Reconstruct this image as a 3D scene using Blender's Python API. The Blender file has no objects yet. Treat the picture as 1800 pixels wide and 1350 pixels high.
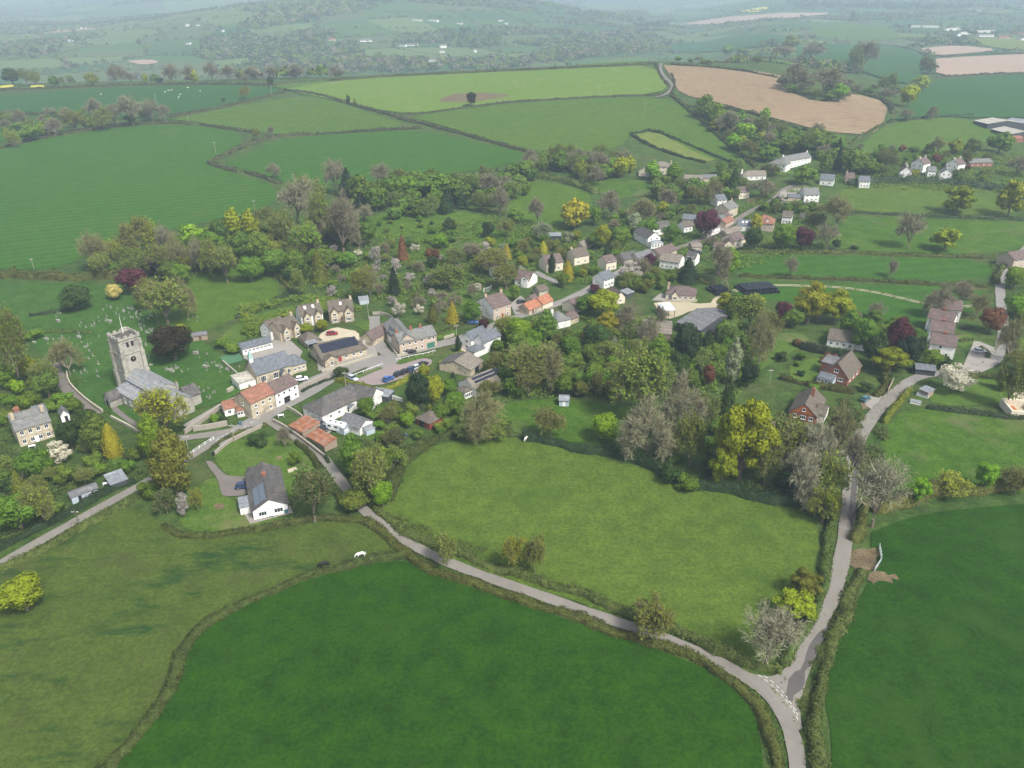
import bpy, math, random
import numpy as np
from mathutils import Vector, Matrix
from mathutils.geometry import delaunay_2d_cdt
random.seed(7); RNG = np.random.default_rng(11)
R = math.radians
sc = bpy.context.scene
COL = sc.collection

# ------------------------------------------------------------------ camera model (photo is 1800 x 1350)
FPX, PITCH, CAMZ = 1350.0, R(26.5), 120.0
CP, SP = math.cos(PITCH), math.sin(PITCH)

# ------------------------------------------------------------------ terrain
def zf(x, y):
    x = np.asarray(x, dtype=float); y = np.asarray(y, dtype=float)
    crest = np.interp(x, [-900, -667, -252, 185, 330, 480, 800], [20, 24, 33, 52, 48, 26, 20])
    up = np.clip((y-360)/640.0, 0, 1); up = up*up*(3-2*up)*0.5 + up*0.5
    near = crest*up
    farL = np.interp(y, [1000, 1060, 1400, 1700, 2000, 2700, 3400, 4500, 6000, 8000, 10000, 14000],
                     [0, 0, -58, -52, -36, -16, 0, 35, 105, 205, 300, 330])
    farR = np.interp(y, [1000, 1500, 2100, 2700, 4000, 6000, 8000, 10000, 14000], [0, 6, 12, 26, 88, 165, 240, 300, 330])
    u = x/np.maximum(y, 200)
    m = np.clip((u-0.19)/0.13, 0, 1); m = m*m*(3-2*m)
    # valley floor beyond the crest does not inherit the crest height
    keep = np.clip(1-(y-1060)/500.0, 0, 1)*(1-m) + m
    z = np.where(y < 1000, near, (near-26)*keep + 26 + farL*(1-m) + farR*m)
    z = z + 148*np.exp(-(((x+540)/740)**2) - (((y-3500)/900)**2))
    z = z + 60*np.exp(-(((x+1700)/900)**2) - (((y-5200)/700)**2))
    amp = np.clip((y-900)/3000, 0, 1)*9
    z = z + amp*(np.sin(x/310+1.3)*np.cos(y/270) + 0.5*np.sin(x/130+y/190))
    z = z + 0.35*np.sin(x/37+0.4)*np.sin(y/43) * np.clip((y-60)/200, 0, 1)
    return z

def _ip(v, X, Y):
    if v <= X[0]: return Y[0]
    for i in range(1, len(X)):
        if v < X[i]: return Y[i-1]+(Y[i]-Y[i-1])*(v-X[i-1])/(X[i]-X[i-1])
    return Y[-1]
_CX, _CZ = [-900, -667, -252, 185, 330, 480, 800], [20, 24, 33, 52, 48, 26, 20]
_LX, _LZ = [1000, 1060, 1400, 1700, 2000, 2700, 3400, 4500, 6000, 8000, 10000, 14000], [0, 0, -58, -52, -36, -16, 0, 35, 105, 205, 300, 330]
_RX, _RZ = [1000, 1500, 2100, 2700, 4000, 6000, 8000, 10000, 14000], [0, 6, 12, 26, 88, 165, 240, 300, 330]
def zs(x, y):
    """the same height for one point, quickly"""
    up = min(1, max(0, (y-360)/640.0)); up = up*up*(3-2*up)*0.5+up*0.5
    near = _ip(x, _CX, _CZ)*up; m = min(1, max(0, (x/max(y, 200)-0.19)/0.13)); m = m*m*(3-2*m)
    if y < 1000: z = near
    else:
        keep = min(1, max(0, 1-(y-1060)/500.0))*(1-m)+m
        z = (near-26)*keep+26+_ip(y, _LX, _LZ)*(1-m)+_ip(y, _RX, _RZ)*m
    if y > 500: z += 148*math.exp(-(((x+540)/740)**2)-(((y-3500)/900)**2))+60*math.exp(-(((x+1700)/900)**2)-(((y-5200)/700)**2))
    amp = min(1, max(0, (y-900)/3000))*9
    if amp: z += amp*(math.sin(x/310+1.3)*math.cos(y/270)+0.5*math.sin(x/130+y/190))
    return z+0.35*math.sin(x/37+0.4)*math.sin(y/43)*min(1, max(0, (y-60)/200))

def ray(px, py):
    d = Vector(((px-900), CP*FPX + SP*(675-py), -SP*FPX + CP*(675-py)))
    return d.normalized()

_pc = {}
def P(px, py, h=0.0):
    """ground point (or the point h above the ground) seen at a pixel"""
    k = (px, py, h)
    if k in _pc: return _pc[k].copy()
    d = ray(px, py); t = 60.0; last = t; X, Y, Z = d.x, d.y, d.z
    while t < 16000:
        c = CAMZ+Z*t-h
        if c < 340:
            g = c-zs(X*t, Y*t)
            if g < 0: break
        else: g = 200
        last = t; t += max(1.5, min(g*1.2, t*0.02))
    lo, hi = last, t
    for _ in range(18):
        m = (lo+hi)/2
        if CAMZ+Z*m < zs(X*m, Y*m)+h: hi = m
        else: lo = m
    r = Vector((X*hi, Y*hi, zs(X*hi, Y*hi))); _pc[k] = r
    return r.copy()

def proj(x, y, z):
    dz = z-CAMZ
    depth = CP*y - SP*dz
    return 900+FPX*x/depth, 675-FPX*(SP*y+CP*dz)/depth

def scale_at(p):
    return FPX/(CP*p.y - SP*(p.z-CAMZ))

# ------------------------------------------------------------------ object helpers
def link(o, parent=None):
    COL.objects.link(o)
    if parent is not None: o.parent = parent
    return o

def tag(o, label=None, cat=None, group=None, kind=None):
    if label: o['label'] = label
    if cat: o['category'] = cat
    if group: o['group'] = group
    if kind: o['kind'] = kind
    return o

def empty(name, loc=(0, 0, 0), rz=0, scl=None):
    o = bpy.data.objects.new(name, None); o.empty_display_size = 0.1
    o.location = loc; o.rotation_euler = (0, 0, rz)
    if scl: o.scale = scl
    return link(o)

def mesh_np(name, V, F, smooth=False):
    """V (n,3), F (m,k) same-size faces"""
    V = np.asarray(V, np.float32); F = np.asarray(F, np.int32)
    me = bpy.data.meshes.new(name)
    k = F.shape[1]
    me.vertices.add(len(V)); me.vertices.foreach_set('co', V.ravel())
    me.loops.add(F.size); me.loops.foreach_set('vertex_index', F.ravel())
    me.polygons.add(len(F)); me.polygons.foreach_set('loop_start', np.arange(len(F), dtype=np.int32)*k)
    if smooth: me.polygons.foreach_set('use_smooth', np.ones(len(F), dtype=bool))
    me.update(calc_edges=True); me.validate()
    return me

def obj(name, me, mats, parent=None):
    o = bpy.data.objects.new(name, me)
    for m in (mats if isinstance(mats, (list, tuple)) else [mats]):
        if len(me.materials) < (len(mats) if isinstance(mats, (list, tuple)) else 1): me.materials.append(m)
    return link(o, parent)

class MB:
    def __init__(s): s.v = []; s.f = []
    def poly(s, pts):
        b = len(s.v); s.v += [tuple(p) for p in pts]; s.f.append(tuple(range(b, b+len(pts))))
    def box(s, x0, x1, y0, y1, z0, z1):
        b = len(s.v)
        s.v += [(x0,y0,z0),(x1,y0,z0),(x1,y1,z0),(x0,y1,z0),(x0,y0,z1),(x1,y0,z1),(x1,y1,z1),(x0,y1,z1)]
        for q in ((0,3,2,1),(4,5,6,7),(0,1,5,4),(1,2,6,5),(2,3,7,6),(3,0,4,7)): s.f.append(tuple(b+i for i in q))
    def prism(s, pts, dz):
        """closed solid: polygon pts (top) and the same moved by vector dz"""
        n = len(pts); b = len(s.v)
        s.v += [tuple(p) for p in pts] + [(p[0]+dz[0], p[1]+dz[1], p[2]+dz[2]) for p in pts]
        s.f.append(tuple(range(b, b+n))); s.f.append(tuple(range(b+2*n-1, b+n-1, -1)))
        for i in range(n):
            j = (i+1) % n; s.f.append((b+i, b+n+i, b+n+j, b+j))
    def tube(s, p, q, r0, r1, n=6):
        p = Vector(p); q = Vector(q); d = (q-p).normalized()
        a = d.orthogonal().normalized(); c = d.cross(a); b = len(s.v)
        for (o, r) in ((p, r0), (q, r1)):
            for i in range(n):
                t = 2*math.pi*i/n; s.v.append(tuple(o+a*math.cos(t)*r+c*math.sin(t)*r))
        for i in range(n):
            j = (i+1) % n; s.f.append((b+i, b+j, b+n+j, b+n+i))
        s.f.append(tuple(range(b+n-1, b-1, -1))); s.f.append(tuple(range(b+n, b+2*n)))
    def lathe(s, prof, n=12, c=(0, 0)):
        b = len(s.v)
        for (r, z) in prof:
            for i in range(n):
                t = 2*math.pi*i/n; s.v.append((c[0]+r*math.cos(t), c[1]+r*math.sin(t), z))
        for k in range(len(prof)-1):
            for i in range(n):
                j = (i+1) % n; s.f.append((b+k*n+i, b+k*n+j, b+(k+1)*n+j, b+(k+1)*n+i))
        s.f.append(tuple(range(b+n-1, b-1, -1))); e = b+(len(prof)-1)*n; s.f.append(tuple(range(e, e+n)))
    def mesh(s, name):
        me = bpy.data.meshes.new(name); me.from_pydata(s.v, [], s.f); me.update(); return me
    def build(s, name, mats, parent=None, smooth=False):
        me = s.mesh(name)
        if smooth: me.polygons.foreach_set('use_smooth', [True]*len(me.polygons))
        return obj(name, me, mats, parent)

# ------------------------------------------------------------------ materials
def new_mat(name):
    m = bpy.data.materials.new(name); m.use_nodes = True
    nt = m.node_tree; bs = nt.nodes['Principled BSDF']
    bs.inputs['Specular IOR Level'].default_value = 0.25
    return m, nt, bs

def nz(nt, scale, detail=4, rough=0.6, vec=None):
    n = nt.nodes.new('ShaderNodeTexNoise'); n.inputs['Scale'].default_value = scale
    n.inputs['Detail'].default_value = detail; n.inputs['Roughness'].default_value = rough
    if vec is not None: nt.links.new(vec, n.inputs['Vector'])
    return n.outputs['Fac']

def ramp(nt, fac, stops):
    r = nt.nodes.new('ShaderNodeValToRGB'); e = r.color_ramp.elements
    while len(e) < len(stops): e.new(0.5)
    for i, (p, c) in enumerate(stops):
        e[i].position = p; e[i].color = (c[0], c[1], c[2], 1)
    nt.links.new(fac, r.inputs['Fac']); return r.outputs['Color']

def mixc(nt, a, b, fac, mode='MIX'):
    m = nt.nodes.new('ShaderNodeMix'); m.data_type = 'RGBA'; m.blend_type = mode
    if isinstance(fac, (int, float)): m.inputs[0].default_value = fac
    else: nt.links.new(fac, m.inputs[0])
    for i, v in ((6, a), (7, b)):
        if isinstance(v, tuple): m.inputs[i].default_value = (v[0], v[1], v[2], 1)
        else: nt.links.new(v, m.inputs[i])
    return m.outputs[2]

def coords(nt, kind='Object', scale=(1, 1, 1), rot=(0, 0, 0)):
    t = nt.nodes.new('ShaderNodeTexCoord'); mp = nt.nodes.new('ShaderNodeMapping')
    mp.inputs['Scale'].default_value = scale; mp.inputs['Rotation'].default_value = rot
    nt.links.new(t.outputs[kind], mp.inputs['Vector']); return mp.outputs['Vector']

def bump(nt, bs, h, strength=0.4, dist=0.1):
    b = nt.nodes.new('ShaderNodeBump'); b.inputs['Strength'].default_value = strength
    b.inputs['Distance'].default_value = dist; nt.links.new(h, b.inputs['Height'])
    nt.links.new(b.outputs['Normal'], bs.inputs['Normal'])

def mul(c, k): return tuple(min(1, x*k) for x in c)
def mixt(a, b, t): return tuple(x*(1-t)+y*t for x, y in zip(a, b))

def mat_simple(name, c, rough=0.8, var=0.25, scale=1.2, spec=0.25, metal=0.0, dirt=None, bumpy=0.0, fine=9):
    m, nt, bs = new_mat(name); v = coords(nt)
    f = nz(nt, scale, 6, 0.65, v)
    a = ramp(nt, f, [(0.3, mul(c, 1-var)), (0.7, mul(c, 1+var))])
    f2 = nz(nt, fine, 3, 0.6, v)
    a = mixc(nt, a, ramp(nt, f2, [(0.3, mul(c, 1-var)), (0.7, mul(c, 1+var*0.8))]), 0.45)
    if dirt:
        f3 = nz(nt, 0.35, 7, 0.7, v)
        msk = ramp(nt, f3, [(0.48, (0, 0, 0)), (0.62, (1, 1, 1))])
        a = mixc(nt, a, dirt, msk)
    nt.links.new(a, bs.inputs['Base Color'])
    bs.inputs['Roughness'].default_value = rough; bs.inputs['Metallic'].default_value = metal
    bs.inputs['Specular IOR Level'].default_value = spec
    if bumpy: bump(nt, bs, f2, bumpy, 0.05)
    return m

def mat_field(name, c, c2, c3=None, big=0.012, stripes=None, mott=0.35, weeds=None, fine=1.1):
    """grass or crop: broad drifts, mottling, blades, optional drill lines and weed patches"""
    m, nt, bs = new_mat(name); v = coords(nt)
    f = nz(nt, big, 5, 0.6, v)
    a = ramp(nt, f, [(0.36, c), (0.64, c2)])
    f1 = nz(nt, 0.16, 8, 0.78, v)
    a = mixc(nt, a, ramp(nt, f1, [(0.38, mul(c, 1-mott)), (0.62, mul(c2, 1+mott))]), 0.55)
    f2 = nz(nt, fine, 5, 0.75, v)
    a = mixc(nt, a, ramp(nt, f2, [(0.38, (0.4,)*3), (0.62, (1.5,)*3)]), 0.42, 'MULTIPLY')
    if c3:
        f3 = nz(nt, 0.045, 6, 0.72, v)
        a = mixc(nt, a, c3, ramp(nt, f3, [(0.53, (0, 0, 0)), (0.68, (0.75,)*3)]))
    if weeds:
        vs = coords(nt, 'Object', (0.35, 1.0, 1), (0, 0, R(-24)))
        f4 = nz(nt, 0.09, 7, 0.75, vs)
        a = mixc(nt, a, weeds, ramp(nt, f4, [(0.53, (0, 0, 0)), (0.62, (0.85,)*3)]))
    if stripes:
        ang, per, amt = stripes
        vs = coords(nt, 'Object', (1, 1, 1), (0, 0, R(ang)))
        w = nt.nodes.new('ShaderNodeTexWave'); w.inputs['Scale'].default_value = 0.314/per
        w.inputs['Distortion'].default_value = 1.6; w.inputs['Detail'].default_value = 3; w.inputs['Detail Scale'].default_value = 0.4
        nt.links.new(vs, w.inputs['Vector'])
        a = mixc(nt, a, ramp(nt, w.outputs['Fac'], [(0.2, (1-amt,)*3), (0.8, (1+amt,)*3)]), 0.9, 'MULTIPLY')
    nt.links.new(a, bs.inputs['Base Color']); bs.inputs['Roughness'].default_value = 0.95
    bs.inputs['Specular IOR Level'].default_value = 0.1
    bump(nt, bs, f2, 0.6, 0.25)
    return m

def mat_leaf(name, c, var=0.35, hue=0.014, trans=0.3, c2=None):
    m, nt, bs = new_mat(name); v = coords(nt)
    f = nz(nt, 0.55, 3, 0.6, v); f2 = nz(nt, 3.1, 2, 0.5, v)
    c2 = c2 or mul(c, 1.0)
    a = ramp(nt, f, [(0.32, mul(c, 1-var)), (0.68, mul(c2, 1+var))])
    a = mixc(nt, a, ramp(nt, f2, [(0.3, mul(c, 1-var*1.3)), (0.7, mul(c2, 1+var*1.3))]), 0.5)
    oi = nt.nodes.new('ShaderNodeObjectInfo')
    hs = nt.nodes.new('ShaderNodeHueSaturation')
    mr = nt.nodes.new('ShaderNodeMapRange'); mr.inputs[3].default_value = 0.5-hue; mr.inputs[4].default_value = 0.5+hue
    nt.links.new(oi.outputs['Random'], mr.inputs[0]); nt.links.new(mr.outputs[0], hs.inputs['Hue'])
    mv = nt.nodes.new('ShaderNodeMath'); mv.operation = 'MULTIPLY'; mv.inputs[1].default_value = 7.31
    nt.links.new(oi.outputs['Random'], mv.inputs[0])
    fr = nt.nodes.new('ShaderNodeMath'); fr.operation = 'FRACT'; nt.links.new(mv.outputs[0], fr.inputs[0])
    mr2 = nt.nodes.new('ShaderNodeMapRange'); mr2.inputs[3].default_value = 0.75; mr2.inputs[4].default_value = 1.25
    nt.links.new(fr.outputs[0], mr2.inputs[0]); nt.links.new(mr2.outputs[0], hs.inputs['Value'])
    nt.links.new(a, hs.inputs['Color'])
    nt.links.new(hs.outputs['Color'], bs.inputs['Base Color'])
    bs.inputs['Roughness'].default_value = 0.7; bs.inputs['Specular IOR Level'].default_value = 0.15
    if trans:
        tr = nt.nodes.new('ShaderNodeBsdfTranslucent'); nt.links.new(hs.outputs['Color'], tr.inputs['Color'])
        mx = nt.nodes.new('ShaderNodeMixShader'); mx.inputs[0].default_value = trans
        out = nt.nodes['Material Output']
        nt.links.new(bs.outputs[0], mx.inputs[1]); nt.links.new(tr.outputs[0], mx.inputs[2]); nt.links.new(mx.outputs[0], out.inputs['Surface'])
    return m

def mat_roof(name, c, c2, moss=None, course=0.35, rough=0.75):
    m, nt, bs = new_mat(name); v = coords(nt)
    f = nz(nt, 0.9, 6, 0.7, v)
    a = ramp(nt, f, [(0.32, mul(c, 0.8)), (0.68, mul(c2, 1.2))])
    vo = nt.nodes.new('ShaderNodeTexVoronoi'); vo.inputs['Scale'].default_value = 2.6; nt.links.new(v, vo.inputs['Vector'])
    a = mixc(nt, a, ramp(nt, vo.outputs['Color'], [(0.1, (0.6,)*3), (0.9, (1.3,)*3)]), 0.5, 'MULTIPLY')
    sp = nt.nodes.new('ShaderNodeSeparateXYZ'); nt.links.new(v, sp.inputs[0])
    mm = nt.nodes.new('ShaderNodeMath'); mm.operation = 'MULTIPLY'; mm.inputs[1].default_value = 2*math.pi/course
    nt.links.new(sp.outputs['Z'], mm.inputs[0])
    sn = nt.nodes.new('ShaderNodeMath'); sn.operation = 'SINE'; nt.links.new(mm.outputs[0], sn.inputs[0])
    a = mixc(nt, a, ramp(nt, sn.outputs[0], [(0.0, (0.8,)*3), (0.6, (1.05,)*3)]), 0.7, 'MULTIPLY')
    if moss:
        f3 = nz(nt, 0.5, 7, 0.75, v)
        a = mixc(nt, a, moss, ramp(nt, f3, [(0.5, (0, 0, 0)), (0.66, (0.8,)*3)]))
    nt.links.new(a, bs.inputs['Base Color']); bs.inputs['Roughness'].default_value = rough
    return m

def mat_glass(name='window_glass', c=(0.02, 0.025, 0.03)):
    m, nt, bs = new_mat(name)
    bs.inputs['Base Color'].default_value = (*c, 1); bs.inputs['Roughness'].default_value = 0.12
    bs.inputs['Specular IOR Level'].default_value = 0.6
    return m
EXPOSURE = 0.80; HAZE = 0.0002; HAZE_COL = (0.66, 0.85, 1.0, 1)
# ------------------------------------------------------------------ leaf clouds
def quads(C, N, S, asp=0.75, jit=0.6, rng=RNG):
    C = np.asarray(C, float); n = len(C)
    N = np.asarray(N, float) + rng.normal(0, jit, (n, 3)); N /= np.linalg.norm(N, axis=1)[:, None]+1e-9
    A = np.cross(N, rng.normal(0, 1, (n, 3))); A /= np.linalg.norm(A, axis=1)[:, None]+1e-9
    B = np.cross(N, A); S = np.asarray(S)[:, None] if np.ndim(S) else S
    A = A*S*0.5; B = B*S*0.5*asp
    V = np.stack([C-A, C+B*0.9-A*0.1, C+A, C-B*0.9+A*0.2], 1).reshape(-1, 3)
    F = np.arange(n*4).reshape(n, 4)
    return V, F

def unit(n, rng=RNG):
    d = rng.normal(0, 1, (n, 3)); return d/np.linalg.norm(d, axis=1)[:, None]

def ico(sub=1):
    import bmesh
    bm = bmesh.new(); bmesh.ops.create_icosphere(bm, subdivisions=sub, radius=1)
    V = np.array([v.co[:] for v in bm.verts]); F = np.array([[v.index for v in f.verts] for f in bm.faces]); bm.free()
    return V, F
ICO1, ICO1F = ico(1)

def join_tri_quad(name, Vq, Fq, Vt, Ft):
    """quads + triangles in one mesh (triangles padded through polygons of size 3)"""
    me = bpy.data.meshes.new(name)
    V = np.concatenate([Vq, Vt]).astype(np.float32)
    me.vertices.add(len(V)); me.vertices.foreach_set('co', V.ravel())
    idx = np.concatenate([Fq.ravel(), (Ft+len(Vq)).ravel()]).astype(np.int32)
    me.loops.add(len(idx)); me.loops.foreach_set('vertex_index', idx)
    st = np.concatenate([np.arange(len(Fq))*4, len(Fq)*4+np.arange(len(Ft))*3]).astype(np.int32)
    me.polygons.add(len(st)); me.polygons.foreach_set('loop_start', st)
    me.update(calc_edges=True); me.validate(); return me

def lobed(name, n, size, shape='round', seed=1, core=0.72, nl=14):
    """nominal crown: 8 wide, from z=1.0 to z=10"""
    rng = np.random.default_rng(seed); L = []
    if shape == 'round':
        L.append((0, 0, 5.2, 3.0, 3.4))
        for i in range(nl):
            t = rng.uniform(0, 6.28); u = rng.uniform(-0.75, 0.95); r = math.sqrt(max(0, 1-u*u))*rng.uniform(2.0, 2.7)
            q = rng.uniform(1.1, 1.9)
            L.append((r*math.cos(t), r*math.sin(t), 5.3+u*3.2, q, q*0.85))
    elif shape == 'oak':
        L.append((0, 0, 5.4, 2.2, 2.6))
        for i in range(nl*2):
            t = rng.uniform(0, 6.28); u = rng.uniform(-0.85, 0.95); r = math.sqrt(max(0, 1-u*u))*rng.uniform(1.9, 3.1)
            q = rng.uniform(0.75, 1.3)
            L.append((r*math.cos(t), r*math.sin(t), 5.3+u*3.6, q, q*0.8))
    elif shape == 'egg':
        for k in range(9):
            z = 1.6+k*0.95; w = 3.4*math.sin(math.pi*min(1, (k+1.8)/10.5))**0.8
            for i in range(4):
                t = rng.uniform(0, 6.28); L.append((w*0.45*math.cos(t), w*0.45*math.sin(t), z, w*0.6, 0.95))
    elif shape == 'shrub':
        for i in range(9):
            t = rng.uniform(0, 6.28); r = rng.uniform(0.3, 2.6); q = rng.uniform(1.2, 2.0)
            L.append((r*math.cos(t), r*math.sin(t), rng.uniform(2.5, 6.5), q, q*1.4))
    L = np.array(L)
    w = L[:, 3]**2; k = rng.choice(len(L), int(n*1.9), p=w/w.sum())
    d = unit(len(k), rng); rr = rng.uniform(0.82, 1.08, len(k))[:, None]
    C = L[k, :3] + d*rr*np.stack([L[k, 3], L[k, 3], L[k, 4]], 1)
    ok = np.ones(len(C), bool)
    for l in L:
        q = ((C-l[:3])/np.array([l[3], l[3], l[4]]))
        ok &= (q**2).sum(1) > 0.55
    ok &= C[:, 2] > 0.6
    C = C[ok][:n]; d = d[ok][:n]
    V, F = quads(C, d, rng.uniform(0.7, 1.3, len(C))*size, jit=0.42, rng=rng)
    tv, tf = [], []
    for i, l in enumerate(L):
        jj = 1+rng.normal(0, 0.08, (len(ICO1), 1))
        tv.append(ICO1*jj*np.array([l[3], l[3], l[4]])*core+l[:3]); tf.append(ICO1F+i*len(ICO1))
    return join_tri_quad(name, V, F, np.concatenate(tv), np.concatenate(tf))

def ribbons(P0, P1, w0, w1, rng):
    d = P1-P0; s = np.cross(d, rng.normal(0, 1, d.shape)); s /= np.linalg.norm(s, axis=1)[:, None]+1e-9
    w0 = np.asarray(w0).reshape(-1, 1); w1 = np.asarray(w1).reshape(-1, 1)
    V = np.stack([P0-s*w0/2, P0+s*w0/2, P1+s*w1/2, P1-s*w1/2], 1).reshape(-1, 3)
    return V, np.arange(len(V)).reshape(-1, 4)

def bare(seed, ntw=5, wt=0.085, spread=1.0, buds=0, upright=False):
    """leafless crown: limbs mesh and twig mesh; 8 wide, 10 high"""
    rng = np.random.default_rng(seed); tb = MB()
    tb.tube((0, 0, -0.4), (0.05, 0, 1.2), 0.28, 0.2, 7); segs = []; lim = []
    def grow(p, d, ln, lev):
        e = p+d*ln
        segs.append((p, e, lev))
        if lev == 4: return
        k = (0, 5, 5, 5)[lev] if lev else 8
        for i in range(k):
            t = rng.uniform(0.45, 1.0) if lev else rng.uniform(0.75, 1.0)
            nd = d + unit(1, rng)[0]*(0.75 if lev else 0.9)*spread
            if not lev: nd[2] = abs(nd[2])*0.55+(0.9 if upright else 0.22)
            nd[2] += 0.05; nd /= np.linalg.norm(nd)
            grow(p+d*ln*t, nd, ln*(rng.uniform(0.55, 0.8) if lev else rng.uniform(1.5, 2.1)), lev+1)
    grow(np.array([0, 0, 0.0]), np.array([0, 0, 1.0]), 1.3, 0)
    # fit to 8 x 8 x 10
    E = np.array([s[1] for s in segs]); rmax = np.percentile(np.hypot(E[:, 0], E[:, 1]), 97); zmax = np.percentile(E[:, 2], 98)
    sx = 4.0/rmax; sz = 9.8/zmax; S = np.array([sx, sx, sz])
    tw0, tw1, lv = [], [], []
    for (p, e, l) in segs:
        if l in (1, 2): tb.tube(p*S, e*S, (0, 0.13, 0.065)[l], (0, 0.07, 0.035)[l], 4)
        elif l >= 3: tw0.append(p*S); tw1.append(e*S); lv.append(l)
    tw0 = np.array(tw0); tw1 = np.array(tw1); lv = np.array(lv)
    # finer twigs off the last level
    m = lv == 4; b0, b1 = tw0[m], tw1[m]; f0, f1 = [], []
    for _ in range(ntw):
        t = rng.uniform(0.2, 1.0, (len(b0), 1)); q = b0+(b1-b0)*t
        dd = (b1-b0)/(np.linalg.norm(b1-b0, axis=1)[:, None]+1e-9)+unit(len(b0), rng)*0.9
        dd /= np.linalg.norm(dd, axis=1)[:, None]; f0.append(q); f1.append(q+dd*rng.uniform(0.35, 0.95, (len(b0), 1)))
    f0 = np.concatenate(f0); f1 = np.concatenate(f1)
    P0 = np.concatenate([tw0, f0]); P1 = np.concatenate([tw1, f1]); n1 = len(tw0)
    w = np.concatenate([np.where(lv == 3, 0.09, 0.065), np.full(len(f0), wt*0.7)])
    V, F = ribbons(P0, P1, w, w*0.5, rng)
    if buds:
        k = rng.choice(len(f1), buds); c = f1[k]+rng.normal(0, .1, (buds, 3))
        V2, F2 = quads(c, unit(buds, rng), rng.uniform(0.3, 0.68, buds), rng=rng)
        B = mesh_np('leaves', V2, F2)
    else: B = None
    return tb.mesh('trunk'), mesh_np('crown', V, F), B

def conifer(seed, n=2600, size=0.5, slim=1.0, droop=0.5, core=True):
    rng = np.random.default_rng(seed)
    nl = 15; z = rng.uniform(0, 1, n)**0.8
    lay = np.floor(z*nl)/nl; fr = z*nl-np.floor(z*nl)
    ph = rng.uniform(0, 6.28, n)
    prof = (1-z)**0.75*4.0*slim
    lob = 1+0.22*np.sin(ph*5+lay*40)+0.12*np.sin(ph*11+lay*17)
    r = prof*lob*(1.0-0.28*fr)*rng.uniform(0.8, 1.04, n)
    C = np.stack([r*np.cos(ph), r*np.sin(ph), 0.5+z*9.3-droop*0.25*r], 1)
    N = np.stack([np.cos(ph), np.sin(ph), np.full(n, 0.6)], 1)
    V, F = quads(C, N, rng.uniform(0.7, 1.3, n)*size, rng=rng)
    tv = []; m = 10
    for k, zz in enumerate((0.8, 3.5, 6.5, 9.4)):
        rr = (1-(zz-0.5)/9.3)**0.75*4*slim*0.72+0.02
        for i in range(m): tv.append((rr*math.cos(6.283*i/m), rr*math.sin(6.283*i/m), zz-0.3))
    tf = [(k*m+i, k*m+(i+1) % m, (k+1)*m+(i+1) % m, (k+1)*m+i) for k in range(3) for i in range(m)]
    return mesh_np('crown', np.concatenate([V, np.array(tv)]), np.concatenate([F, np.array(tf)+len(V)]))

def column(seed, n=1600, size=0.42):
    rng = np.random.default_rng(seed); z = rng.uniform(0, 1, n); ph = rng.uniform(0, 6.28, n)
    prof = 3.7*np.sin(np.pi*np.clip(0.12+z*0.88, 0, 1))**0.6*(1.12-0.55*z)
    r = prof*rng.uniform(0.86, 1.04, n)*(1+0.1*np.sin(ph*6+z*20))
    C = np.stack([r*np.cos(ph), r*np.sin(ph), 0.2+z*9.7], 1); N = np.stack([np.cos(ph), np.sin(ph), np.full(n, .35)], 1)
    V, F = quads(C, N, rng.uniform(0.7, 1.3, n)*size, rng=rng)
    m = 10; tv = []
    zs = (0.3, 2.5, 6, 9.3)
    for zz in zs:
        q = (zz-0.2)/9.7; rr = 3.7*math.sin(math.pi*min(1, 0.12+q*0.88))**0.6*(1.12-0.55*q)*0.78
        for i in range(m): tv.append((rr*math.cos(6.283*i/m), rr*math.sin(6.283*i/m), zz))
    tf = [(k*m+i, k*m+(i+1) % m, (k+1)*m+(i+1) % m, (k+1)*m+i) for k in range(3) for i in range(m)]
    return mesh_np('crown', np.concatenate([V, np.array(tv)]), np.concatenate([F, np.array(tf)+len(V)]))

def trunk_mesh(seed, h=4.5, r=0.3):
    rng = random.Random(seed); t = MB(); t.tube((0, 0, -0.6), (0.1, 0, h*0.55), r, r*0.75, 8)
    for i in range(5):
        a = rng.uniform(0, 6.28); d = rng.uniform(1.2, 2.4)
        t.tube((0.1, 0, h*0.5), (d*math.cos(a), d*math.sin(a), h+rng.uniform(0, 1.8)), r*0.5, r*0.15, 5)
    return t.mesh('trunk')

PROTO = {
 'b': [lobed('crown', 2600, 0.50, 'round', s) for s in (1, 2, 3, 4)],
 'e': [lobed('crown', 2400, 0.48, 'egg', s) for s in (5, 6)],
 'o': [lobed('crown', 4200, 0.40, 'oak', s) for s in (7, 8)],
 's': [lobed('foliage', 1100, 0.75, 'shrub', s) for s in (9, 10, 11)],
 'c': [conifer(12), conifer(13, slim=0.85)],
 'k': [column(14), column(15)],
 'f': [lobed('crown', 2000, 0.42, 'oak', s, core=0.45, nl=10) for s in (16, 17)],
}
FARP = {
 'b': [lobed('crown', 700, 0.95, 'round', s) for s in (21, 22, 23)],
 'e': [lobed('crown', 650, 0.95, 'egg', s) for s in (25,)],
 'o': [lobed('crown', 1000, 0.8, 'oak', s) for s in (27, 28)],
 's': [lobed('foliage', 350, 1.3, 'shrub', s) for s in (29, 30)],
 'c': [conifer(32, 800, 0.9)], 'k': [column(34, 500, 0.8)],
 'f': [lobed('crown', 600, 0.8, 'oak', s, core=0.45, nl=10) for s in (36,)],
}
BARE = [bare(41), bare(42, spread=1.15), bare(43, upright=True)]
HALF = [bare(44, buds=2600), bare(45, ntw=4, buds=3400), bare(46, buds=2400, upright=True)]
FBARE = [bare(47, ntw=3, wt=0.14), bare(48, ntw=3, wt=0.14, upright=True)]
FHALF = [bare(49, ntw=2, wt=0.13, buds=2000)]
TRUNKS = [trunk_mesh(1), trunk_mesh(2)]
STEM = trunk_mesh(3, 8.0, 0.22)

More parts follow.
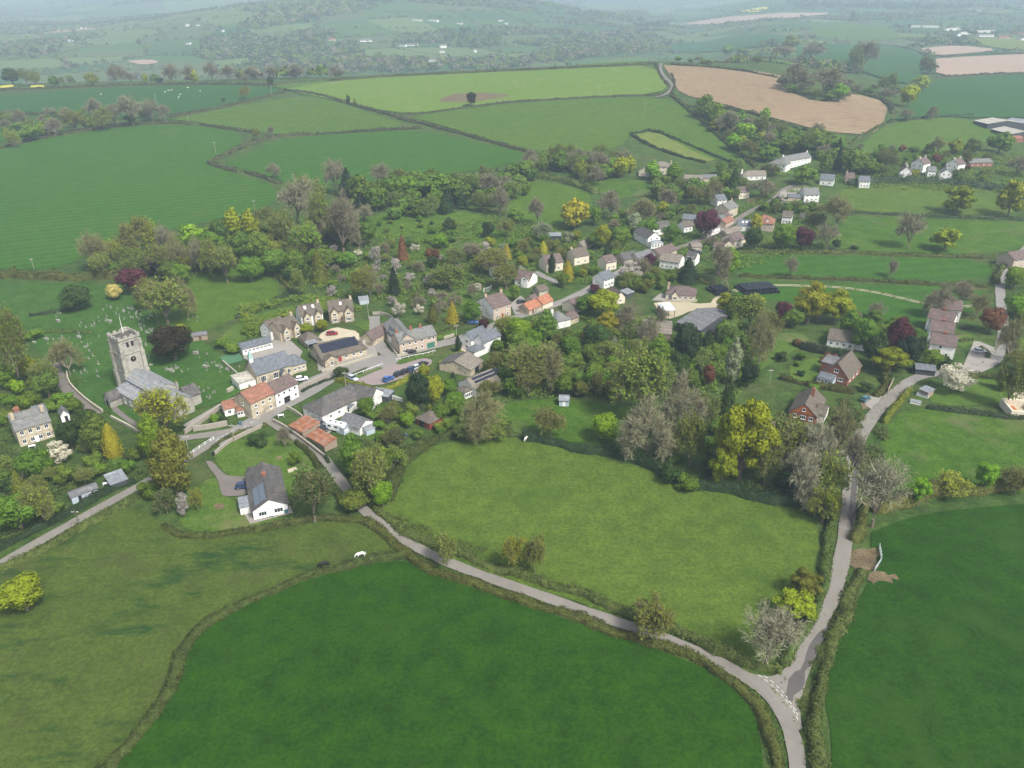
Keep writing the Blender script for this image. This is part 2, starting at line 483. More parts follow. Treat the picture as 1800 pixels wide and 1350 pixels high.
LEAF = {
 'G': ((0.110, 0.190, 0.016), 'mid green'), 'D': ((0.042, 0.075, 0.014), 'dark green'), 'Y': ((0.215, 0.255, 0.010), 'yellow green'),
 'L': ((0.16, 0.28, 0.012), 'bright lime green'), 'O': ((0.15, 0.20, 0.026), 'olive'), 'A': ((0.31, 0.285, 0.018), 'golden'),
 'P': ((0.085, 0.022, 0.032), 'dark purple'), 'U': ((0.040, 0.032, 0.012), 'blackish brown green'),
 'W': ((0.52, 0.49, 0.37), 'white blossoming'), 'K': ((0.38, 0.34, 0.30), 'pale pink blossoming'),
 'E': ((0.026, 0.048, 0.016), 'blackish green'), 'S': ((0.22, 0.26, 0.14), 'silvery green'), 'R': ((0.17, 0.075, 0.035), 'russet'),
 'M': ((0.11, 0.175, 0.022), 'dull green'), 'B': ((0.135, 0.15, 0.020), 'bronze green'), 'C': ((0.55, 0.47, 0.15), 'cream yellow'),
}
LM = {k: mat_leaf('leaf_'+v[1].replace(' ', '_'), v[0]) for k, v in LEAF.items()}
TWIG = {
 'T': (mat_simple('twig_beige', (0.20, 0.19, 0.11), 0.9, 0.2), 'grey beige'), 'S': (mat_simple('twig_silver', (0.25, 0.24, 0.155), 0.9, 0.2), 'silver grey'),
 'O': (mat_simple('twig_olive', (0.18, 0.175, 0.07), 0.9, 0.2), 'olive brown'), 'P': (mat_simple('twig_mauve', (0.185, 0.168, 0.10), 0.9, 0.2), 'mauve brown'),
 'G': (mat_simple('twig_green', (0.25, 0.27, 0.105), 0.9, 0.2), 'dull green'),
}
BARK = mat_simple('bark', (0.16, 0.13, 0.095), 0.9, 0.3, 2.0)
BARKL = mat_simple('pale_bark', (0.32, 0.29, 0.23), 0.9, 0.25, 2.0)

PLANTS = []        # dicts for the labeller
SHAPEW = {'b': 'round tree', 'e': 'egg shaped tree', 'o': 'billowy tree', 'c': 'pointed conifer', 'k': 'columnar conifer', 'f': 'tree',
          's': 'shrub', 'n': 'leafless tree', 'h': 'half leafed tree', 'm': 'blossom tree'}
CATW = {'s': 'shrub', 'c': 'conifer', 'k': 'conifer'}
NAMEW = {'b': 'broadleaf_tree', 'e': 'broadleaf_tree', 'o': 'oak_tree', 'c': 'conifer_tree', 'k': 'cypress_tree', 'f': 'blossom_tree', 's': 'shrub',
         'n': 'bare_tree', 'h': 'budding_tree'}
KEEP = []          # (x, y, r) occupied by plants, for spacing

def plant_w(x, y, w, h, kind, col, hint=None, z=None):
    z0 = (zs(x, y)) if z is None else z
    D = math.hypot(x, y); far = D > 430
    rz = random.uniform(0, 6.28)
    nm_ = NAMEW[kind]
    if kind in 'be' and col in 'EUDPAC': nm_ = {'P': 'purple_tree', 'A': 'golden_tree', 'C': 'golden_tree'}.get(col, 'evergreen_tree')
    root = empty(nm_, (x, y, z0), rz, (w/8.0, w/8.0, h/10.0))
    if kind in 'nh':
        src = random.choice((FBARE if kind == 'n' else FHALF) if far else (BARE if kind == 'n' else HALF))
        tw = col if col in TWIG else 'O'
        o = bpy.data.objects.new('trunk', src[0]); link(o, root)
        if not src[0].materials: src[0].materials.append(BARK)
        c = bpy.data.objects.new('crown', src[1]); link(c, root)
        if not src[1].materials: src[1].materials.append(BARK)
        c.material_slots[0].link = 'OBJECT'; c.material_slots[0].material = TWIG[tw][0]
        if src[2]:
            if not src[2].materials: src[2].materials.append(BARK)
            l = bpy.data.objects.new('leaves', src[2]); link(l, c)
            l.material_slots[0].link = 'OBJECT'; l.material_slots[0].material = LM[{'T': 'O', 'O': 'O', 'G': 'G', 'S': 'S', 'P': 'B', 'Y': 'Y', 'L': 'L', 'B': 'B', 'D': 'D'}.get(col, 'O')]
        cw = TWIG[tw][1] if kind == 'n' else {'Y': 'yellow green', 'L': 'lime tinted', 'B': 'bronze', 'D': 'dark olive'}.get(col, TWIG[tw][1])
    else:
        me = random.choice((FARP if far else PROTO)[kind])
        if not me.materials: me.materials.append(BARK)
        c = bpy.data.objects.new('foliage' if kind == 's' else 'crown', me); link(c, root)
        c.material_slots[0].link = 'OBJECT'; c.material_slots[0].material = LM[col]
        t = random.choice(TRUNKS) if kind not in 'ck' else STEM
        if not t.materials: t.materials.append(BARK)
        o = bpy.data.objects.new('stem' if kind == 's' else 'trunk', t); link(o, root)
        cw = LEAF[col][1]
    PLANTS.append(dict(o=root, kind=kind, cw=cw, w=w, h=h, px=proj(x, y, z0+h*0.5), hint=hint))
    KEEP.append((x, y, w/2))
    return root

def plant(cx, top, bot, w, kind, col, hint=None):
    """from the crown's outline in the photo"""
    g = P(cx, bot); s = scale_at(g); a = math.atan2(CAMZ-g.z, g.y)
    yb = bot-0.30*w*math.sin(a) if kind not in 'nh' else bot-0.12*w*math.sin(a)
    lean = (900-cx)/(3383-(top+bot)/2); bx = cx+lean*(yb-top)/2
    g = P(bx, yb); s = scale_at(g)
    W = w/s; Hh = max(1.2, ((yb-top)/s-0.10*W*math.sin(a))/math.cos(a)*1.08)
    return plant_w(g.x, g.y, W*1.03, Hh, kind, col, hint)

# ------------------------------------------------------------------ hedges
HEDM = {
 'g': mat_leaf('hedge_green', (0.050, 0.085, 0.014), 0.6, 0.03, 0.2, (0.085, 0.095, 0.022)),
 'b': mat_leaf('hedge_brown', (0.095, 0.082, 0.026), 0.6, 0.03, 0.2, (0.065, 0.095, 0.018)),
 'd': mat_leaf('hedge_dark', (0.034, 0.055, 0.020), 0.45, 0.02, 0.2),
 'y': mat_leaf('hedge_golden', (0.26, 0.23, 0.014), 0.4, 0.02, 0.2, (0.12, 0.15, 0.02)),
 'p': mat_leaf('hedge_far', (0.062, 0.066, 0.026), 0.4, 0.02, 0.2),
}
def dens(pts, step):
    out = [pts[0]]
    for a, b in zip(pts[:-1], pts[1:]):
        n = max(1, int((b-a).length/step))
        for i in range(1, n+1): out.append(a.lerp(b, i/n))
    return out

def smooth_px(pts, k=2):
    for _ in range(k):
        q = [pts[0]]
        for a, b in zip(pts[:-1], pts[1:]):
            q += [(a[0]*.75+b[0]*.25, a[1]*.75+b[1]*.25), (a[0]*.25+b[0]*.75, a[1]*.25+b[1]*.75)]
        q.append(pts[-1]); pts = q
    return pts

def hedge(pts, w, h, style, label, step=1.6, name='hedge', world=False, cat='hedge'):
    W = pts if world else [P(x, y) for (x, y) in smooth_px(pts, 1)]
    W = [Vector((p[0], p[1], 0)) for p in W]
    D = min(math.hypot(p.x, p.y) for p in W); size = min(2.6, max(0.38, D*0.0021)); step = max(step, size*1.8)
    c = dens(W, step); rng = np.random.default_rng(int(abs(W[0].x*7+W[0].y*3)) % 99991)
    n = len(c); C = np.array([[p.x, p.y] for p in c]); T = np.gradient(C, axis=0) if n > 1 else np.array([[1, 0]])
    T /= np.linalg.norm(T, axis=1)[:, None]+1e-9; N = np.stack([-T[:, 1], T[:, 0]], 1)
    Z = zf(C[:, 0], C[:, 1]); t = np.arange(n)
    kz = np.convolve(rng.normal(0, 1, n+8), np.ones(4)/2, 'same')[4:4+n]; kq = np.convolve(rng.normal(0, 1, n+8), np.ones(3)/1.7, 'same')[4:4+n]
    ww = w*(0.80 if D < 420 else 1.1)*np.clip(1+0.20*kz, .5, 1.7); hh = h*np.clip(0.95+0.24*kq, .45, 1.7); C = C+N*((0.16 if D < 420 else 0.05)*w*np.convolve(rng.normal(0, 1, n+8), np.ones(5)/2.2, 'same')[4:4+n])[:, None]
    prof = [(-0.5, -0.6), (-0.44, 0.45), (-0.2, 0.88), (0.2, 0.9), (0.44, 0.45), (0.5, -0.6)]
    m = len(prof); V = np.zeros((n, m, 3))
    for j, (u, v) in enumerate(prof):
        V[:, j, :2] = C+N*(ww*u*0.9)[:, None]; V[:, j, 2] = Z+hh*v*0.9 if v > 0 else Z-0.5
    V = V.reshape(-1, 3)
    F = [(i*m+j, (i+1)*m+j, (i+1)*m+j+1, i*m+j+1) for i in range(n-1) for j in range(m-1)]
    F += [(0, 1, 4, 5), (1, 2, 3, 4), ((n-1)*m+5, (n-1)*m+4, (n-1)*m+1, (n-1)*m), ((n-1)*m+4, (n-1)*m+3, (n-1)*m+2, (n-1)*m+1)]
    L = sum((b-a).length for a, b in zip(c[:-1], c[1:]))
    q = int(min(60000, L*(w+1.6*h)/(size*size)*1.5)); k = rng.uniform(0, n-1.001, q); i0 = k.astype(int); f = (k-i0)[:, None]
    Cc = C[i0]*(1-f)+C[i0+1]*f; Nn = N[i0]; zz = Z[i0]*(1-f[:, 0])+Z[i0+1]*f[:, 0]
    a = rng.uniform(-0.15, math.pi+0.15, q); rad = rng.uniform(0.85, 1.16, q)
    u = np.cos(a)*0.5*ww[i0]*rad; v = np.clip(np.sin(a), 0, 1)**0.7*hh[i0]*rad
    Pp = np.concatenate([Cc+Nn*u[:, None], (zz+v)[:, None]], 1)
    No = np.concatenate([Nn*np.cos(a)[:, None], np.sin(a)[:, None]], 1)
    V2, F2 = quads(Pp, No, rng.uniform(0.6, 1.4, q)*size, rng=rng)
    me = mesh_np(name, np.concatenate([V, V2]), np.concatenate([np.array(F), F2+len(V)]))
    o = obj(name, me, HEDM[style]); tag(o, label, cat)
    return o

# ------------------------------------------------------------------ draped sheets
def sheet(name, pts, mat, off, cell, px=True, sm=1, kind='structure', label=None, wob=0.0):
    if px:
        pp = smooth_px(list(pts)+[pts[0]], sm)[:-1] if sm else list(pts)
        Wd = [P(x, y) for (x, y) in pp]
    else: Wd = [Vector((p[0], p[1], 0)) for p in pts]
    ring = [Vector((p.x, p.y, 0)) for p in Wd]; ring.append(ring[0])
    ring = dens(ring, cell)[:-1]
    if wob:
        rg = np.random.default_rng(5); ring = [Vector((p.x+rg.normal(0, wob), p.y+rg.normal(0, wob), 0)) for p in ring]
    cx = sum(p.x for p in ring)/len(ring); cy = sum(p.y for p in ring)/len(ring)
    c2 = [Vector((p.x-cx, p.y-cy)) for p in ring]
    xs = [p.x for p in c2]; ys = [p.y for p in c2]
    vs = list(c2)
    R2 = np.array([(p.x, p.y) for p in c2])
    gx = np.arange(min(xs), max(xs), cell); gy = np.arange(min(ys), max(ys), cell)
    if len(gx)*len(gy) > 1:
        G = np.array([(a+(cell*0.5 if j % 2 else 0), b) for j, b in enumerate(gy) for a in gx])
        x1, y1 = R2[:, 0], R2[:, 1]; x2, y2 = np.roll(x1, -1), np.roll(y1, -1)
        ins = np.zeros(len(G), bool)
        for a, b, c, d in zip(x1, y1, x2, y2):
            if b == d: continue
            cr = ((b > G[:, 1]) != (d > G[:, 1])) & (G[:, 0] < (c-a)*(G[:, 1]-b)/(d-b)+a); ins ^= cr
        G = G[ins]
        vs += [Vector(g) for g in G]
    n = len(c2)
    r = delaunay_2d_cdt(vs, [], [list(range(n))], 1, 1e-4)
    V = np.array([(v.x+cx, v.y+cy) for v in r[0]]); F = np.array([f for f in r[2] if len(f) == 3])
    D = np.hypot(V[:, 0], V[:, 1]); Z = zf(V[:, 0], V[:, 1])+off
    a = V[F[:, 1]]-V[F[:, 0]]; b = V[F[:, 2]]-V[F[:, 0]]; s = a[:, 0]*b[:, 1]-a[:, 1]*b[:, 0]
    F[s < 0] = F[s < 0][:, ::-1]
    me = mesh_np(name, np.concatenate([V, Z[:, None]], 1), F, True)
    o = obj(name, me, mat); tag(o, label, None, None, kind); return o

def ribbon(name, pts, w, mat, off, px=True, sm=2, step=2.0, kind='structure', label=None, w2=None, shift=0.0):
    Wd = [P(x, y) for (x, y) in smooth_px(pts, sm)] if px else [Vector(p) for p in pts]
    c = dens([Vector((p.x, p.y, 0)) for p in Wd], step); C = np.array([[p.x, p.y] for p in c])
    for _ in range(4): C[1:-1] = (C[:-2]+C[1:-1]*2+C[2:])/4
    T = np.gradient(C, axis=0); T /= np.linalg.norm(T, axis=1)[:, None]+1e-9; N = np.stack([-T[:, 1], T[:, 0]], 1)
    C = C+N*shift; n = len(C); ws = np.linspace(w, w2 or w, n)*(1+0.05*np.sin(np.arange(n)*0.9)); V = []
    cols = (-0.5, -0.17, 0.17, 0.5)
    for u in cols:
        Q = C+N*(ws*u)[:, None]; V.append(np.concatenate([Q, (zf(Q[:, 0], Q[:, 1])+off)[:, None]], 1))
    m = len(cols); V = np.stack(V, 1).reshape(-1, 3)
    F = np.array([(i*m+j+1, i*m+j, (i+1)*m+j, (i+1)*m+j+1) for i in range(n-1) for j in range(m-1)])
    me = mesh_np(name, V, F, True)
    o = obj(name, me, mat); tag(o, label, None, None, kind)
    ROADPTS.extend([(float(q[0]), float(q[1]), w/2+0.6) for q in C[::2]])
    return o
ROADPTS = []
# ------------------------------------------------------------------ camera, sky, sun, air
cam = bpy.data.cameras.new('camera'); co = bpy.data.objects.new('camera', cam); COL.objects.link(co)
co.location = (0, 0, CAMZ); co.rotation_euler = (R(90)-PITCH, 0, 0)
cam.sensor_width = 36; cam.lens = 36*FPX/1800; cam.clip_start = 1; cam.clip_end = 40000
sc.camera = co
SUN_EL, SUN_AZ = R(52), R(138)        # azimuth measured from +Y towards +X: light comes from the right, a little behind the camera
w = bpy.data.worlds.new('World'); sc.world = w; w.use_nodes = True
nt = w.node_tree; bg = nt.nodes['Background']
sky = nt.nodes.new('ShaderNodeTexSky'); sky.sky_type = 'NISHITA'; sky.sun_disc = False
sky.sun_elevation = SUN_EL; sky.sun_rotation = SUN_AZ; sky.altitude = 100; sky.air_density = 1.0; sky.dust_density = 3.5; sky.ozone_density = 1.0
hs_ = nt.nodes.new('ShaderNodeHueSaturation'); hs_.inputs['Saturation'].default_value = 0.5   # thin high cloud greys the sky
nt.links.new(sky.outputs[0], hs_.inputs['Color']); nt.links.new(hs_.outputs[0], bg.inputs['Color']); bg.inputs['Strength'].default_value = 0.135
su = bpy.data.lights.new('sun', 'SUN'); su.energy = 3.1; su.angle = R(12); su.color = (1.0, 0.975, 0.93)
so = bpy.data.objects.new('sun', su); COL.objects.link(so)
d = Vector((math.sin(SUN_AZ)*math.cos(SUN_EL), math.cos(SUN_AZ)*math.cos(SUN_EL), math.sin(SUN_EL)))
so.rotation_euler = d.to_track_quat('Z', 'Y').to_euler(); so.location = (0, 0, 400)
sc.view_settings.view_transform = 'Standard'; sc.view_settings.look = 'None'; sc.view_settings.exposure = EXPOSURE
sc.view_settings.gamma = 1.0
sc.cycles.volume_bounces = 0; sc.cycles.max_bounces = 5; sc.cycles.diffuse_bounces = 2; sc.cycles.transparent_max_bounces = 4
sc.cycles.use_denoising = True

mh = bpy.data.materials.new('haze_air'); mh.use_nodes = True; nh = mh.node_tree
nh.nodes.remove(nh.nodes['Principled BSDF'])
pv = nh.nodes.new('ShaderNodeVolumePrincipled'); pv.inputs['Density'].default_value = HAZE
pv.inputs['Color'].default_value = HAZE_COL; pv.inputs['Anisotropy'].default_value = 0.0
nh.links.new(pv.outputs[0], nh.nodes['Material Output'].inputs['Volume'])
hz = MB(); hz.box(-12500, 12500, -150, 13900, -60, 460); ho = hz.build('haze', mh); tag(ho, kind='stuff')
ho.visible_shadow = True

# ------------------------------------------------------------------ ground sheet to the horizon
ys = np.concatenate([np.arange(-140, 420, 10), np.arange(420, 1300, 16), np.geomspace(1300, 13500, 120)])
us = np.linspace(-1, 1, 181)
V = []
for y in ys:
    half = 260+max(0, y)*0.88
    x = us*half; V.append(np.stack([x, np.full_like(x, y), zf(x, np.full_like(x, y))-0.12-max(0, y-500)*0.0006], 1))
V = np.concatenate(V); m = len(us)
F = np.array([(i*m+j, i*m+j+1, (i+1)*m+j+1, (i+1)*m+j) for i in range(len(ys)-1) for j in range(m-1)])
rough = mat_field('rough_grass', (0.028, 0.062, 0.011), (0.052, 0.082, 0.018), (0.085, 0.08, 0.035), big=0.02, mott=0.45)
tag(obj('ground', mesh_np('ground', V, F, True), rough), kind='structure')

FM = {
 'crop':   mat_field('crop_dark', (0.0090, 0.040, 0.0010), (0.0185, 0.060, 0.0015), (0.024, 0.064, 0.004), 0.010, None, 0.24),
 'crop2':  mat_field('crop_dark_b', (0.0095, 0.041, 0.0015), (0.018, 0.058, 0.002), (0.024, 0.058, 0.006), 0.012, None, 0.24),
 'past':   mat_field('pasture_olive', (0.045, 0.072, 0.011), (0.059, 0.084, 0.014), (0.056, 0.060, 0.022), 0.012, None, 0.25, (0.012, 0.040, 0.008)),
 'past2':  mat_field('pasture_mid', (0.056, 0.096, 0.012), (0.072, 0.110, 0.015), (0.034, 0.070, 0.009), 0.012, None, 0.28),
 'bright': mat_field('pasture_bright', (0.034, 0.085, 0.007), (0.055, 0.102, 0.010), (0.10, 0.105, 0.045), 0.02, None, 0.3),
 'lawn':   mat_field('lawn', (0.048, 0.100, 0.012), (0.072, 0.115, 0.018), (0.14, 0.13, 0.06), 0.03, None, 0.25),
 'church': mat_field('churchyard_grass', (0.030, 0.080, 0.012), (0.043, 0.092, 0.015), (0.024, 0.062, 0.010), 0.03, None, 0.3),
 'mid':    mat_field('pasture_slope', (0.046, 0.094, 0.009), (0.062, 0.108, 0.012), None, 0.01, None, 0.25),
 'drill':  mat_field('drilled_crop', (0.026, 0.080, 0.007), (0.036, 0.093, 0.009), (0.050, 0.092, 0.012), 0.006, (66, 7.5, 0.13), 0.18),
 'drill2': mat_field('drilled_crop_b', (0.026, 0.079, 0.007), (0.036, 0.092, 0.009), None, 0.006, (80, 9.0, 0.07), 0.15),
 'dark':   mat_field('crop_bluegreen', (0.020, 0.070, 0.014), (0.028, 0.080, 0.017), None, 0.006, (75, 12.0, 0.10), 0.12),
 'light':  mat_field('pale_green_crop', (0.085, 0.145, 0.017), (0.10, 0.16, 0.020), (0.15, 0.17, 0.07), 0.004, (85, 14.0, 0.05), 0.12),
 'yell':   mat_field('yellowing_meadow', (0.095, 0.135, 0.025), (0.12, 0.145, 0.03), None, 0.02, None, 0.2),
 'soil':   mat_field('ploughed_soil', (0.18, 0.125, 0.068), (0.245, 0.18, 0.11), (0.15, 0.10, 0.055), 0.006, (70, 9, 0.06), 0.1),
 'soil2':  mat_field('pale_soil', (0.27, 0.195, 0.145), (0.31, 0.235, 0.175), None, 0.004, None, 0.1),
 'dirt':   mat_field('bare_dirt', (0.095, 0.072, 0.04), (0.14, 0.105, 0.06), (0.05, 0.07, 0.02), 0.08, None, 0.3),
 'rape':   mat_field('rape_flowers', (0.38, 0.36, 0.05), (0.42, 0.40, 0.06), None, 0.02, None, 0.1),
}
def field(mat, pts, off=0.0, cell=None, sm=1, name='field'):
    pp = pts; g = [P(x, max(y, 5)) for (x, y) in pts[::3]]
    Dm = sum(math.hypot(a.x, a.y) for a in g)/len(g)
    return sheet(name, pp, FM[mat], 0.02+off+max(0, Dm-500)*0.0009, cell or (1.5 if mat == 'dirt' and Dm < 260 else max(6, Dm*0.022)), sm=sm, wob=.55 if mat == 'dirt' and Dm < 260 else 0)

FIELDS = [
 ('crop', [(130,1420),(165,1375),(200,1342),(262,1283),(298,1232),(314,1190),(328,1142),(366,1102),(420,1070),(500,1034),(600,1001),(660,990),(712,985),(745,1003),(780,1018),(850,1040),(950,1072),(1050,1107),(1150,1140),(1230,1170),(1290,1205),(1320,1240),(1335,1290),(1342,1350),(1347,1430)]),
 ('past', [(-60,1035),(60,975),(150,925),(225,890),(262,905),(300,932),(345,947),(430,940),(540,922),(600,912),(645,925),(685,955),(705,975),(650,980),(600,993),(500,1025),(415,1060),(360,1090),(318,1135),(302,1180),(286,1230),(245,1280),(185,1345),(110,1430),(-120,1430)]),
 ('past2', [(688,845),(700,820),(740,790),(800,775),(870,770),(930,770),(1000,787),(1060,803),(1130,822),(1200,850),(1300,868),(1400,885),(1440,925),(1437,980),(1424,1030),(1402,1080),(1372,1130),(1330,1172),(1250,1140),(1150,1103),(1050,1068),(950,1038),(850,1003),(760,972),(700,932),(670,900),(675,870)]),
 ('crop2', [(1532,935),(1600,908),(1700,893),(1860,882),(1960,1430),(1462,1430),(1463,1290),(1448,1225),(1450,1170),(1482,1110),(1512,1050),(1536,1005),(1530,965)]),
 ('bright', [(1545,785),(1570,732),(1610,716),(1700,722),(1860,742),(1860,868),(1740,866),(1650,880),(1600,880),(1560,852),(1543,820)]),
 ('lawn', [(1632,690),(1700,652),(1790,660),(1790,700),(1720,714),(1640,712)]),
 ('bright', [(870,712),(950,700),(1050,705),(1110,716),(1130,742),(1100,780),(1000,778),(930,765),(880,755),(850,730)]),
 ('church', [(20,560),(150,548),(330,545),(352,600),(395,632),(432,662),(445,690),(400,704),(330,722),(255,750),(205,747),(160,707),(128,670),(60,610)]),
 ('mid', [(290,505),(400,457),(440,460),(507,512),(430,553),(380,572),(300,600),(268,560),(270,512)]),
 ('church', [(-60,490),(100,498),(200,500),(262,502),(250,552),(100,560),(-60,565)]),
 ('lawn', [(380,600),(405,575),(470,545),(540,535),(560,545),(520,560),(450,585),(400,612)]),
 ('drill', [(-60,278),(30,255),(100,240),(220,222),(320,218),(440,235),(385,278),(362,290),(420,307),(488,328),(480,362),(430,375),(300,405),(200,420),(140,455),(100,475),(-60,472)]),
 ('drill2', [(395,287),(440,268),(500,242),(640,233),(742,229),(860,255),(928,271),(900,290),(800,305),(700,318),(600,325),(500,325),(440,302)]),
 ('mid', [(302,210),(400,190),(530,167),(600,180),(650,200),(722,221),(640,231),(540,236),(500,238),(440,231),(350,215)]),
 ('dark', [(-60,178),(100,160),(300,150),(470,150),(502,163),(400,185),(300,202),(200,212),(100,204),(-60,196)]),
 ('drill2', [(-60,214),(60,214),(92,230),(40,248),(-60,252)]),
 ('mid', [(480,152),(560,140),(610,137),(560,146),(500,158)]),
 ('light', [(495,157),(600,140),(850,128),(1050,119),(1148,115),(1176,145),(1162,165),(1050,170),(900,178),(800,190),(722,201),(650,191),(600,179),(530,164)]),
 ('mid', [(722,206),(800,193),(920,181),(1060,172),(1160,171),(1202,186),(1262,240),(1325,292),(1262,284),(1200,258),(1165,232),(1112,232),(1090,262),(1000,268),(930,264),(860,246),(780,221)]),
 ('yell', [(1118,236),(1150,231),(1190,250),(1262,280),(1240,285),(1180,272),(1130,250)]),
 ('mid', [(1000,117),(1060,108),(1140,96),(1165,110),(1060,117)]),
 ('soil', [(1166,115),(1260,119),(1340,126),(1386,137),(1372,156),(1440,182),(1480,172),(1495,163),(1562,181),(1552,220),(1530,238),(1450,232),(1350,205),(1260,180),(1195,166),(1182,140)]),
 ('mid', [(1350,208),(1450,236),(1500,240),(1440,262),(1380,240)]),
 ('mid', [(1500,265),(1560,218),(1640,207),(1700,208),(1762,236),(1740,250),(1640,270),(1560,276)]),
 ('dark', [(1570,214),(1620,152),(1650,140),(1800,130),(1880,130),(1880,205),(1720,208),(1650,205)]),
 ('soil2', [(1645,104),(1720,99),(1880,93),(1880,126),(1740,130),(1645,136)]),
 ('soil2', [(1618,86),(1680,80),(1762,88),(1700,95),(1640,99)]),
 ('dark', [(1180,78),(1300,66),(1340,60),(1400,64),(1400,78),(1250,92),(1180,92)]),
 ('dark', [(1400,82),(1500,75),(1600,85),(1632,106),(1616,140),(1585,150),(1480,115),(1400,108)]),
 ('mid', [(1420,45),(1540,42),(1590,65),(1560,74),(1440,72)]),
 ('soil2', [(1200,42),(1300,28),(1460,22),(1450,28),(1330,36),(1240,45)]),
 ('rape', [(1300,21),(1345,12),(1352,16),(1325,24)]),
 ('yell', [(1695,70),(1760,66),(1880,68),(1880,88),(1790,90),(1720,80)]),
 ('past2', [(1478,335),(1540,326),(1700,329),(1762,341),(1800,376),(1700,378),(1600,377),(1500,371),(1466,362)]),
 ('bright', [(1490,380),(1600,384),(1790,390),(1860,392),(1800,440),(1700,447),(1600,444),(1450,438),(1476,402)]),
 ('drill2', [(1290,452),(1400,449),(1500,451),(1750,456),(1740,496),(1500,489),(1290,484)]),
 ('drill2', [(1290,494),(1400,496),(1500,500),(1730,506),(1742,532),(1690,552),(1600,575),(1500,560),(1400,532),(1290,522)]),
 ('mid', [(888,328),(930,316),(1000,326),(1048,346),(1020,400),(935,405),(890,372)]),
 ('bright', [(1032,322),(1100,313),(1170,326),(1110,350),(1060,342)]),
 ('bright', [(690,440),(740,410),(820,392),(880,398),(960,420),(940,440),(860,450),(780,470),(720,470)]),
 ('mid', [(640,385),(700,365),(800,370),(880,385),(820,400),(700,420),(640,420)]),
 ('lawn', [(372,792),(400,778),(470,765),(520,775),(565,815),(560,850),(530,878),(505,868),(480,822),(450,822),(440,838),(400,838),(385,820)]),
 ('lawn', [(330,880),(375,830),(390,870),(420,885),(430,905),(520,912),(540,905),(440,935),(350,938),(310,920)]),
 ('lawn', [(1388,640),(1440,625),(1470,650),(1430,672),(1388,668)]), ('lawn', [(1260,660),(1330,600),(1400,580),(1430,600),(1350,640),(1290,690)]),
 ('lawn', [(1050,660),(1100,610),(1160,600),(1130,650),(1090,690)]), ('lawn', [(620,570),(660,560),(680,575),(660,590)]),
 ('lawn', [(760,525),(830,500),(850,515),(800,545),(760,550)]), ('lawn', [(1338,420),(1362,410),(1362,430),(1340,436)]),
 ('lawn', [(1680,590),(1712,585),(1715,605),(1684,612)]),
 ('lawn', [(905,455),(930,445),(950,455),(925,468)]), ('lawn', [(1050,400),(1080,390),(1085,405),(1055,415)]), ('lawn', [(1100,500),(1140,492),(1160,505),(1120,515)]), ('lawn', [(1090,385),(1130,378),(1135,392),(1100,398)]),
 ('lawn', [(870,520),(895,512),(905,522),(885,530)]), ('lawn', [(1350,290),(1380,296),(1400,305),(1365,310)]), ('lawn', [(1010,480),(1040,470),(1050,482),(1020,492)]), ('lawn', [(760,590),(800,578),(812,585),(775,598)]),
 ('lawn', [(625,755),(680,735),(700,700),(740,690),(720,745),(650,780)]),
 ('dirt', [(1488,972),(1518,962),(1547,968),(1545,990),(1530,1002),(1508,1000),(1492,996)]),
 ('dirt', [(1532,1003),(1556,1007),(1580,1016),(1572,1022),(1548,1017),(1538,1030),(1530,1024)]),
 ('dirt', [(1515,718),(1560,724),(1545,700),(1520,690)]),
 ('dirt', [(800,165),(850,163),(905,168),(870,174),(830,180),(760,180)]),
 ('rape', [(54,151),(78,150),(78,155),(54,155)]), ('rape', [(0,152),(20,149),(28,153),(0,156)]),
 ('soil2', [(222,108),(260,105),(285,110),(250,116)]),
]
for i, (mt, pts) in enumerate(FIELDS):
    field(mt, pts, off=0.004*(i % 7)+(0.05 if mt in ('dirt', 'lawn') and i > 20 else 0))

# ------------------------------------------------------------------ roads, yards, markings
def mat_road(name, c, patch=None):
    m, nt, bs = new_mat(name); v = coords(nt)
    a = ramp(nt, nz(nt, 0.12, 6, 0.7, v), [(0.35, mul(c, 0.82)), (0.65, mul(c, 1.15))])
    a = mixc(nt, a, ramp(nt, nz(nt, 2.5, 4, 0.7, v), [(0.3, mul(c, 0.8)), (0.7, mul(c, 1.15))]), 0.4)
    a = mixc(nt, a, mul(c, 0.45), ramp(nt, nz(nt, 0.3, 8, 0.75, v), [(0.66, (0, 0, 0)), (0.72, (0.8,)*3)]))
    nt.links.new(a, bs.inputs['Base Color']); bs.inputs['Roughness'].default_value = 0.9; return m
TAR = mat_road('lane_tarmac', (0.185, 0.17, 0.145)); TAR2 = mat_road('village_tarmac', (0.20, 0.188, 0.17)); DARKT = mat_road('wet_tarmac', (0.085, 0.078, 0.072))
GRAV = mat_road('gravel', (0.42, 0.36, 0.26)); TRK = mat_road('farm_track', (0.36, 0.31, 0.21)); PATHM = mat_road('path_tarmac', (0.15, 0.13, 0.115)); YARD = mat_road('yard_concrete', (0.25, 0.23, 0.20))
BRICKD = mat_road('car_park_surface', (0.23, 0.185, 0.175)); PLAY = mat_road('green_play_surface', (0.06, 0.14, 0.07)); WHITE = mat_simple('road_paint', (0.55, 0.54, 0.50), 0.7, 0.12)
L1 = [(-60,1028),(0,992),(60,957),(140,912),(220,868),(262,845),(300,822),(340,799),(375,779),(420,756),(470,728),(520,702),(561,678),(594,658),(628,644),(661,633),(694,625),(744,611),(796,601),(835,588),(860,576),(889,563),(922,554),(944,547),(967,539),(989,530),(1011,521),(1050,500),(1100,472),(1150,450),(1205,432),(1264,408),(1291,390),(1313,374),(1342,361),(1362,350),(1372,338),(1382,330),(1400,325)]
ribbon('road', L1[:9], 3.2, TAR, 0.10); ribbon('road', L1[8:20], 6.0, TAR2, 0.11); ribbon('road', L1[19:30], 4.6, TAR2, 0.12); ribbon('road', L1[29:], 3.6, PATHM, 0.12)
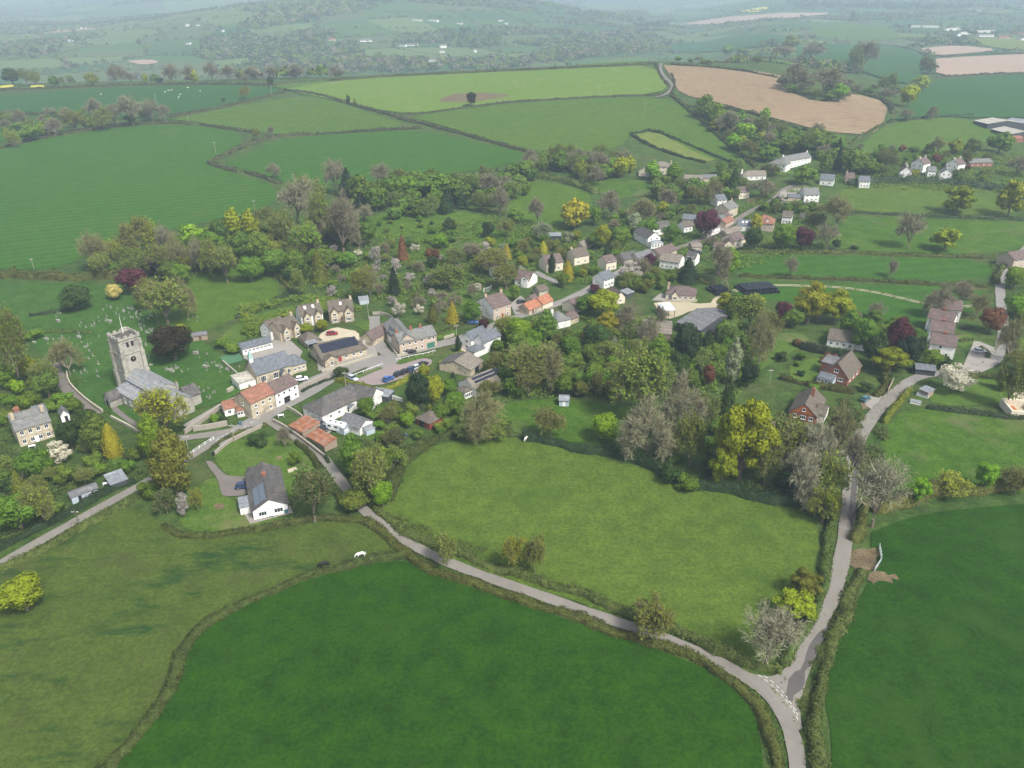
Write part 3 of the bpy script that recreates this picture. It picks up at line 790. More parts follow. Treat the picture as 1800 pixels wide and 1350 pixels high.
L2 = [(462,735),(478,744),(500,757),(522,770),(544,784),(567,802),(582,822),(596,842),(611,861),(630,888),(650,907),(678,928),(700,944),(750,973),(800,994),(850,1013),(900,1030),(950,1047),(1000,1065),(1050,1083),(1100,1099),(1150,1115),(1200,1135),(1267,1165),(1310,1190),(1345,1213),(1372,1245),(1387,1277),(1397,1305),(1403,1350),(1406,1420)]
ribbon('lane', L2, 3.0, TAR, 0.15)
L3 = [(1395,1215),(1410,1155),(1436,1100),(1456,1065),(1468,1033),(1477,1000),(1484,960),(1489,923),(1492,883),(1495,850),(1498,820),(1505,783),(1520,750),(1543,720),(1567,697),(1593,675),(1608,664),(1640,656),(1690,656),(1724,650),(1750,636),(1756,622),(1762,600),(1765,573),(1760,540),(1757,502),(1760,487),(1785,455),(1805,435),(1840,410)]
ribbon('lane', L3[:16], 3.3, TAR, 0.18, w2=4.2); ribbon('lane', L3[15:], 4.0, TAR2, 0.13)
sheet('lane_junction', [(1296,1183),(1330,1186),(1350,1191),(1368,1186),(1392,1165),(1408,1140),(1436,1146),(1420,1190),(1409,1220),(1406,1257),(1411,1290),(1372,1275),(1356,1243),(1342,1222),(1311,1197)], TAR, 0.21, 4, sm=1)
sheet('wet_patch', [(1383,1216),(1380,1228),(1390,1236),(1396,1222),(1407,1218),(1418,1184),(1428,1163),(1445,1132),(1457,1102),(1443,1112),(1434,1122),(1426,1134),(1416,1152),(1417,1160),(1408,1176),(1396,1180),(1384,1196)], DARKT, 0.24, 2, sm=0, wob=0.25)
sheet('wet_patch', [(1488,905),(1492,903),(1502,800),(1510,790),(1506,850),(1504,900),(1497,925)], DARKT, 0.24, 3, sm=0)
def dashes(pts, w, on, gap, off, name='road_marking', t0=0):
    W = [P(x, y) for (x, y) in smooth_px(pts, 2)]; c = dens([Vector((p.x, p.y, 0)) for p in W], 0.25); mb = MB(); k = t0
    L = np.cumsum([0]+[(b-a).length for a, b in zip(c[:-1], c[1:])])
    while k+on < L[-1]:
        i = int(np.searchsorted(L, k)); j = int(np.searchsorted(L, k+on))
        a, b = c[i], c[min(j, len(c)-1)]; n = Vector((-(b-a).y, (b-a).x, 0)).normalized()*w/2
        mb.poly([(q.x, q.y, (zs(q.x, q.y))+off) for q in (a-n, b-n, b+n, a+n)]); k += on+gap
    tag(mb.build(name, WHITE), kind='structure')
dashes([(1333,1188),(1350,1200),(1368,1217),(1384,1235),(1395,1252),(1403,1268)], 0.13, 0.75, 0.6, 0.27)
dashes([(1343,1189),(1360,1202),(1378,1220),(1390,1238),(1399,1253),(1404,1262)], 0.13, 0.75, 0.6, 0.27)
dashes([(380,776),(395,765),(412,756)], 0.2, 1.2, 0.8, 0.2); dashes([(428,752),(445,742),(463,730)], 0.2, 1.5, 1.2, 0.2)
ribbon('path', [(92,640),(100,653),(110,673),(126,693),(144,713),(168,730)], 4.0, PATHM, 0.09)
ribbon('road', [(310,772),(340,768),(375,764),(410,757)], 3.6, TAR, 0.13)
ribbon('path', [(200,688),(194,692),(194,705),(200,718),(214,730),(232,742),(246,752)], 1.8, PATHM, 0.10)
ribbon('path', [(402,704),(372,722),(324,750)], 2.2, YARD, 0.09)
ribbon('road', [(520,693),(535,674),(565,660),(610,646),(650,634)], 3.6, TAR2, 0.14)
sheet('yard', [(552,605),(566,598),(640,592),(662,606),(664,628),(600,648),(560,652)], YARD, 0.06, 4, sm=0)
ribbon('road', [(700,622),(683,628),(668,610),(660,590),(659,570),(658,556)], 4.5, TAR2, 0.13)
sheet('car_park', [(612,669),(640,655),(668,646),(700,638),(745,628),(764,635),(744,650),(722,660),(700,668),(661,679),(634,672)], BRICKD, 0.08, 4, sm=1)
sheet('car_park_mouth', [(640,655),(672,647),(700,639),(712,634),(698,626),(672,630),(650,640)], TAR2, 0.145, 4, sm=0)
sheet('verge', [(696,640),(702,633),(735,626),(762,621),(764,626),(735,632),(705,641)], FM['lawn'], 0.16, 4, sm=0)
sheet('verge', [(620,665),(640,655),(668,645),(673,648),(655,655),(630,666)], FM['lawn'], 0.16, 4, sm=0)
sheet('forecourt', [(560,592),(566,584),(590,575),(604,578),(631,583),(632,600),(612,606),(572,603)], GRAV, 0.09, 3, sm=1)
sheet('yard', [(428,630),(430,612),(480,598),(512,600),(532,618),(522,640),(470,648)], YARD, 0.08, 3, sm=0)
sheet('play_court', [(386,628),(420,619),(428,634),(398,642)], PLAY, 0.13, 3, sm=0)
sheet('yard', [(545,745),(566,735),(590,738),(584,760),(560,772),(545,765)], YARD, 0.12, 3, sm=1)
sheet('driveway', [(362,811),(373,811),(389,829),(402,838),(447,838),(453,856),(433,871),(393,874),(387,862),(383,842),(367,822)], PATHM, 0.14, 3, sm=1)
sheet('patio', [(430,905),(445,905),(510,890),(515,902),(440,922)], YARD, 0.15, 3, sm=0)
for s_ in (-0.85, 0.85):
    ribbon('farm_track', [(1290,512),(1322,503),(1371,501),(1400,502),(1467,504),(1511,509),(1556,517),(1600,528),(1650,540),(1700,540),(1735,533)], 0.8, TRK, 0.10, shift=s_)
sheet('farm_yard', [(1149,533),(1180,528),(1247,536),(1256,522),(1273,521),(1270,536),(1256,543),(1214,546),(1195,556),(1171,562),(1160,550)], TRK, 0.10, 5, sm=1)
ribbon('farm_track', [(1152,172),(1170,168),(1183,156),(1180,147),(1165,133),(1160,122),(1162,112)], 3.6, PATHM, 0.7)
sheet('driveway', [(1690,650),(1712,600),(1722,601),(1750,612),(1752,640),(1725,656)], YARD, 0.16, 4, sm=0)
sheet('driveway', [(1515,700),(1545,692),(1562,708),(1548,722),(1525,718)], YARD, 0.14, 3, sm=1)
sheet('driveway', [(1372,338),(1395,330),(1412,322),(1420,330),(1390,345),(1370,350)], YARD, 0.16, 4, sm=0)
sheet('driveway', [(897,535),(915,520),(940,540),(925,552),(905,553)], YARD, 0.12, 4, sm=0)
sheet('forecourt', [(800,612),(815,606),(835,612),(845,620),(830,626),(805,620)], GRAV, 0.15, 3, sm=0)
sheet('driveway', [(1145,528),(1160,516),(1172,515),(1172,530)], YARD, 0.12, 4, sm=0)
ribbon('path', [(985,497),(960,489),(940,478)], 4, TAR2, 0.1)
ribbon('road', [(1372,338),(1392,345),(1400,342)], 4, TAR2, 0.1)
sheet('yard', [(1250,395),(1272,388),(1290,388),(1268,408),(1252,414)], TAR2, 0.16, 4, sm=0)
sheet('allotment', [(840,458),(885,440),(905,440),(880,460),(850,475)], FM['dirt'], 0.1, 5, sm=0)
sheet('allotment', [(1310,352),(1330,345),(1345,350),(1325,360)], FM['dirt'], 0.1, 5, sm=0)
sheet('flower_bed', [(375,888),(392,884),(396,892),(382,898)], FM['dirt'], 0.1, 3, sm=1)
sheet('yard', [(1777,735),(1782,690),(1830,690),(1830,745)], GRAV, 0.1, 4, sm=0)
sheet('flower_bed', [(484,804),(495,801),(496,806),(487,809)], FM['dirt'], 0.12, 2, sm=1); sheet('flower_bed', [(528,810),(536,817),(540,824),(532,818)], FM['dirt'], 0.12, 2, sm=1)
sheet('flower_bed', [(505,826),(520,821),(524,825),(508,832)], GRAV, 0.12, 2, sm=0)
# ------------------------------------------------------------------ buildings
WM = {
 'white': mat_simple('white_render', (0.80, 0.78, 0.73), 0.8, 0.08, 0.8, dirt=(0.55, 0.54, 0.49)),
 'cream': mat_simple('cream_render', (0.62, 0.55, 0.42), 0.85, 0.1, 0.8),
 'stone': mat_simple('rubble_stone', (0.47, 0.40, 0.28), 0.9, 0.3, 1.6, dirt=(0.24, 0.21, 0.17)),
 'pink': mat_simple('pinkish_stone', (0.44, 0.35, 0.27), 0.9, 0.2, 1.6),
 'grey': mat_simple('grey_church_stone', (0.33, 0.315, 0.265), 0.9, 0.28, 0.9, dirt=(0.22, 0.205, 0.175)),
 'brick': mat_simple('red_brick', (0.25, 0.105, 0.07), 0.9, 0.2, 3.0),
 'orange': mat_simple('orange_hung_tile', (0.36, 0.12, 0.045), 0.9, 0.2, 3.0),
 'red': mat_simple('red_boards', (0.25, 0.06, 0.045), 0.8, 0.2, 3.0),
 'black': mat_simple('dark_boards', (0.055, 0.06, 0.065), 0.8, 0.2, 2.0),
 'tin': mat_simple('pale_blue_tin', (0.40, 0.46, 0.50), 0.5, 0.12, 2.0),
 'wood': mat_simple('weathered_wood', (0.28, 0.22, 0.16), 0.9, 0.25, 3.0),
}
RM = {
 'slate': mat_roof('blue_slate', (0.100, 0.112, 0.126), (0.133, 0.144, 0.156)),
 'slatel': mat_roof('lichened_slate', (0.127, 0.137, 0.133), (0.161, 0.163, 0.154), (0.173, 0.151, 0.106)),
 'old': mat_roof('old_dark_slate', (0.062, 0.058, 0.058), (0.10, 0.095, 0.09), (0.135, 0.115, 0.085)),
 'tile': mat_roof('grey_brown_tile', (0.098, 0.081, 0.066), (0.127, 0.107, 0.085), (0.087, 0.079, 0.037)),
 'brown': mat_roof('purple_brown_tile', (0.105, 0.075, 0.068), (0.140, 0.102, 0.090)),
 'red': mat_roof('red_brown_tile', (0.207, 0.090, 0.058), (0.252, 0.122, 0.082)),
 'pantile': mat_roof('orange_pantile', (0.296, 0.108, 0.058), (0.340, 0.151, 0.088)),
 'rust': mat_roof('rusty_iron', (0.222, 0.072, 0.031), (0.296, 0.137, 0.075), (0.244, 0.216, 0.190)),
 'white': mat_roof('white_sheet_roof', (0.45, 0.47, 0.48), (0.5, 0.52, 0.53), course=0.9, rough=0.6),
 'tin': mat_roof('pale_metal_sheet', (0.19, 0.205, 0.215), (0.24, 0.255, 0.265), course=0.9, rough=0.5),
 'cream': mat_roof('fibre_cement', (0.326, 0.310, 0.252), (0.385, 0.360, 0.299), course=0.9),
 'lead': mat_roof('church_lead', (0.195, 0.205, 0.21), (0.25, 0.26, 0.265), (0.244, 0.216, 0.163), course=0.6, rough=0.55),
 'grey': mat_roof('grey_sheet', (0.121, 0.121, 0.125), (0.150, 0.149, 0.148), course=0.8),
 'brownlt': mat_roof('weathered_pale_tile', (0.173, 0.149, 0.119), (0.207, 0.179, 0.144), (0.115, 0.095, 0.069)),
}
GLASS = mat_glass(); FRAME = mat_simple('white_frame', (0.78, 0.78, 0.76), 0.6, 0.04); DOORM = {
 'red': mat_simple('red_door_paint', (0.28, 0.03, 0.03), 0.6, 0.1), 'green': mat_simple('green_door_paint', (0.04, 0.16, 0.11), 0.6, 0.1),
 'dark': mat_simple('dark_opening', (0.02, 0.02, 0.022), 0.9, 0.1), 'brown': mat_simple('brown_door', (0.12, 0.07, 0.04), 0.7, 0.1), 'white': FRAME}
PV = mat_simple('solar_glass', (0.014, 0.018, 0.035), 0.5, 0.15, 3, spec=0.25); PVL = mat_simple('grey_solar_glass', (0.11, 0.14, 0.17), 0.5, 0.15, 3, spec=0.3)
POT = mat_simple('clay_pot', (0.35, 0.17, 0.10), 0.9, 0.2)
_wc = {}
def win_mesh(w, h):
    k = (round(w, 1), round(h, 1))
    if k not in _wc:
        w, h = k; f = MB(); t = 0.09; m = []
        f.box(-w/2, w/2, -0.07, 0.03, -h/2, -h/2+t); f.box(-w/2, w/2, -0.07, 0.03, h/2-t, h/2)
        f.box(-w/2, -w/2+t, -0.06, 0.03, -h/2+t, h/2-t); f.box(w/2-t, w/2, -0.06, 0.03, -h/2+t, h/2-t)
        f.box(-w/2-0.08, w/2+0.08, -0.14, 0.03, -h/2-0.1, -h/2-0.002)
        n = max(1, round(w/0.65))
        for i in range(1, n): x = -w/2+w*i/n; f.box(x-0.035, x+0.035, -0.05, 0.02, -h/2+t, h/2-t)
        g = MB(); g.box(-w/2+0.05, w/2-0.05, -0.03, 0.01, -h/2+0.05, h/2-0.05)
        fm, gm = f.mesh('window'), g.mesh('pane'); fm.materials.append(FRAME); gm.materials.append(GLASS)
        _wc[k] = (fm, gm)
    return _wc[k]

BLD = []   # for spacing and for landmarks
class House:
    def __init__(s, name, label, cat, A, B, d, h, lm=None, rotfix=0.0, z=None, L=None, group=None):
        def eave(p):
            dd = ray(*p); g = P(p[0], p[1], h); return g
        a, b = eave(A), eave(B)
        if L: # keep centre, set true length
            c = (a+b)/2; u = (b-a); u.z = 0; u.normalize(); a = c-u*L/2; b = c+u*L/2
        u = Vector((b.x-a.x, b.y-a.y, 0)); s.L = u.length; u.normalize()
        s.rz = math.atan2(u.y, u.x)+rotfix; s.d = d; s.h = h
        u = Vector((math.cos(s.rz), math.sin(s.rz), 0)); v = Vector((-u.y, u.x, 0)); s.u, s.v = u, v
        cs = [a, a+u*s.L, a+v*d, a+u*s.L+v*d]; s.z = min((zs(c.x, c.y)) for c in cs) if z is None else z
        s.zt = max((zs(c.x, c.y)) for c in cs); s.h += (s.z*0+max(0, 0.5*(s.zt-s.z)))
        s.root = empty(name, (a.x, a.y, s.z), s.rz); tag(s.root, label, cat, group)
        s.o = a; c = a+u*s.L/2+v*d/2; BLD.append((c.x, c.y, math.hypot(s.L, d)/2, s.L, d, a, u, v))
        LAND.append((lm or label, proj(c.x, c.y, s.z+h/2)))
    def block(s, u0, u1, v0, v1, h, rise, roof='gable', ridge='x', wall='white', rf='slate', oh=0.35, wn='wall', rn='roof', z0=-1.0, rf2=None, gw=None):
        W = MB(); th = 0.16
        if roof == 'flat': W.box(u0, u1, v0, v1, z0, h)
        elif roof == 'lean':   # high at the back (v1)
            P8 = [(u0,v0,z0),(u1,v0,z0),(u1,v1,z0),(u0,v1,z0),(u0,v0,h),(u1,v0,h),(u1,v1,h+rise),(u0,v1,h+rise)]
            W.v += P8; W.f += [(0,3,2,1),(4,5,6,7),(0,1,5,4),(1,2,6,5),(2,3,7,6),(3,0,4,7)]
        elif roof == 'gable':
            if ridge == 'x':
                m = (v0+v1)/2; pr = [(u0,v0,z0),(u0,v1,z0),(u0,v1,h),(u0,m,h+rise),(u0,v0,h)]; W.prism(pr, (u1-u0, 0, 0))
            else:
                m = (u0+u1)/2; pr = [(u0,v0,z0),(u1,v0,z0),(u1,v0,h),(m,v0,h+rise),(u0,v0,h)]; W.prism(pr[::-1], (0, v1-v0, 0))
        else: W.box(u0, u1, v0, v1, z0, h)
        W.build(wn, WM[wall], s.root)
        Rf = MB(); Rb = MB(); k = rise/(((v1-v0) if ridge == 'x' else (u1-u0))/2) if roof in ('gable', 'hip', 'hipr', 'hipl') else 0
        e = 0.02+th; dn = (0, 0, -th)
        if roof == 'flat': Rf.box(u0-oh, u1+oh, v0-oh, v1+oh, h+0.01, h+0.2)
        elif roof == 'lean':
            k = rise/(v1-v0); Rf.prism([(u0-oh,v0-oh,h-oh*k+e),(u1+oh,v0-oh,h-oh*k+e),(u1+oh,v1+.05,h+rise+e),(u0-oh,v1+.05,h+rise+e)], dn)
        elif roof == 'gable' and ridge == 'x':
            m = (v0+v1)/2; g = 0.22
            Rf.prism([(u0-g,v0-oh,h-oh*k+e),(u1+g,v0-oh,h-oh*k+e),(u1+g,m,h+rise+e),(u0-g,m,h+rise+e)], dn)
            Rb.prism([(u1+g,v1+oh,h-oh*k+e),(u0-g,v1+oh,h-oh*k+e),(u0-g,m+.003,h+rise+e),(u1+g,m+.003,h+rise+e)], dn)
            Rf.tube((u0-g, m, h+rise+e), (u1+g, m, h+rise+e), 0.13, 0.13, 6)
        elif roof == 'gable':
            m = (u0+u1)/2; g = 0.22
            Rf.prism([(u0-oh,v1+g,h-oh*k+e),(u0-oh,v0-g,h-oh*k+e),(m,v0-g,h+rise+e),(m,v1+g,h+rise+e)], dn)
            Rb.prism([(u1+oh,v0-g,h-oh*k+e),(u1+oh,v1+g,h-oh*k+e),(m+.003,v1+g,h+rise+e),(m+.003,v0-g,h+rise+e)], dn)
            Rf.tube((m, v0-g, h+rise+e), (m, v1+g, h+rise+e), 0.13, 0.13, 6)
        else:
            a0, a1, b0, b1 = u0-oh, u1+oh, v0-oh, v1+oh; zz = h-oh*k+e; zr = h+rise+e
            if ridge == 'x':
                m = (v0+v1)/2; ins = min((v1-v0)/2, (u1-u0)/2-0.01)
                l = ins if roof in ('hip', 'hipl') else -0.22-oh; r = ins if roof in ('hip', 'hipr') else -0.22-oh
                p, q = (a0+l+oh, m, zr), (a1-r-oh, m, zr)
                Rf.prism([(a0,b0,zz),(a1,b0,zz),q,p], dn); Rb.prism([(a1,b1,zz),(a0,b1,zz),(p[0],m+.003,zr),(q[0],m+.003,zr)], dn)
                if l > 0: Rb.prism([(a0-.002,b1,zz),(a0-.002,b0,zz),(p[0]-.002,m,zr)], dn)
                if r > 0: Rb.prism([(a1+.002,b0,zz),(a1+.002,b1,zz),(q[0]+.002,m,zr)], dn)
                for (x0, p0) in ((l, (a0,b0,zz)), (l, (a0,b1,zz))):
                    if l > 0: Rf.tube(p0, p, 0.1, 0.1, 5)
                for p0 in ((a1,b0,zz), (a1,b1,zz)):
                    if r > 0: Rf.tube(p0, q, 0.1, 0.1, 5)
                Rf.tube(p, q, 0.12, 0.12, 6)
                if roof == 'hipr': s._gab(wall, u0, (v0, v1), h, rise)
                if roof == 'hipl': s._gab(wall, u1, (v0, v1), h, rise)
            else:
                m = (u0+u1)/2; ins = min((u1-u0)/2, (v1-v0)/2-0.01); p, q = (m, b0+ins+oh, zr), (m, b1-ins-oh, zr)
                Rf.prism([(a0,b1,zz),(a0,b0,zz),p,q], dn); Rb.prism([(a1,b0,zz),(a1,b1,zz),(m+.003,q[1],zr),(m+.003,p[1],zr)], dn)
                Rf.prism([(a0,b0-.002,zz),(a1,b0-.002,zz),(m,p[1]-.002,zr)], dn); Rb.prism([(a1,b1+.002,zz),(a0,b1+.002,zz),(m,q[1]+.002,zr)], dn)
                Rf.tube(p, q, 0.12, 0.12, 6)
        if rf2:
            Rf.build(rn, RM[rf], s.root); Rb.build(rn, RM[rf2], s.root)
        else:
            b = len(Rf.v); Rf.v += Rb.v; Rf.f += [tuple(i+b for i in f) for f in Rb.f]; Rf.build(rn, RM[rf], s.root)
        return s
    def _gab(s, wall, u, vv, h, rise):
        t = 0.25 if u < 1 else -0.25
        g = MB(); g.prism([(u, vv[0], h-.01), (u, vv[1], h-.01), (u, (vv[0]+vv[1])/2, h+rise)], (t, 0, 0)); g.build('gable', WM[wall], s.root)
    def win(s, face, u, z, w=1.1, h=1.2, at=0.0):
        """face f: front (at = v of that wall), l: left wall, r: right wall (at = u of the wall)"""
        fm, gm = win_mesh(w, h)
        o = bpy.data.objects.new('window', fm); link(o, s.root)
        g = bpy.data.objects.new('pane', gm); link(g, o)
        if face == 'f': o.location = (u, at, z)
        elif face == 'l': o.location = (at, u, z); o.rotation_euler = (0, 0, -math.pi/2)
        elif face == 'r': o.location = (at, u, z); o.rotation_euler = (0, 0, math.pi/2)
        return s
    def wins(s, face, a, b, n, zs, w=1.0, h=1.15, at=0.0, skip=()):
        for i in range(n):
            for j, z in enumerate(zs):
                if (i, j) in skip: continue
                s.win(face, a+(b-a)*(i+0.5)/n, z, w, h, at)
        return s
    def door(s, u, w=1.0, h=2.1, col='brown', at=0.0, face='f'):
        b = MB(); b.box(-w/2, w/2, -0.06, 0.04, 0.02, h); o = b.build('door', DOORM[col], s.root)
        o.location = (u, at, 0) if face == 'f' else (at, u, 0)
        if face == 'l': o.rotation_euler = (0, 0, -math.pi/2)
        if face == 'r': o.rotation_euler = (0, 0, math.pi/2)
        k = MB(); k.box(w*0.36, w*0.42, -0.12, -0.062, 1.0, 1.12); k.build('handle', FRAME, o); return s
    def chim(s, u, v, top, w=0.9, wall='stone', z0=1.0):
        b = MB(); b.box(u-w/2, u+w/2, v-w*0.35, v+w*0.35, z0, top); b.box(u-w/2-.08, u+w/2+.08, v-w*.35-.08, v+w*.35+.08, top-.25, top-.08)
        o = b.build('chimney', WM[wall], s.root); p = MB()
        for k in (-0.22, 0.22): p.lathe([(0.13, top+0.002), (0.11, top+0.5)], 8, (u+k, v))
        p.build('chimney_pot', POT, o); return s
    def slab(s, name, mat, pts, th=0.08):
        b = MB(); b.prism(pts, (0, 0, -th)); b.build(name, mat, s.root); return s
    def on_front(s, u0, u1, t0, t1, v0, v1, h, rise, n=0.28):
        """quad lying on the front slope of a ridge-x roof; t from eave 0 to ridge 1"""
        m = (v1-v0)/2; f = lambda u, t: (u, v0+m*t, h+rise*t+n); return [f(u0, t0), f(u1, t0), f(u1, t1), f(u0, t1)]
    def sky(s, u, t, v0, v1, h, rise, w=0.9):
        m = (v1-v0)/2; return s.slab('skylight', FRAME, s.on_front(u, u+w, t, t+1.1/m, v0, v1, h, rise, 0.26), 0.06)
LAND = []; FARLAB = []
H = House
# --- church: tower (own block) with nave, chancel, aisle, porch and vestry
h = H('church', 'grey stone parish church with tall square tower, flagpole and lead roofs in the churchyard', 'church', (204, 675), (282, 718), 11, 5.5, 'church')
L = h.L
h.block(0, L*0.66, 3.4, 11.5, 6.2, 2.2, 'gable', 'x', 'grey', 'lead', rn='nave_roof', wn='nave_wall')
h.block(0.4, L*0.60, -1.2, 3.35, 3.9, 1.3, 'lean', 'x', 'grey', 'lead', rn='aisle_roof', wn='aisle_wall', oh=0.1)
h.block(L*0.665, L*1.0, 3.6, 10.9, 5.0, 2.4, 'gable', 'x', 'grey', 'lead', rn='chancel_roof', wn='chancel_wall')
h.block(L*0.66, L*0.88, 11.0, 15.5, 4.0, 2.4, 'gable', 'y', 'grey', 'old', rn='vestry_roof', wn='vestry_wall')
h.block(0.8, 4.6, -5.2, -1.3, 2.9, 1.9, 'gable', 'y', 'grey', 'old', rn='porch_roof', wn='porch_wall')
h.door(2.7, 1.4, 2.3, 'dark', -5.2)
for k in range(3): h.win('f', L*(0.24+0.13*k), 2.0, 1.3, 1.7, -1.2)
h.win('r', 7.2, 3.0, 1.9, 2.4, L); h.win('f', L*0.8, 2.6, 1.1, 1.8, 3.6)
for v in (3.3, 11.2): h.chim(L*0.665, v, 7.6, 0.7, 'grey')
# tower
tw = 6.8; T = MB(); x0 = -tw-0.3; y0 = 4.2; TH = 19.3
T.box(x0, x0+tw, y0, y0+tw, -1, TH); T.build('tower_wall', WM['grey'], h.root)
b = MB()
for (cx, cy) in ((x0, y0), (x0+tw, y0), (x0, y0+tw), (x0+tw, y0+tw)):
    for (z0, z1, q) in ((-1, 7.5, 0.85), (7.5, 14.2, 0.65), (14.2, TH-0.8, 0.42)): b.box(cx-q, cx+q, cy-q, cy+q, z0+0.001, z1)
b.build('buttress', WM['grey'], h.root)
for z in (7.4, 14.1, TH-0.9): b = MB(); b.box(x0-.25, x0+tw+.25, y0-.25, y0+tw+.25, z, z+0.22); b.build('string_course', WM['grey'], h.root)
b = MB(); zp = TH+0.002; q = 0.4
for i in range(7):
    t = (tw+0.6)*(i/7)
    if i % 2 == 0:
        w_ = (tw+0.6)/7
        for yy in (y0-.35, y0+tw): b.box(x0-.3+t, x0-.3+t+w_, yy, yy+.35, zp+.7, zp+1.35)
        for xx in (x0-.35, x0+tw): b.box(xx, xx+.35, y0-.3+t, y0-.3+t+w_, zp+.702, zp+1.35)
b.box(x0-.35, x0+tw+.35, y0-.35, y0, zp, zp+.7); b.box(x0-.35, x0+tw+.35, y0+tw, y0+tw+.35, zp, zp+.7)
b.box(x0-.35, x0, y0, y0+tw, zp, zp+.7); b.box(x0+tw, x0+tw+.35, y0, y0+tw, zp, zp+.7)
b.build('battlements', WM['grey'], h.root)
b = MB(); b.box(x0+.02, x0+tw-.02, y0+.02, y0+tw-.02, TH+.004, TH+.15); b.build('tower_roof', RM['old'], h.root)
b = MB(); b.tube((x0+1.4, y0+4.4, TH), (x0+1.4, y0+4.4, TH+6.2), 0.1, 0.06, 6); b.build('flagpole', FRAME, h.root)
b = MB(); b.prism([(x0-1.2+1.3*math.cos(a*math.pi/4), y0+tw-0.4+1.3*math.sin(a*math.pi/4), TH+.9) for a in range(8)], (0, 0, -TH-1.9)); b.build('stair_turret', WM['grey'], h.root)
b = MB(); b.prism([(x0+tw+.1, y0+tw*.5+.95*math.cos(a*math.pi/8), 12.0+.95*math.sin(a*math.pi/8)) for a in range(16)], (-.2, 0, 0)); b.build('clock', DOORM['dark'], h.root)
g = MB(); g.box(x0+tw+.11, x0+tw+.16, y0+tw*.5-.04, y0+tw*.5+.04, 12.0, 12.7); g.box(x0+tw+.11, x0+tw+.16, y0+tw*.5, y0+tw*.5+.45, 11.96, 12.04); g.build('clock_hand', mat_simple('gilt', (0.6, 0.45, 0.1), 0.4, 0.05), h.root)
for (uu, zz) in ((x0+tw*.5-0.8, 17.6), (x0+tw*.5+0.8, 17.6)):
    b = MB(); b.box(x0+tw-.1, x0+tw+.06, y0+uu-x0-.42, y0+uu-x0+.42, zz-1.1, zz+.6); b.build('louvre_opening', DOORM['dark'], h.root)
b = MB(); b.box(x0-.06, x0+.1, y0+tw*.5-.5, y0+tw*.5+.5, 16.4, 18.5); b.build('louvre_opening', DOORM['dark'], h.root)

# --- left stone house, hut, sheds
h = H('house', 'double fronted grey stone house with slate M-shaped roof left of the church', 'house', (27, 757), (88, 739), 5.5, 5.6, 'grey stone house left of the church'); L = h.L
h.block(0, L, 0, 5.0, 5.6, 2.0, wall='stone', rf='slatel'); h.block(0.02, L-.02, 5.02, 10.0, 5.62, 2.0, wall='stone', rf='slatel', wn='rear_wall', rn='rear_roof')
h.block(L*.75, L*1.12, 10.1, 15, 4.2, 1.8, ridge='x', wall='stone', rf='slate', wn='wing_wall', rn='wing_roof')
h.wins('f', 0.3, L-.3, 4, (1.4, 4.3), 1.15, 1.35); h.door(L*.5, 1.0, 2.1, 'white'); h.chim(0.6, 5.0, 9.2, 1.0, 'stone'); h.chim(L-.6, 5.0, 9.0, 1.0, 'stone'); h.chim(L*.3, 11.2, 7.8, 1.6, 'brick')
h = H('garden_hut', 'small white garden hut with pitched roof beside the grey stone house', 'hut', (106, 731), (121, 727), 4.0, 2.4, 'white garden hut'); h.block(0, h.L, 0, 4, 2.4, 1.6, ridge='y', wall='white', rf='slatel', oh=.2); h.door(h.L*.6, .9, 1.9, 'dark'); h.win('l', 2, 1.4, .8, .8)
h = H('shed', 'long low grey shed with white front beside the left hand lane', 'shed', (125, 875), (172, 858), 3.4, 2.0, 'long grey shed'); h.block(0, h.L, 0, 3.4, 2.0, .7, wall='tin', rf='grey', oh=.2); h.door(h.L*.3, .8, 1.7, 'dark'); h.win('f', h.L*.75, 1.2, 1.0, .7)
h = H('shed', 'open fronted shed with ribbed grey metal roof above the left lane', 'shed', (195, 852), (223, 842), 5.2, 2.1, 'ribbed metal shed'); h.block(0, h.L, 0, 5.2, 2.1, .6, 'lean', wall='black', rf='tin', oh=.3)
h = H('shed', 'small grey roofed shed in the grass right of the dark yew', 'shed', (338, 592), (364, 588), 3.6, 2.0, 'grey shed by the yew'); h.block(0, h.L, 0, 3.6, 2.0, .8, wall='wood', rf='grey', oh=.2); h.door(h.L*.5, .9, 1.8)
# --- village core
h = H('barn_house', 'tall cream stone barn house with red brown roof at the street bend', 'house', (440, 709), (481, 690), 8.5, 5.8, 'red roofed stone barn house'); L = h.L
h.block(0, L, 0, 8.5, 5.8, 2.6, wall='stone', rf='red'); h.wins('f', .5, L-.5, 3, (1.5, 4.2), .9, 1.1, skip=((1, 0),)); h.win('l', 4.2, 4.3, .9, 1.1, 0)
h = H('white_house', 'white rendered house with purple brown roof and dark garage opening on the street', 'house', (483, 692), (523, 673), 7.8, 5.2, 'white street house'); L = h.L
h.block(0.05, L, 0, 7.8, 5.2, 2.3, wall='white', rf='brown'); h.wins('f', .3, L-.3, 4, (4.0,), .9, 1.0); h.win('f', 1.4, 1.5, .9, 1.1).win('f', L-1.4, 1.5, .9, 1.1); h.door(L*.47, 2.5, 2.3, 'dark')
h = H('cottage', 'small white cottage with red roof and bay sunroom below the churchyard wall', 'cottage', (394, 720), (428, 712), 5, 2.5, 'small red roofed cottage'); L = h.L
h.block(0, L, 0, 5, 2.5, 1.6, wall='white', rf='red', oh=.25); h.block(L*.55, L, -2.8, -.02, 2.2, .9, 'hip', 'y', 'white', 'red', .2, 'sunroom_wall', 'sunroom_roof'); h.wins('f', L*.56, L-.05, 3, (1.3,), .75, 1.0, at=-2.8); h.win('f', L*.25, 1.3)
h = H('school', 'old stone village school with long slate roof, bell turret and arched windows', 'school', (450, 659), (513, 640), 9, 4.2, 'stone school'); L = h.L
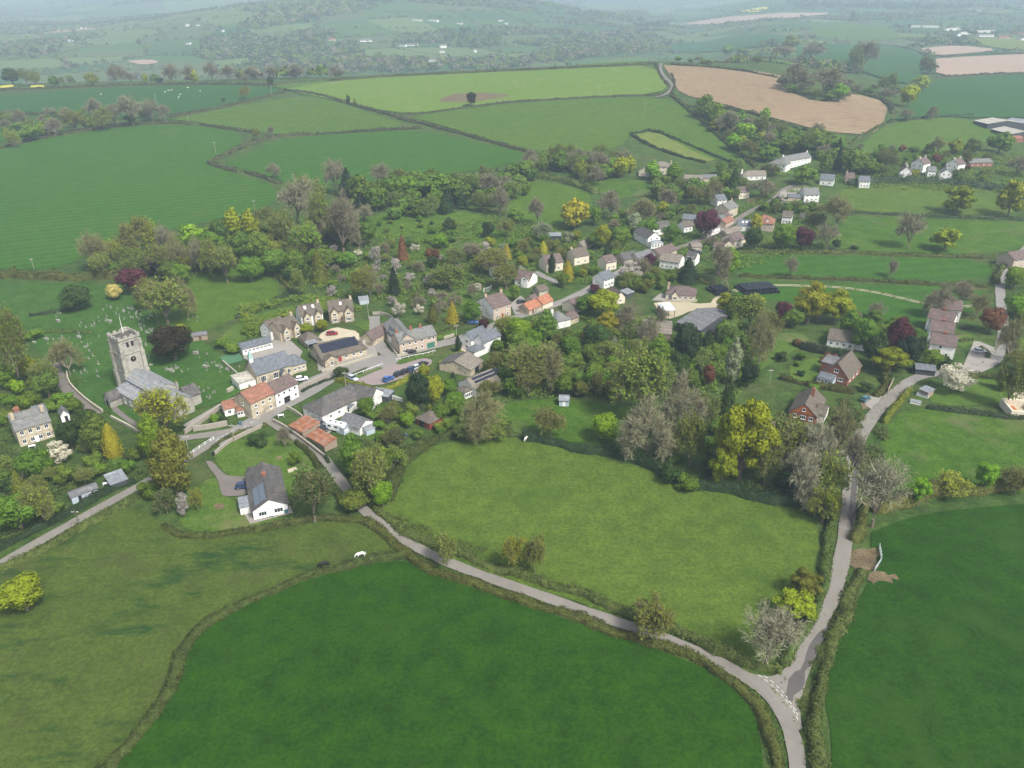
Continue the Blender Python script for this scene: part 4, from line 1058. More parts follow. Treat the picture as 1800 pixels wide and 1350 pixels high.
h.block(0, L, 0, 9, 4.2, 3.6, wall='stone', rf='slate'); h.win('f', L*.18, 2.0, 1.9, 2.2).win('f', L*.52, 2.0, 1.9, 2.2).win('f', L*.9, 2.0, 1.3, 1.7)
h.block(L*.62, L*.76, -2.2, -.02, 2.5, 1.4, 'gable', 'y', 'stone', 'slate', .2, 'porch_wall', 'porch_roof'); h.door(L*.69, 1.1, 2.0, 'dark', -2.2)
h.block(L+.05, L*1.42, 0.6, 8.0, 3.2, 2.4, 'hipr', 'x', 'stone', 'slate', .3, 'wing_wall', 'wing_roof'); h.wins('f', L+.4, L*1.4, 3, (1.6,), 1.0, 1.1, at=.6)
b = MB(); b.box(.0, 1.3, 3.8, 5.2, 7.0, 9.0); b.build('bell_turret', WM['white'], h.root); b = MB(); b.v += [(-.15, 3.65, 9.01), (1.45, 3.65, 9.01), (1.45, 5.35, 9.01), (-.15, 5.35, 9.01), (.65, 4.5, 12.2)]; b.f += [(0,3,2,1),(0,1,4),(1,2,4),(2,3,4),(3,0,4)]; b.build('turret_spire', mat_simple('copper_green', (.25,.38,.34), .6, .1), h.root)
h.block(-6.0, -.05, 1.0, 7.4, 2.4, .8, 'lean', 'x', 'white', 'cream', .2, 'annex_wall', 'annex_roof')
h = H('village_hall', 'village hall with black solar panels across its grey roof', 'hall', (566, 630), (644, 611), 12, 3.0, 'solar roofed hall'); L = h.L
h.block(0, L, 0, 12, 3.0, 3.4, 'hipr', wall='stone', rf='tile', oh=.5); h.win('f', L*.1, 1.6, 1.2, 1.6).wins('f', L*.45, L*.95, 3, (1.7,), 1.2, 1.1)
h.block(L*.0, L*.30, -2.6, -.03, 2.8, 1.6, 'gable', 'y', 'stone', 'tile', .4, 'porch_wall', 'porch_roof'); h.door(L*.38, 1.6, 2.1, 'red'); h.win('f', L*.15, 1.5, 1.0, 1.7, at=-2.6)
for r_ in range(2):
    for c_ in range(13):
        h.slab('solar_panel', PV, h.on_front(L*.06+c_*1.12, L*.06+c_*1.12+1.06, .30+.31*r_, .59+.31*r_, 0, 12, 3.0, 3.4, .33), .06)
h = H('classroom', 'long white timber classroom with grey roof behind the school', 'classroom', (426, 614), (478, 601), 6.4, 2.5, 'white classroom'); h.block(0, h.L, 0, 6.4, 2.5, 1.0, wall='white', rf='slate', oh=.3); h.wins('f', .4, h.L-.4, 7, (1.5,), 1.2, .8)
h = H('cottage', 'grey roofed stone cottage with two front gables nearest the churchyard', 'cottage', (492, 582), (526, 569), 7.5, 4.6, 'twin gabled cottage'); L = h.L
h.block(0, L, 0, 7.5, 4.6, 3.0, wall='stone', rf='tile')
for f_ in (.22, .75): h.block(L*f_-1.5, L*f_+1.5, -1.4, 3.0, 4.2, 2.0, 'gable', 'y', 'stone', 'tile', .3, 'gable_wall', 'gable_roof'); h.win('f', L*f_, 3.7, 1.3, 1.1, -1.4); h.win('f', L*f_, 1.3, 1.4, 1.3, -1.4)
h.chim(L-.6, 3.7, 9.0, .9)
h = H('cottage', 'white gabled cottage with grey slate roof at the left end of the row', 'cottage', (457, 574), (475, 581), 7.5, 4.0, 'white end cottage'); h.block(0, h.L, 0, 7.5, 4.0, 2.8, ridge='y', wall='white', rf='tile'); h.win('f', h.L*.5, 3.6, .9, 1.0).win('f', h.L*.35, 1.4, 1.0, 1.1); h.win('l', 3.7, 2.0, 1.0, 1.0)
h = H('cottage', 'cottage with white end gable, skylights and two small front gables', 'cottage', (529, 556), (567, 549), 8, 4.8, 'skylight cottage'); L = h.L
h.block(0, L, 0, 8, 4.8, 3.2, wall='white', rf='tile'); h.sky(L*.25, .55, 0, 8, 4.8, 3.2).sky(L*.62, .55, 0, 8, 4.8, 3.2)
for f_ in (.25, .75): h.block(L*f_-1.5, L*f_+1.5, -1.2, 3.0, 4.3, 1.9, 'gable', 'y', 'stone', 'tile', .3, 'gable_wall', 'gable_roof'); h.win('f', L*f_, 3.6, 1.2, 1.2, -1.2); h.win('f', L*f_, 1.4, 1.4, 1.3, -1.2)
h.chim(L-.5, 4, 9.2)
h = H('cottage', 'detached stone cottage with twin gables and grey roof above the gravel forecourt', 'cottage', (578, 548), (621, 544), 8.5, 4.8, 'forecourt cottage'); L = h.L
h.block(0, L, 0, 8.5, 4.8, 3.3, wall='stone', rf='tile')
for f_ in (.22, .78): h.block(L*f_-1.6, L*f_+1.6, -1.3, 3.2, 4.3, 2.1, 'gable', 'y', 'stone', 'tile', .3, 'gable_wall', 'gable_roof'); h.win('f', L*f_, 3.8, 1.5, 1.1, -1.3); h.win('f', L*f_, 1.4, 1.7, 1.3, -1.3)
h.door(L*.5, 1, 2.1, 'brown'); h.sky(L*.46, .5, 0, 8.5, 4.8, 3.3); h.chim(L-.6, 4.2, 9.4)
h = H('garage', 'garage with hipped grey roof and open bays left of the red car', 'garage', (537, 600), (561, 594), 6.5, 2.5, 'hipped garage'); h.block(0, h.L, 0, 6.5, 2.5, 2.2, 'hip', 'y', 'wood', 'tile'); h.door(h.L*.5, 3.6, 2.1, 'dark')  # open bays: one dark panel, the shade inside put into its colour
h = H('garden_canopy', 'pale awning frame over the yard in front of the hipped garage', 'canopy', (541, 606), (560, 601), 3, 2.2, 'awning'); b = MB(); b.prism([(0,0,2.2),(h.L,0,2.2),(h.L,3,2.6),(0,3,2.6)], (0,0,-.07)); b.build('awning', RM['tin'], h.root)
b = MB(); [b.tube((x, y, 0), (x, y, 2.15), .05, .05, 5) for x in (.1, h.L-.1) for y in (.1, 2.9)]; b.build('post', FRAME, h.root)
h = H('outbuilding', 'narrow stone outbuilding with red brown roof beside the side road', 'outbuilding', (633, 592), (655, 597), 14, 2.9, 'red roofed outbuilding'); h.block(0, h.L, 0, 14, 2.9, 2.2, ridge='y', wall='stone', rf='brown'); h.door(h.L*.3, 1, 2, 'white')
h.block(.3, h.L-.3, 14.05, 20, 2.6, 1.6, 'gable', 'y', 'stone', 'grey', .2, 'rear_wall', 'rear_roof')
h = H('greenhouse', 'glass greenhouse on the lawn right of the forecourt cottage', 'greenhouse', (632, 529), (648, 527), 4, 1.8, 'greenhouse'); h.block(0, h.L, 0, 4, 1.8, 1.2, wall='tin', rf='tin', oh=.05)
h = H('terrace', 'L shaped slate roofed stone terrace with a green garage door on the street', 'terrace', (702, 603), (767, 588), 7.5, 5.0, 'slate terrace'); L = h.L
h.block(0, L, 0, 7.5, 5.0, 2.6, wall='pink', rf='slatel'); h.wins('f', .4, L*.68, 4, (1.5, 4.0), .95, 1.15, skip=((1, 0),)); h.wins('f', L*.74, L-.4, 2, (4.0,), .95, 1.1); h.door(L*.84, 3.4, 2.3, 'green'); h.door(L*.26, 1, 2, 'white')
for f_ in (.02, .4, .66): h.chim(L*f_+.4, 3.75, 8.9, .9, 'brick')
h.block(L*.08, L*.24, 7.52, 14, 4.2, 2.2, 'gable', 'y', 'white', 'slate', .3, 'rear_wall', 'rear_roof')
h = H('terrace_wing', 'slate roofed wing of the terrace stepping back along the side road', 'house', (674, 571), (701, 602), 7, 5.0, 'terrace wing'); L = h.L
h.block(0, L-.3, 0, 7, 5.0, 2.6, wall='pink', rf='slatel'); h.wins('f', .6, L-1, 4, (1.5, 4.0), .9, 1.1)
h = H('farmhouse', 'long white farmhouse wing with dark slate roof, gable end to the street', 'farmhouse', (532, 714), (566, 730), 20, 3.4, 'long white farmhouse'); L = h.L
h.block(0, L, 0, 20, 3.4, 3.0, 'hip', ridge='y', wall='white', rf='old'); h.win('f', L*.3, 2.3, .8, .9).win('f', L*.6, 1.3, .7, .8).win('f', L*.85, 2.3, .7, .8); h.wins('r', 1.5, 12, 3, (1.8,), 1.0, 1.1, L)
h = H('farmhouse_wing', 'rear wing of the white farmhouse with weathered brown slate roof', 'house', (603, 698), (651, 707), 8.5, 3.2, 'farmhouse rear wing'); L = h.L
h.block(0, L, 0, 8.5, 3.2, 3.0, wall='white', rf='old'); h.wins('f', L*.3, L-.6, 4, (1.6,), 1.0, 1.2)
h = H('conservatory', 'hip roofed garden room with white glazed front in the farmhouse courtyard', 'conservatory', (598, 713), (614, 716), 5, 2.2, 'courtyard garden room'); h.block(0, h.L, 0, 5, 2.2, 1.8, 'hip', 'y', 'white', 'slate', .25); h.wins('f', .05, h.L-.05, 4, (1.15,), .8, 1.6)
h = H('outbuilding', 'low outbuilding with grey roof and white end behind the caravan', 'outbuilding', (597, 741), (632, 754), 6, 2.4, 'grey roofed outbuilding'); h.block(0, h.L, 0, 6, 2.4, 1.7, wall='white', rf='grey'); h.win('f', h.L*.3, 1.3); h.block(.4, 4, -2.4, -.03, 1.9, .5, 'lean', 'x', 'tin', 'tin', .05, 'porch_wall', 'porch_roof')
h = H('greenhouse', 'small greenhouse with ribbed roof at the end of the grey outbuilding', 'greenhouse', (644, 758), (659, 752), 3, 1.8, 'lean-to greenhouse'); h.block(0, h.L, 0, 3, 1.8, .7, wall='tin', rf='tin', oh=.05)
h = H('rusty_shed', 'shed with bright rusty orange iron roof behind the roadside wall', 'shed', (508, 748), (532, 761), 6.5, 2.2, 'bright rusty shed'); h.block(0, h.L, 0, 6.5, 2.2, .9, 'lean', wall='wood', rf='rust', oh=.2)
h = H('rusty_shed', 'longer low shed with patched rusty roof lower along the lane', 'shed', (539, 766), (570, 784), 4.5, 2.0, 'patched rusty shed'); h.block(0, h.L, 0, 4.5, 2.0, .7, 'lean', wall='wood', rf='rust', oh=.2)
h = H('garage', 'red boarded garage with hipped dark roof beside the lime green tree', 'garage', (732, 734), (755, 744), 6.5, 2.4, 'red boarded garage'); h.block(0, h.L, 0, 6.5, 2.4, 1.9, 'hip', 'x', 'red', 'tile'); h.door(h.L*.4, 2.2, 2.0, 'dark')
h = H('shed', 'low dark shed with pale roof behind the farmhouse rear wing', 'shed', (652, 692), (682, 698), 4, 2.0, 'pale roofed low shed'); h.block(0, h.L, 0, 4, 2.0, .5, 'lean', wall='black', rf='tin', oh=.2)
h = H('bungalow', 'long white bungalow with weathered brown roof and rooflight strips among trees', 'bungalow', (836, 686), (879, 668), 9, 2.7, 'long white bungalow'); L = h.L
h.block(0, L, 0, 9, 2.7, 2.6, wall='white', rf='brownlt', rf2='tile'); h.wins('f', 1, L-1, 4, (1.4,), 1.2, 1.1)
for r_ in range(2):
    for c_ in range(7): h.slab('solar_panel', PV, h.on_front(L*.15+c_*1.75, L*.15+c_*1.75+1.65, .42+.28*r_, .6+.28*r_, 0, 9, 2.7, 2.6, .33), .06)  # dark rooflight strips, built like the hall's panels
h.block(-3.6, -.03, 1.5, 6, 2.3, .8, 'hip', 'y', 'white', 'tile', .15, 'sunroom_wall', 'sunroom_roof'); h.wins('f', -3.5, -.1, 4, (1.2,), .75, 1.4, at=1.5)
h = H('garage_block', 'long garage block with one black and one pale roof slope', 'garage', (827, 651), (849, 634), 13, 2.6, 'two tone garage block'); h.block(0, h.L, 0, 13, 2.6, 2.2, wall='stone', rf='brownlt', rf2='old'); h.door(h.L*.5, 3, 2.1, 'dark')
h = H('house', 'white house with two parallel slate roofs beside the bright green tree', 'house', (812, 592), (846, 604), 9, 4.8, 'double slate roofed white house'); L = h.L
h.block(0, L*.48, 0, 9, 4.8, 2.4, ridge='y', wall='white', rf='slate'); h.block(L*.5, L, 1.5, 11, 4.8, 2.4, ridge='y', wall='white', rf='slate', wn='wing_wall', rn='wing_roof'); h.block(L*.6, L*1.0, -4, 1.45, 2.6, 1.6, 'hip', 'x', 'white', 'slate', .3, 'porch_wall', 'porch_roof')
h.win('f', L*.25, 3.6, 1.3, 1.2).win('f', L*.25, 1.4, 1.5, 1.2).win('f', L*.8, 1.4, 1.2, 1.1, -4)
h = H('house', 'square white gabled stone house with purple roof, red door and two chimneys', 'house', (868, 542), (898, 532), 11.5, 5.6, 'red doored stone house'); L = h.L
h.block(0, L, 0, 11.5, 5.6, 3.4, wall='pink', rf='brown'); h.wins('f', .4, L-.4, 3, (1.5, 4.2), 1.0, 1.3, skip=((1, 0), (1, 1))); h.door(L*.5, 1.1, 2.2, 'red'); h.chim(.5, 5.75, 10.2, 1.0, 'pink'); h.chim(L-.5, 5.75, 10.2, 1.0, 'pink')
b = MB(); b.prism([(-.08, .1, .3), (-.08, 11.4, .3), (-.08, 11.4, 5.4), (-.08, 5.75, 8.7), (-.08, .1, 5.4)], (.06, 0, 0)); b.build('gable_render', WM['white'], h.root)
h = H('stone_barn', 'low stone barn with orange pantile roof facing the road', 'barn', (930, 545), (953, 535), 6, 2.5, 'orange pantiled barn'); h.block(0, h.L, 0, 6, 2.5, 2.0, wall='stone', rf='pantile'); h.door(h.L*.3, 1.2, 2, 'brown')
h = H('stone_barn', 'smaller stone cottage with faded orange roof right of the pantiled barn', 'barn', (954, 535), (972, 527), 6, 2.8, 'faded orange roofed barn'); h.block(0.1, h.L, 0, 6, 2.8, 2.2, wall='cream', rf='pantile')
h = H('outhouse', 'small brown roofed outhouse just above the pantiled barn', 'outhouse', (923, 524), (937, 528), 4, 2.2, 'brown roofed outhouse'); h.block(0, h.L, 0, 4, 2.2, 1.4, ridge='y', wall='stone', rf='brown')
h = H('cottage', 'low slate cottage with hipped roof half hidden below the road', 'cottage', (977, 566), (1003, 560), 8.5, 3.2, 'hipped slate cottage'); h.block(0, h.L, 0, 8.5, 3.2, 2.6, 'hip', 'x', 'white', 'slatel'); h.chim(.8, 4.2, 7, .9, 'white')
# --- upper village
def simple(nm, lb, cat, A, B, d, hh, rise, wall, rf, lm, roof='gable', ridge='x', nw=3, fl=None, ch=0, ns=0):
    h = H(nm, lb, cat, A, B, d, hh, lm); L = h.L
    h.block(0, L, 0, d, hh, rise, roof, ridge, wall, rf)
    zs = fl or ((1.5,) if hh < 3.6 else (1.5, 4.0))
    if nw: h.wins('f', .4, L-.4, nw, zs, 1.1, 1.1)
    if ns: h.wins('l', 1, d-1, ns, zs, 1.0, 1.1, 0)
    rt = hh+(rise if roof == 'gable' else rise)+1.1
    for k in range(ch):
        u, v = ((0.5 if k == 0 else L-.5), d/2) if ridge == 'x' else (L/2, 1.0 if k == 0 else d-1.0)
        h.chim(u, v, rt, .9, wall if wall in ('white', 'brick', 'stone', 'pink') else 'stone')
    return h
h = simple('house', 'purple roofed house with white dormer in the gardens', 'house', (905, 490), (930, 494), 9, 3.2, 3.0, 'white', 'brown', 'purple roofed dormer house', nw=2)
h.block(h.L*.5, h.L*.95, -.8, 4, 4.2, 1.4, 'gable', 'y', 'white', 'brown', .2, 'dormer_wall', 'dormer_roof'); h.win('f', h.L*.72, 3.8, 1.3, 1.0, -.8)
simple('house', 'brown roofed house with cream side gable behind a dark columnar conifer', 'house', (961, 464), (990, 459), 8.5, 4.4, 3.0, 'cream', 'brown', 'house behind the dark column', nw=2)
h = simple('house', 'grey roofed cream house with dormer and a stepped chimney', 'house', (1010, 452), (1036, 447), 8, 4.4, 3.0, 'cream', 'tile', 'cream dormer house', nw=2, ch=1)
simple('outbuilding', 'long low old roofed outbuilding behind the cream dormer house', 'outbuilding', (1025, 433), (1048, 422), 5, 2.4, 1.6, 'stone', 'brownlt', 'old low outbuilding', nw=0)
h = simple('house', 'white cottage with glazed front gable and grey slate roof', 'house', (1139, 419), (1161, 416), 15, 4.6, 2.8, 'white', 'old', 'glazed white cottage', ridge='y', nw=2, ch=1)
h.block(0.2, h.L-.2, -3.6, -.04, 2.3, 1.2, 'hip', 'x', 'white', 'tin', .1, 'sunroom_wall', 'sunroom_roof'); h.wins('f', .3, h.L-.3, 4, (1.2,), .9, 1.5, -3.6)
simple('house', 'grey slate roofed range behind the glazed white cottage', 'house', (1147, 404), (1180, 397), 8, 3.6, 2.6, 'white', 'old', 'grey slate range', nw=2)
simple('barn', 'stone barn with long brown roof below the glazed white cottage', 'barn', (1160, 449), (1190, 437), 7.5, 3.0, 2.4, 'stone', 'brown', 'brown roofed stone barn', nw=1)
simple('outbuilding', 'long old grey roofed range left of the brown roofed barn', 'outbuilding', (1098, 457), (1122, 452), 8, 3.0, 2.4, 'stone', 'old', 'long old grey range', nw=0)
simple('outbuilding', 'grey roofed range with pale skylight strip beside the brown barn', 'outbuilding', (1124, 457), (1152, 448), 8, 3.0, 2.4, 'stone', 'grey', 'skylight range', nw=0)
simple('house', 'white house with broad pale grey roof above the dark fir tree', 'house', (1160, 456), (1194, 462), 9, 4.2, 2.6, 'white', 'brownlt', 'broad roofed white house', nw=4)
h = simple('bungalow', 'cream bungalow with hipped brown roof and front gable above the farmyard', 'bungalow', (1171, 515), (1222, 520), 9, 2.8, 2.4, 'cream', 'brown', 'cream farm bungalow', 'hip', nw=5, ch=1)
h.block(h.L*.22, h.L*.45, -2, 3, 2.8, 1.8, 'gable', 'y', 'cream', 'brown', .3, 'gable_wall', 'gable_roof'); h.win('f', h.L*.33, 1.5, 1.6, 1.2, -2)
h = H('open_barn', 'open sided shelter with flat white roof in the farmyard', 'shelter', (1165, 546), (1188, 545), 8, 3.4, 'white roofed shelter')
b = MB(); b.prism([(0,0,3.4),(h.L,0,3.4),(h.L,8,3.9),(0,8,3.9)], (0,0,-.14)); b.build('roof', mat_simple('white_sheet', (.52,.54,.55), .5, .08), h.root)
b = MB(); [b.tube((x, y, -.3), (x, y, 3.3), .12, .12, 6) for x in (.3, h.L/2, h.L-.3) for y in (.3, 7.7)]; b.build('post', WM['black'], h.root)
b = MB(); b.box(.3, h.L-.3, 7.5, 7.6, 0, 2.6); b.build('back_wall', WM['black'], h.root)
h = H('farm_barn', 'large grey sheeted farm barn with shallow roof below the farmyard', 'barn', (1190, 566), (1231, 581), 25, 3.8, 'large grey barn'); h.block(0, h.L, 0, 25, 3.8, 2.6, 'gable', 'x', 'black', 'grey', .3)
h = H('farm_barn', 'second grey farm barn with low pale roof, left of the large one', 'barn', (1128, 584), (1180, 588), 14, 3.2, 'second grey barn'); h.block(0, h.L, 0, 14, 3.2, 1.3, 'gable', 'x', 'wood', 'brownlt', .3)
simple('cottage', 'small purple brown roofed cottage left of the dark garden sheds', 'cottage', (1083, 524), (1099, 521), 8, 3.0, 2.4, 'cream', 'brown', 'small purple brown cottage', ridge='y', nw=1)
simple('shed', 'garden shed with pale roof right of the purple brown cottage', 'shed', (1101, 517), (1114, 513), 4, 2.0, .6, 'black', 'tin', 'pale roofed garden shed', 'lean', nw=0)
simple('village_room', 'long low building with pale slate roof behind the copper beech', 'building', (1199, 384), (1226, 387), 8, 3.0, 2.0, 'pink', 'slate', 'long slate building', nw=4)
h = simple('house', 'tall stone house with grey roof beside the road, white extension in front', 'house', (1281, 369), (1298, 360), 9, 5.6, 2.8, 'stone', 'slatel', 'tall stone house', nw=2, ch=2)
h.block(-4.5, -.05, -3, 5, 2.8, 1.2, 'gable', 'x', 'white', 'brown', .2, 'extension_wall', 'extension_roof')
simple('outbuilding', 'small outbuilding with red tiled roof at the kerb below the tall stone house', 'outbuilding', (1276, 393), (1291, 384), 5.5, 2.8, 1.8, 'pink', 'red', 'red tiled outbuilding', nw=0)
h = simple('house', 'dark roofed house with two skylights beside the road', 'house', (1298, 396), (1320, 397), 7, 3.2, 2.4, 'white', 'slate', 'two skylight house', nw=2)
h.sky(h.L*.3, .4, 0, 7, 3.2, 2.4).sky(h.L*.6, .4, 0, 7, 3.2, 2.4)
h = simple('house', 'large house with hipped red tiled roof and white dormer', 'house', (1324, 390), (1360, 394), 11, 4.4, 3.6, 'pink', 'red', 'hipped red roofed house', 'hip', nw=4)
h.block(h.L*.6, h.L*.75, 0.8, 3.5, 6.2, .7, 'gable', 'y', 'white', 'red', .15, 'dormer_wall', 'dormer_roof', z0=3.9)
simple('house', 'brown roofed cream house gable end to the road', 'house', (1292, 424), (1311, 418), 9, 4.2, 2.8, 'cream', 'brown', 'cream gable ended house', nw=2)
simple('house', 'lower brown roofed wing left of the cream gable ended house', 'house', (1273, 430), (1290, 431), 7, 3.0, 2.2, 'cream', 'brown', 'lower brown wing', ridge='y', nw=1)
simple('garage', 'brown roofed garage furthest left of the brown roofed trio', 'garage', (1254, 433), (1271, 436), 6, 2.4, 1.8, 'cream', 'brown', 'brown roofed garage', nw=0)
simple('outbuilding', 'row of low grey roofed sheds against the road kerb', 'outbuilding', (1278, 412), (1302, 401), 5, 2.4, 1.6, 'stone', 'brownlt', 'low grey sheds', nw=0)
simple('shed', 'pale roofed stone shed left of the brown roofed garage', 'shed', (1217, 434), (1234, 433), 5, 2.4, 1.2, 'stone', 'brownlt', 'pale roofed stone shed', nw=0)
simple('field_shelter', 'small open shelter with flat pale roof in the paddock', 'shelter', (966, 415), (986, 415), 5, 2.2, .5, 'black', 'tin', 'paddock shelter', 'lean', nw=0)
for a_ in (('cottage','white cottage tucked left of the copper beech','cottage',(1203,399),(1218,396),6,3.2,2.2,'white','tile','cottage left of the beech','gable','x',2),
 ('outbuilding','low brown roofed outbuilding right of the hipped slate cottage','outbuilding',(1003,561),(1018,556),6,2.4,1.5,'stone','brown','low brown outbuilding','gable','x',0),
 ('cottage','brown roofed cottage above the road bend in the gardens','cottage',(1010,540),(1028,533),7,3.0,2.2,'cream','brown','brown roofed bend cottage','gable','x',2),
 ('house','white house with grey roof on the garden slope above the road','house',(1062,492),(1080,486),7,4.4,2.4,'white','slate','grey roofed slope house','gable','x',3),
 ('house','pale house with brown roof left of the long old grey range','house',(1066,462),(1084,458),7,4.2,2.4,'cream','brown','pale brown roofed house','gable','x',2),
 ('cottage','white cottage with dark roof right of the broad roofed white house','cottage',(1206,452),(1222,455),7,3.8,2.4,'white','old','dark roofed white cottage','gable','x',2),
 ('cottage','grey roofed cottage beside the upper road, opposite the red roof','cottage',(1252,402),(1266,397),6,4.0,2.2,'white','slatel','upper road cottage','gable','x',2),
 ('house','white house with slate roof on the slope above the tall stone house','house',(1262,352),(1278,350),8,4.4,2.4,'white','slate','slope slate house','gable','x',2),
 ('house','cream house with brown roof between the bungalow and the upper road','house',(1300,338),(1318,336),8,4.2,2.4,'cream','brown','cream upper house','gable','x',3),
 ('house','white house with grey roof right of the hipped red roofed house','house',(1375,380),(1392,382),8,4.2,2.4,'white','tile','white house right of the red roof','gable','x',3),
 ('outbuilding','long pale roofed outbuilding behind the orange pantiled barn','outbuilding',(948,512),(964,508),5,2.4,1.5,'stone','tile','pale garden outbuilding','gable','x',1),
 ('house','white cottage with brown roof among the gardens above the cypress','house',(868,478),(884,476),7,3.6,2.2,'white','brown','garden white cottage','gable','x',2),
 ('house','white house with slate roof near the small pinkish house','house',(1512,318),(1530,319),8,4.4,2.6,'white','slate','wood edge white house','gable','x',3),
 ('cottage','white cottage with grey roof between the two white pairs','cottage',(1632,300),(1646,301),7,4.0,2.4,'white','slatel','middle white cottage','gable','x',2)):
    simple(*a_)
# --- top right of the village
simple('house', 'white end house with hipped slate roof, left of the white terrace', 'house', (1353, 285), (1382, 290), 9, 5.2, 2.8, 'white', 'slatel', 'hipped white end house', 'hip', nw=4)
h = simple('white_terrace', 'long white terrace with slate roof and chimneys above the village', 'terrace', (1383, 284), (1427, 272), 8, 5.4, 2.8, 'white', 'slatel', 'white terrace', nw=7, ch=2)
simple('bungalow', 'cream bungalow with grey roof, gable facing the green triangle of field', 'bungalow', (1306, 309), (1347, 308), 9, 3.0, 2.4, 'white', 'brownlt', 'grey roofed bungalow', 'hipl', nw=4, ch=1)
simple('house', 'cream cottage with white gable at the upper left of the village', 'house', (1123, 300), (1144, 302), 9, 3.4, 2.8, 'cream', 'brownlt', 'upper cream cottage', ridge='y', nw=2)
simple('house', 'cream house with hipped roof hidden between two lime green trees', 'house', (1146, 292), (1180, 294), 9, 5, 2.6, 'cream', 'brownlt', 'cream house between trees', 'hip', nw=4, ch=2)
simple('outbuilding', 'long low slate roofed building right of the two lime green trees', 'outbuilding', (1203, 314), (1235, 315), 7, 2.6, 1.8, 'cream', 'brownlt', 'long low slate building', nw=3)
simple('shed', 'low barn with mixed grey roof next to the long low slate building', 'shed', (1237, 313), (1262, 312), 8, 2.6, 1.4, 'stone', 'grey', 'mixed grey barn', nw=0)
simple('house', 'white gabled house with dark solar roof at the wood edge', 'house', (1442, 314), (1466, 317), 9, 3.8, 2.8, 'white', 'slate', 'dark roofed white house', nw=2)
h = simple('house', 'white rendered house with steep slate roof beside its driveway', 'house', (1415, 342), (1441, 342), 9, 4.6, 3.2, 'white', 'slatel', 'steep slate roofed house', nw=3)
simple('garage', 'low slate roofed garage left of the steep slate roofed house', 'garage', (1386, 346), (1408, 347), 5, 2.4, 1.2, 'stone', 'slate', 'low slate garage', nw=0)
simple('house', 'small brick house among trees left of the white pairs', 'house', (1488, 312), (1502, 313), 8, 4, 2.6, 'pink', 'brown', 'small pinkish house', nw=1, ch=1)
simple('white_house', 'lower of two stepped white houses with tall narrow gable', 'house', (1583, 301), (1603, 303), 10, 5.6, 3.4, 'white', 'brown', 'lower white stepped house', ridge='y', nw=2, ch=2)
simple('white_house', 'upper of two stepped white houses with purple roof', 'house', (1603, 284), (1624, 289), 10, 5.6, 3.4, 'white', 'brown', 'upper white stepped house', ridge='y', nw=2, ch=2)
simple('white_house', 'white house with slate roof in front of the right hand pair', 'house', (1654, 304), (1674, 306), 10, 4.6, 3.0, 'white', 'slatel', 'front white house on the right', ridge='y', nw=2, ch=1)
simple('white_house', 'tall white house with brown roof behind the right hand pair', 'house', (1664, 285), (1685, 290), 10, 5.8, 3.2, 'white', 'brown', 'rear white house on the right', ridge='y', nw=2, ch=2)
simple('long_shed', 'long brick shed with green grey roof near the farm entrance', 'shed', (1705, 285), (1746, 285), 9, 3.0, 1.8, 'brick', 'slatel', 'long brick shed', nw=4)
simple('house', 'brick house with brown roof at the far right edge by the lane', 'house', (1783, 457), (1812, 452), 9, 5, 2.6, 'pink', 'brown', 'brick house at the right edge', nw=3)
for nm, lb, A, B, d, hh, ri, lm in (('farm_barn', 'widest farm barn with cream roof and black side on the upper right', (1714, 203), (1738, 212), 34, 7, 2.5, 'widest cream roofed barn'),
      ('farm_barn', 'long black sided farm barn in front of the others', (1744, 219), (1778, 233), 22, 6, 2.2, 'front black barn'),
      ('farm_barn', 'pale metal roofed farm barn at the right picture edge', (1768, 206), (1812, 216), 20, 6, 2.0, 'pale metal barn')):
    h = H(nm, lb, 'barn', A, B, d, hh, lm); h.block(0, h.L, 0, d, hh, ri, 'gable', 'x', 'black', 'cream' if 'pale' not in lb else 'tin', .3)
simple('outbuilding', 'brick red outbuilding below the black sided barns', 'outbuilding', (1770, 243), (1800, 243), 8, 3, 1.5, 'brick', 'red', 'red outbuilding', nw=0)
# --- right hand cottages
def pair(A, B, d, lb, lm):
    h = H('white_cottage', lb, 'house', A, B, d, 5.4, lm); L = h.L
    h.block(0, L, 0, d, 5.4, 2.7, wall='white', rf='brown', oh=.5); h.win('f', L*.42, 4.3, .9, 1.1).win('f', L*.7, 1.6, .9, 1.1); h.door(L*.32, 1.0, 2.1, 'dark')
    h.block(L*.18, L*.44, -1.6, -.04, 2.3, .7, 'lean', 'x', 'white', 'brown', .15, 'porch_wall', 'porch_roof'); h.wins('r', .5, d-.5, 2, (1.5, 4.2), 1.0, 1.1, L); h.chim(L*.5, d/2, 9.0, 1.1, 'brick'); return h
pair((1636, 602), (1681, 609), 8, 'nearest of four white cottages with purple brown roofs on the right', 'nearest white cottage')
pair((1635, 579), (1677, 585), 8, 'second nearest white cottage of the right hand row, behind the nearest', 'second white cottage')
pair((1631, 557), (1676, 566), 8, 'third white cottage of the right hand row with long brown roof', 'third white cottage')
pair((1650, 540), (1691, 545), 8, 'farthest white cottage of the right hand row, by the pale track', 'farthest white cottage')
h = simple('house', 'long low white house with brown roof behind a clipped hedge', 'house', (1455, 595), (1503, 603), 9.5, 3.0, 2.6, 'white', 'tile', 'long low white house', nw=4)
h.block(h.L+.05, h.L+6, 1, 9, 2.8, 2.0, 'hip', 'x', 'white', 'tile', .3, 'wing_wall', 'wing_roof'); h.win('l', 4.5, 1.5, 2.2, 1.6)
h = H('brick_house', 'red brick gabled house with glazed lean-to at its left front', 'house', (1447, 653), (1491, 665), 14, 3.0, 'red brick gabled house'); L = h.L
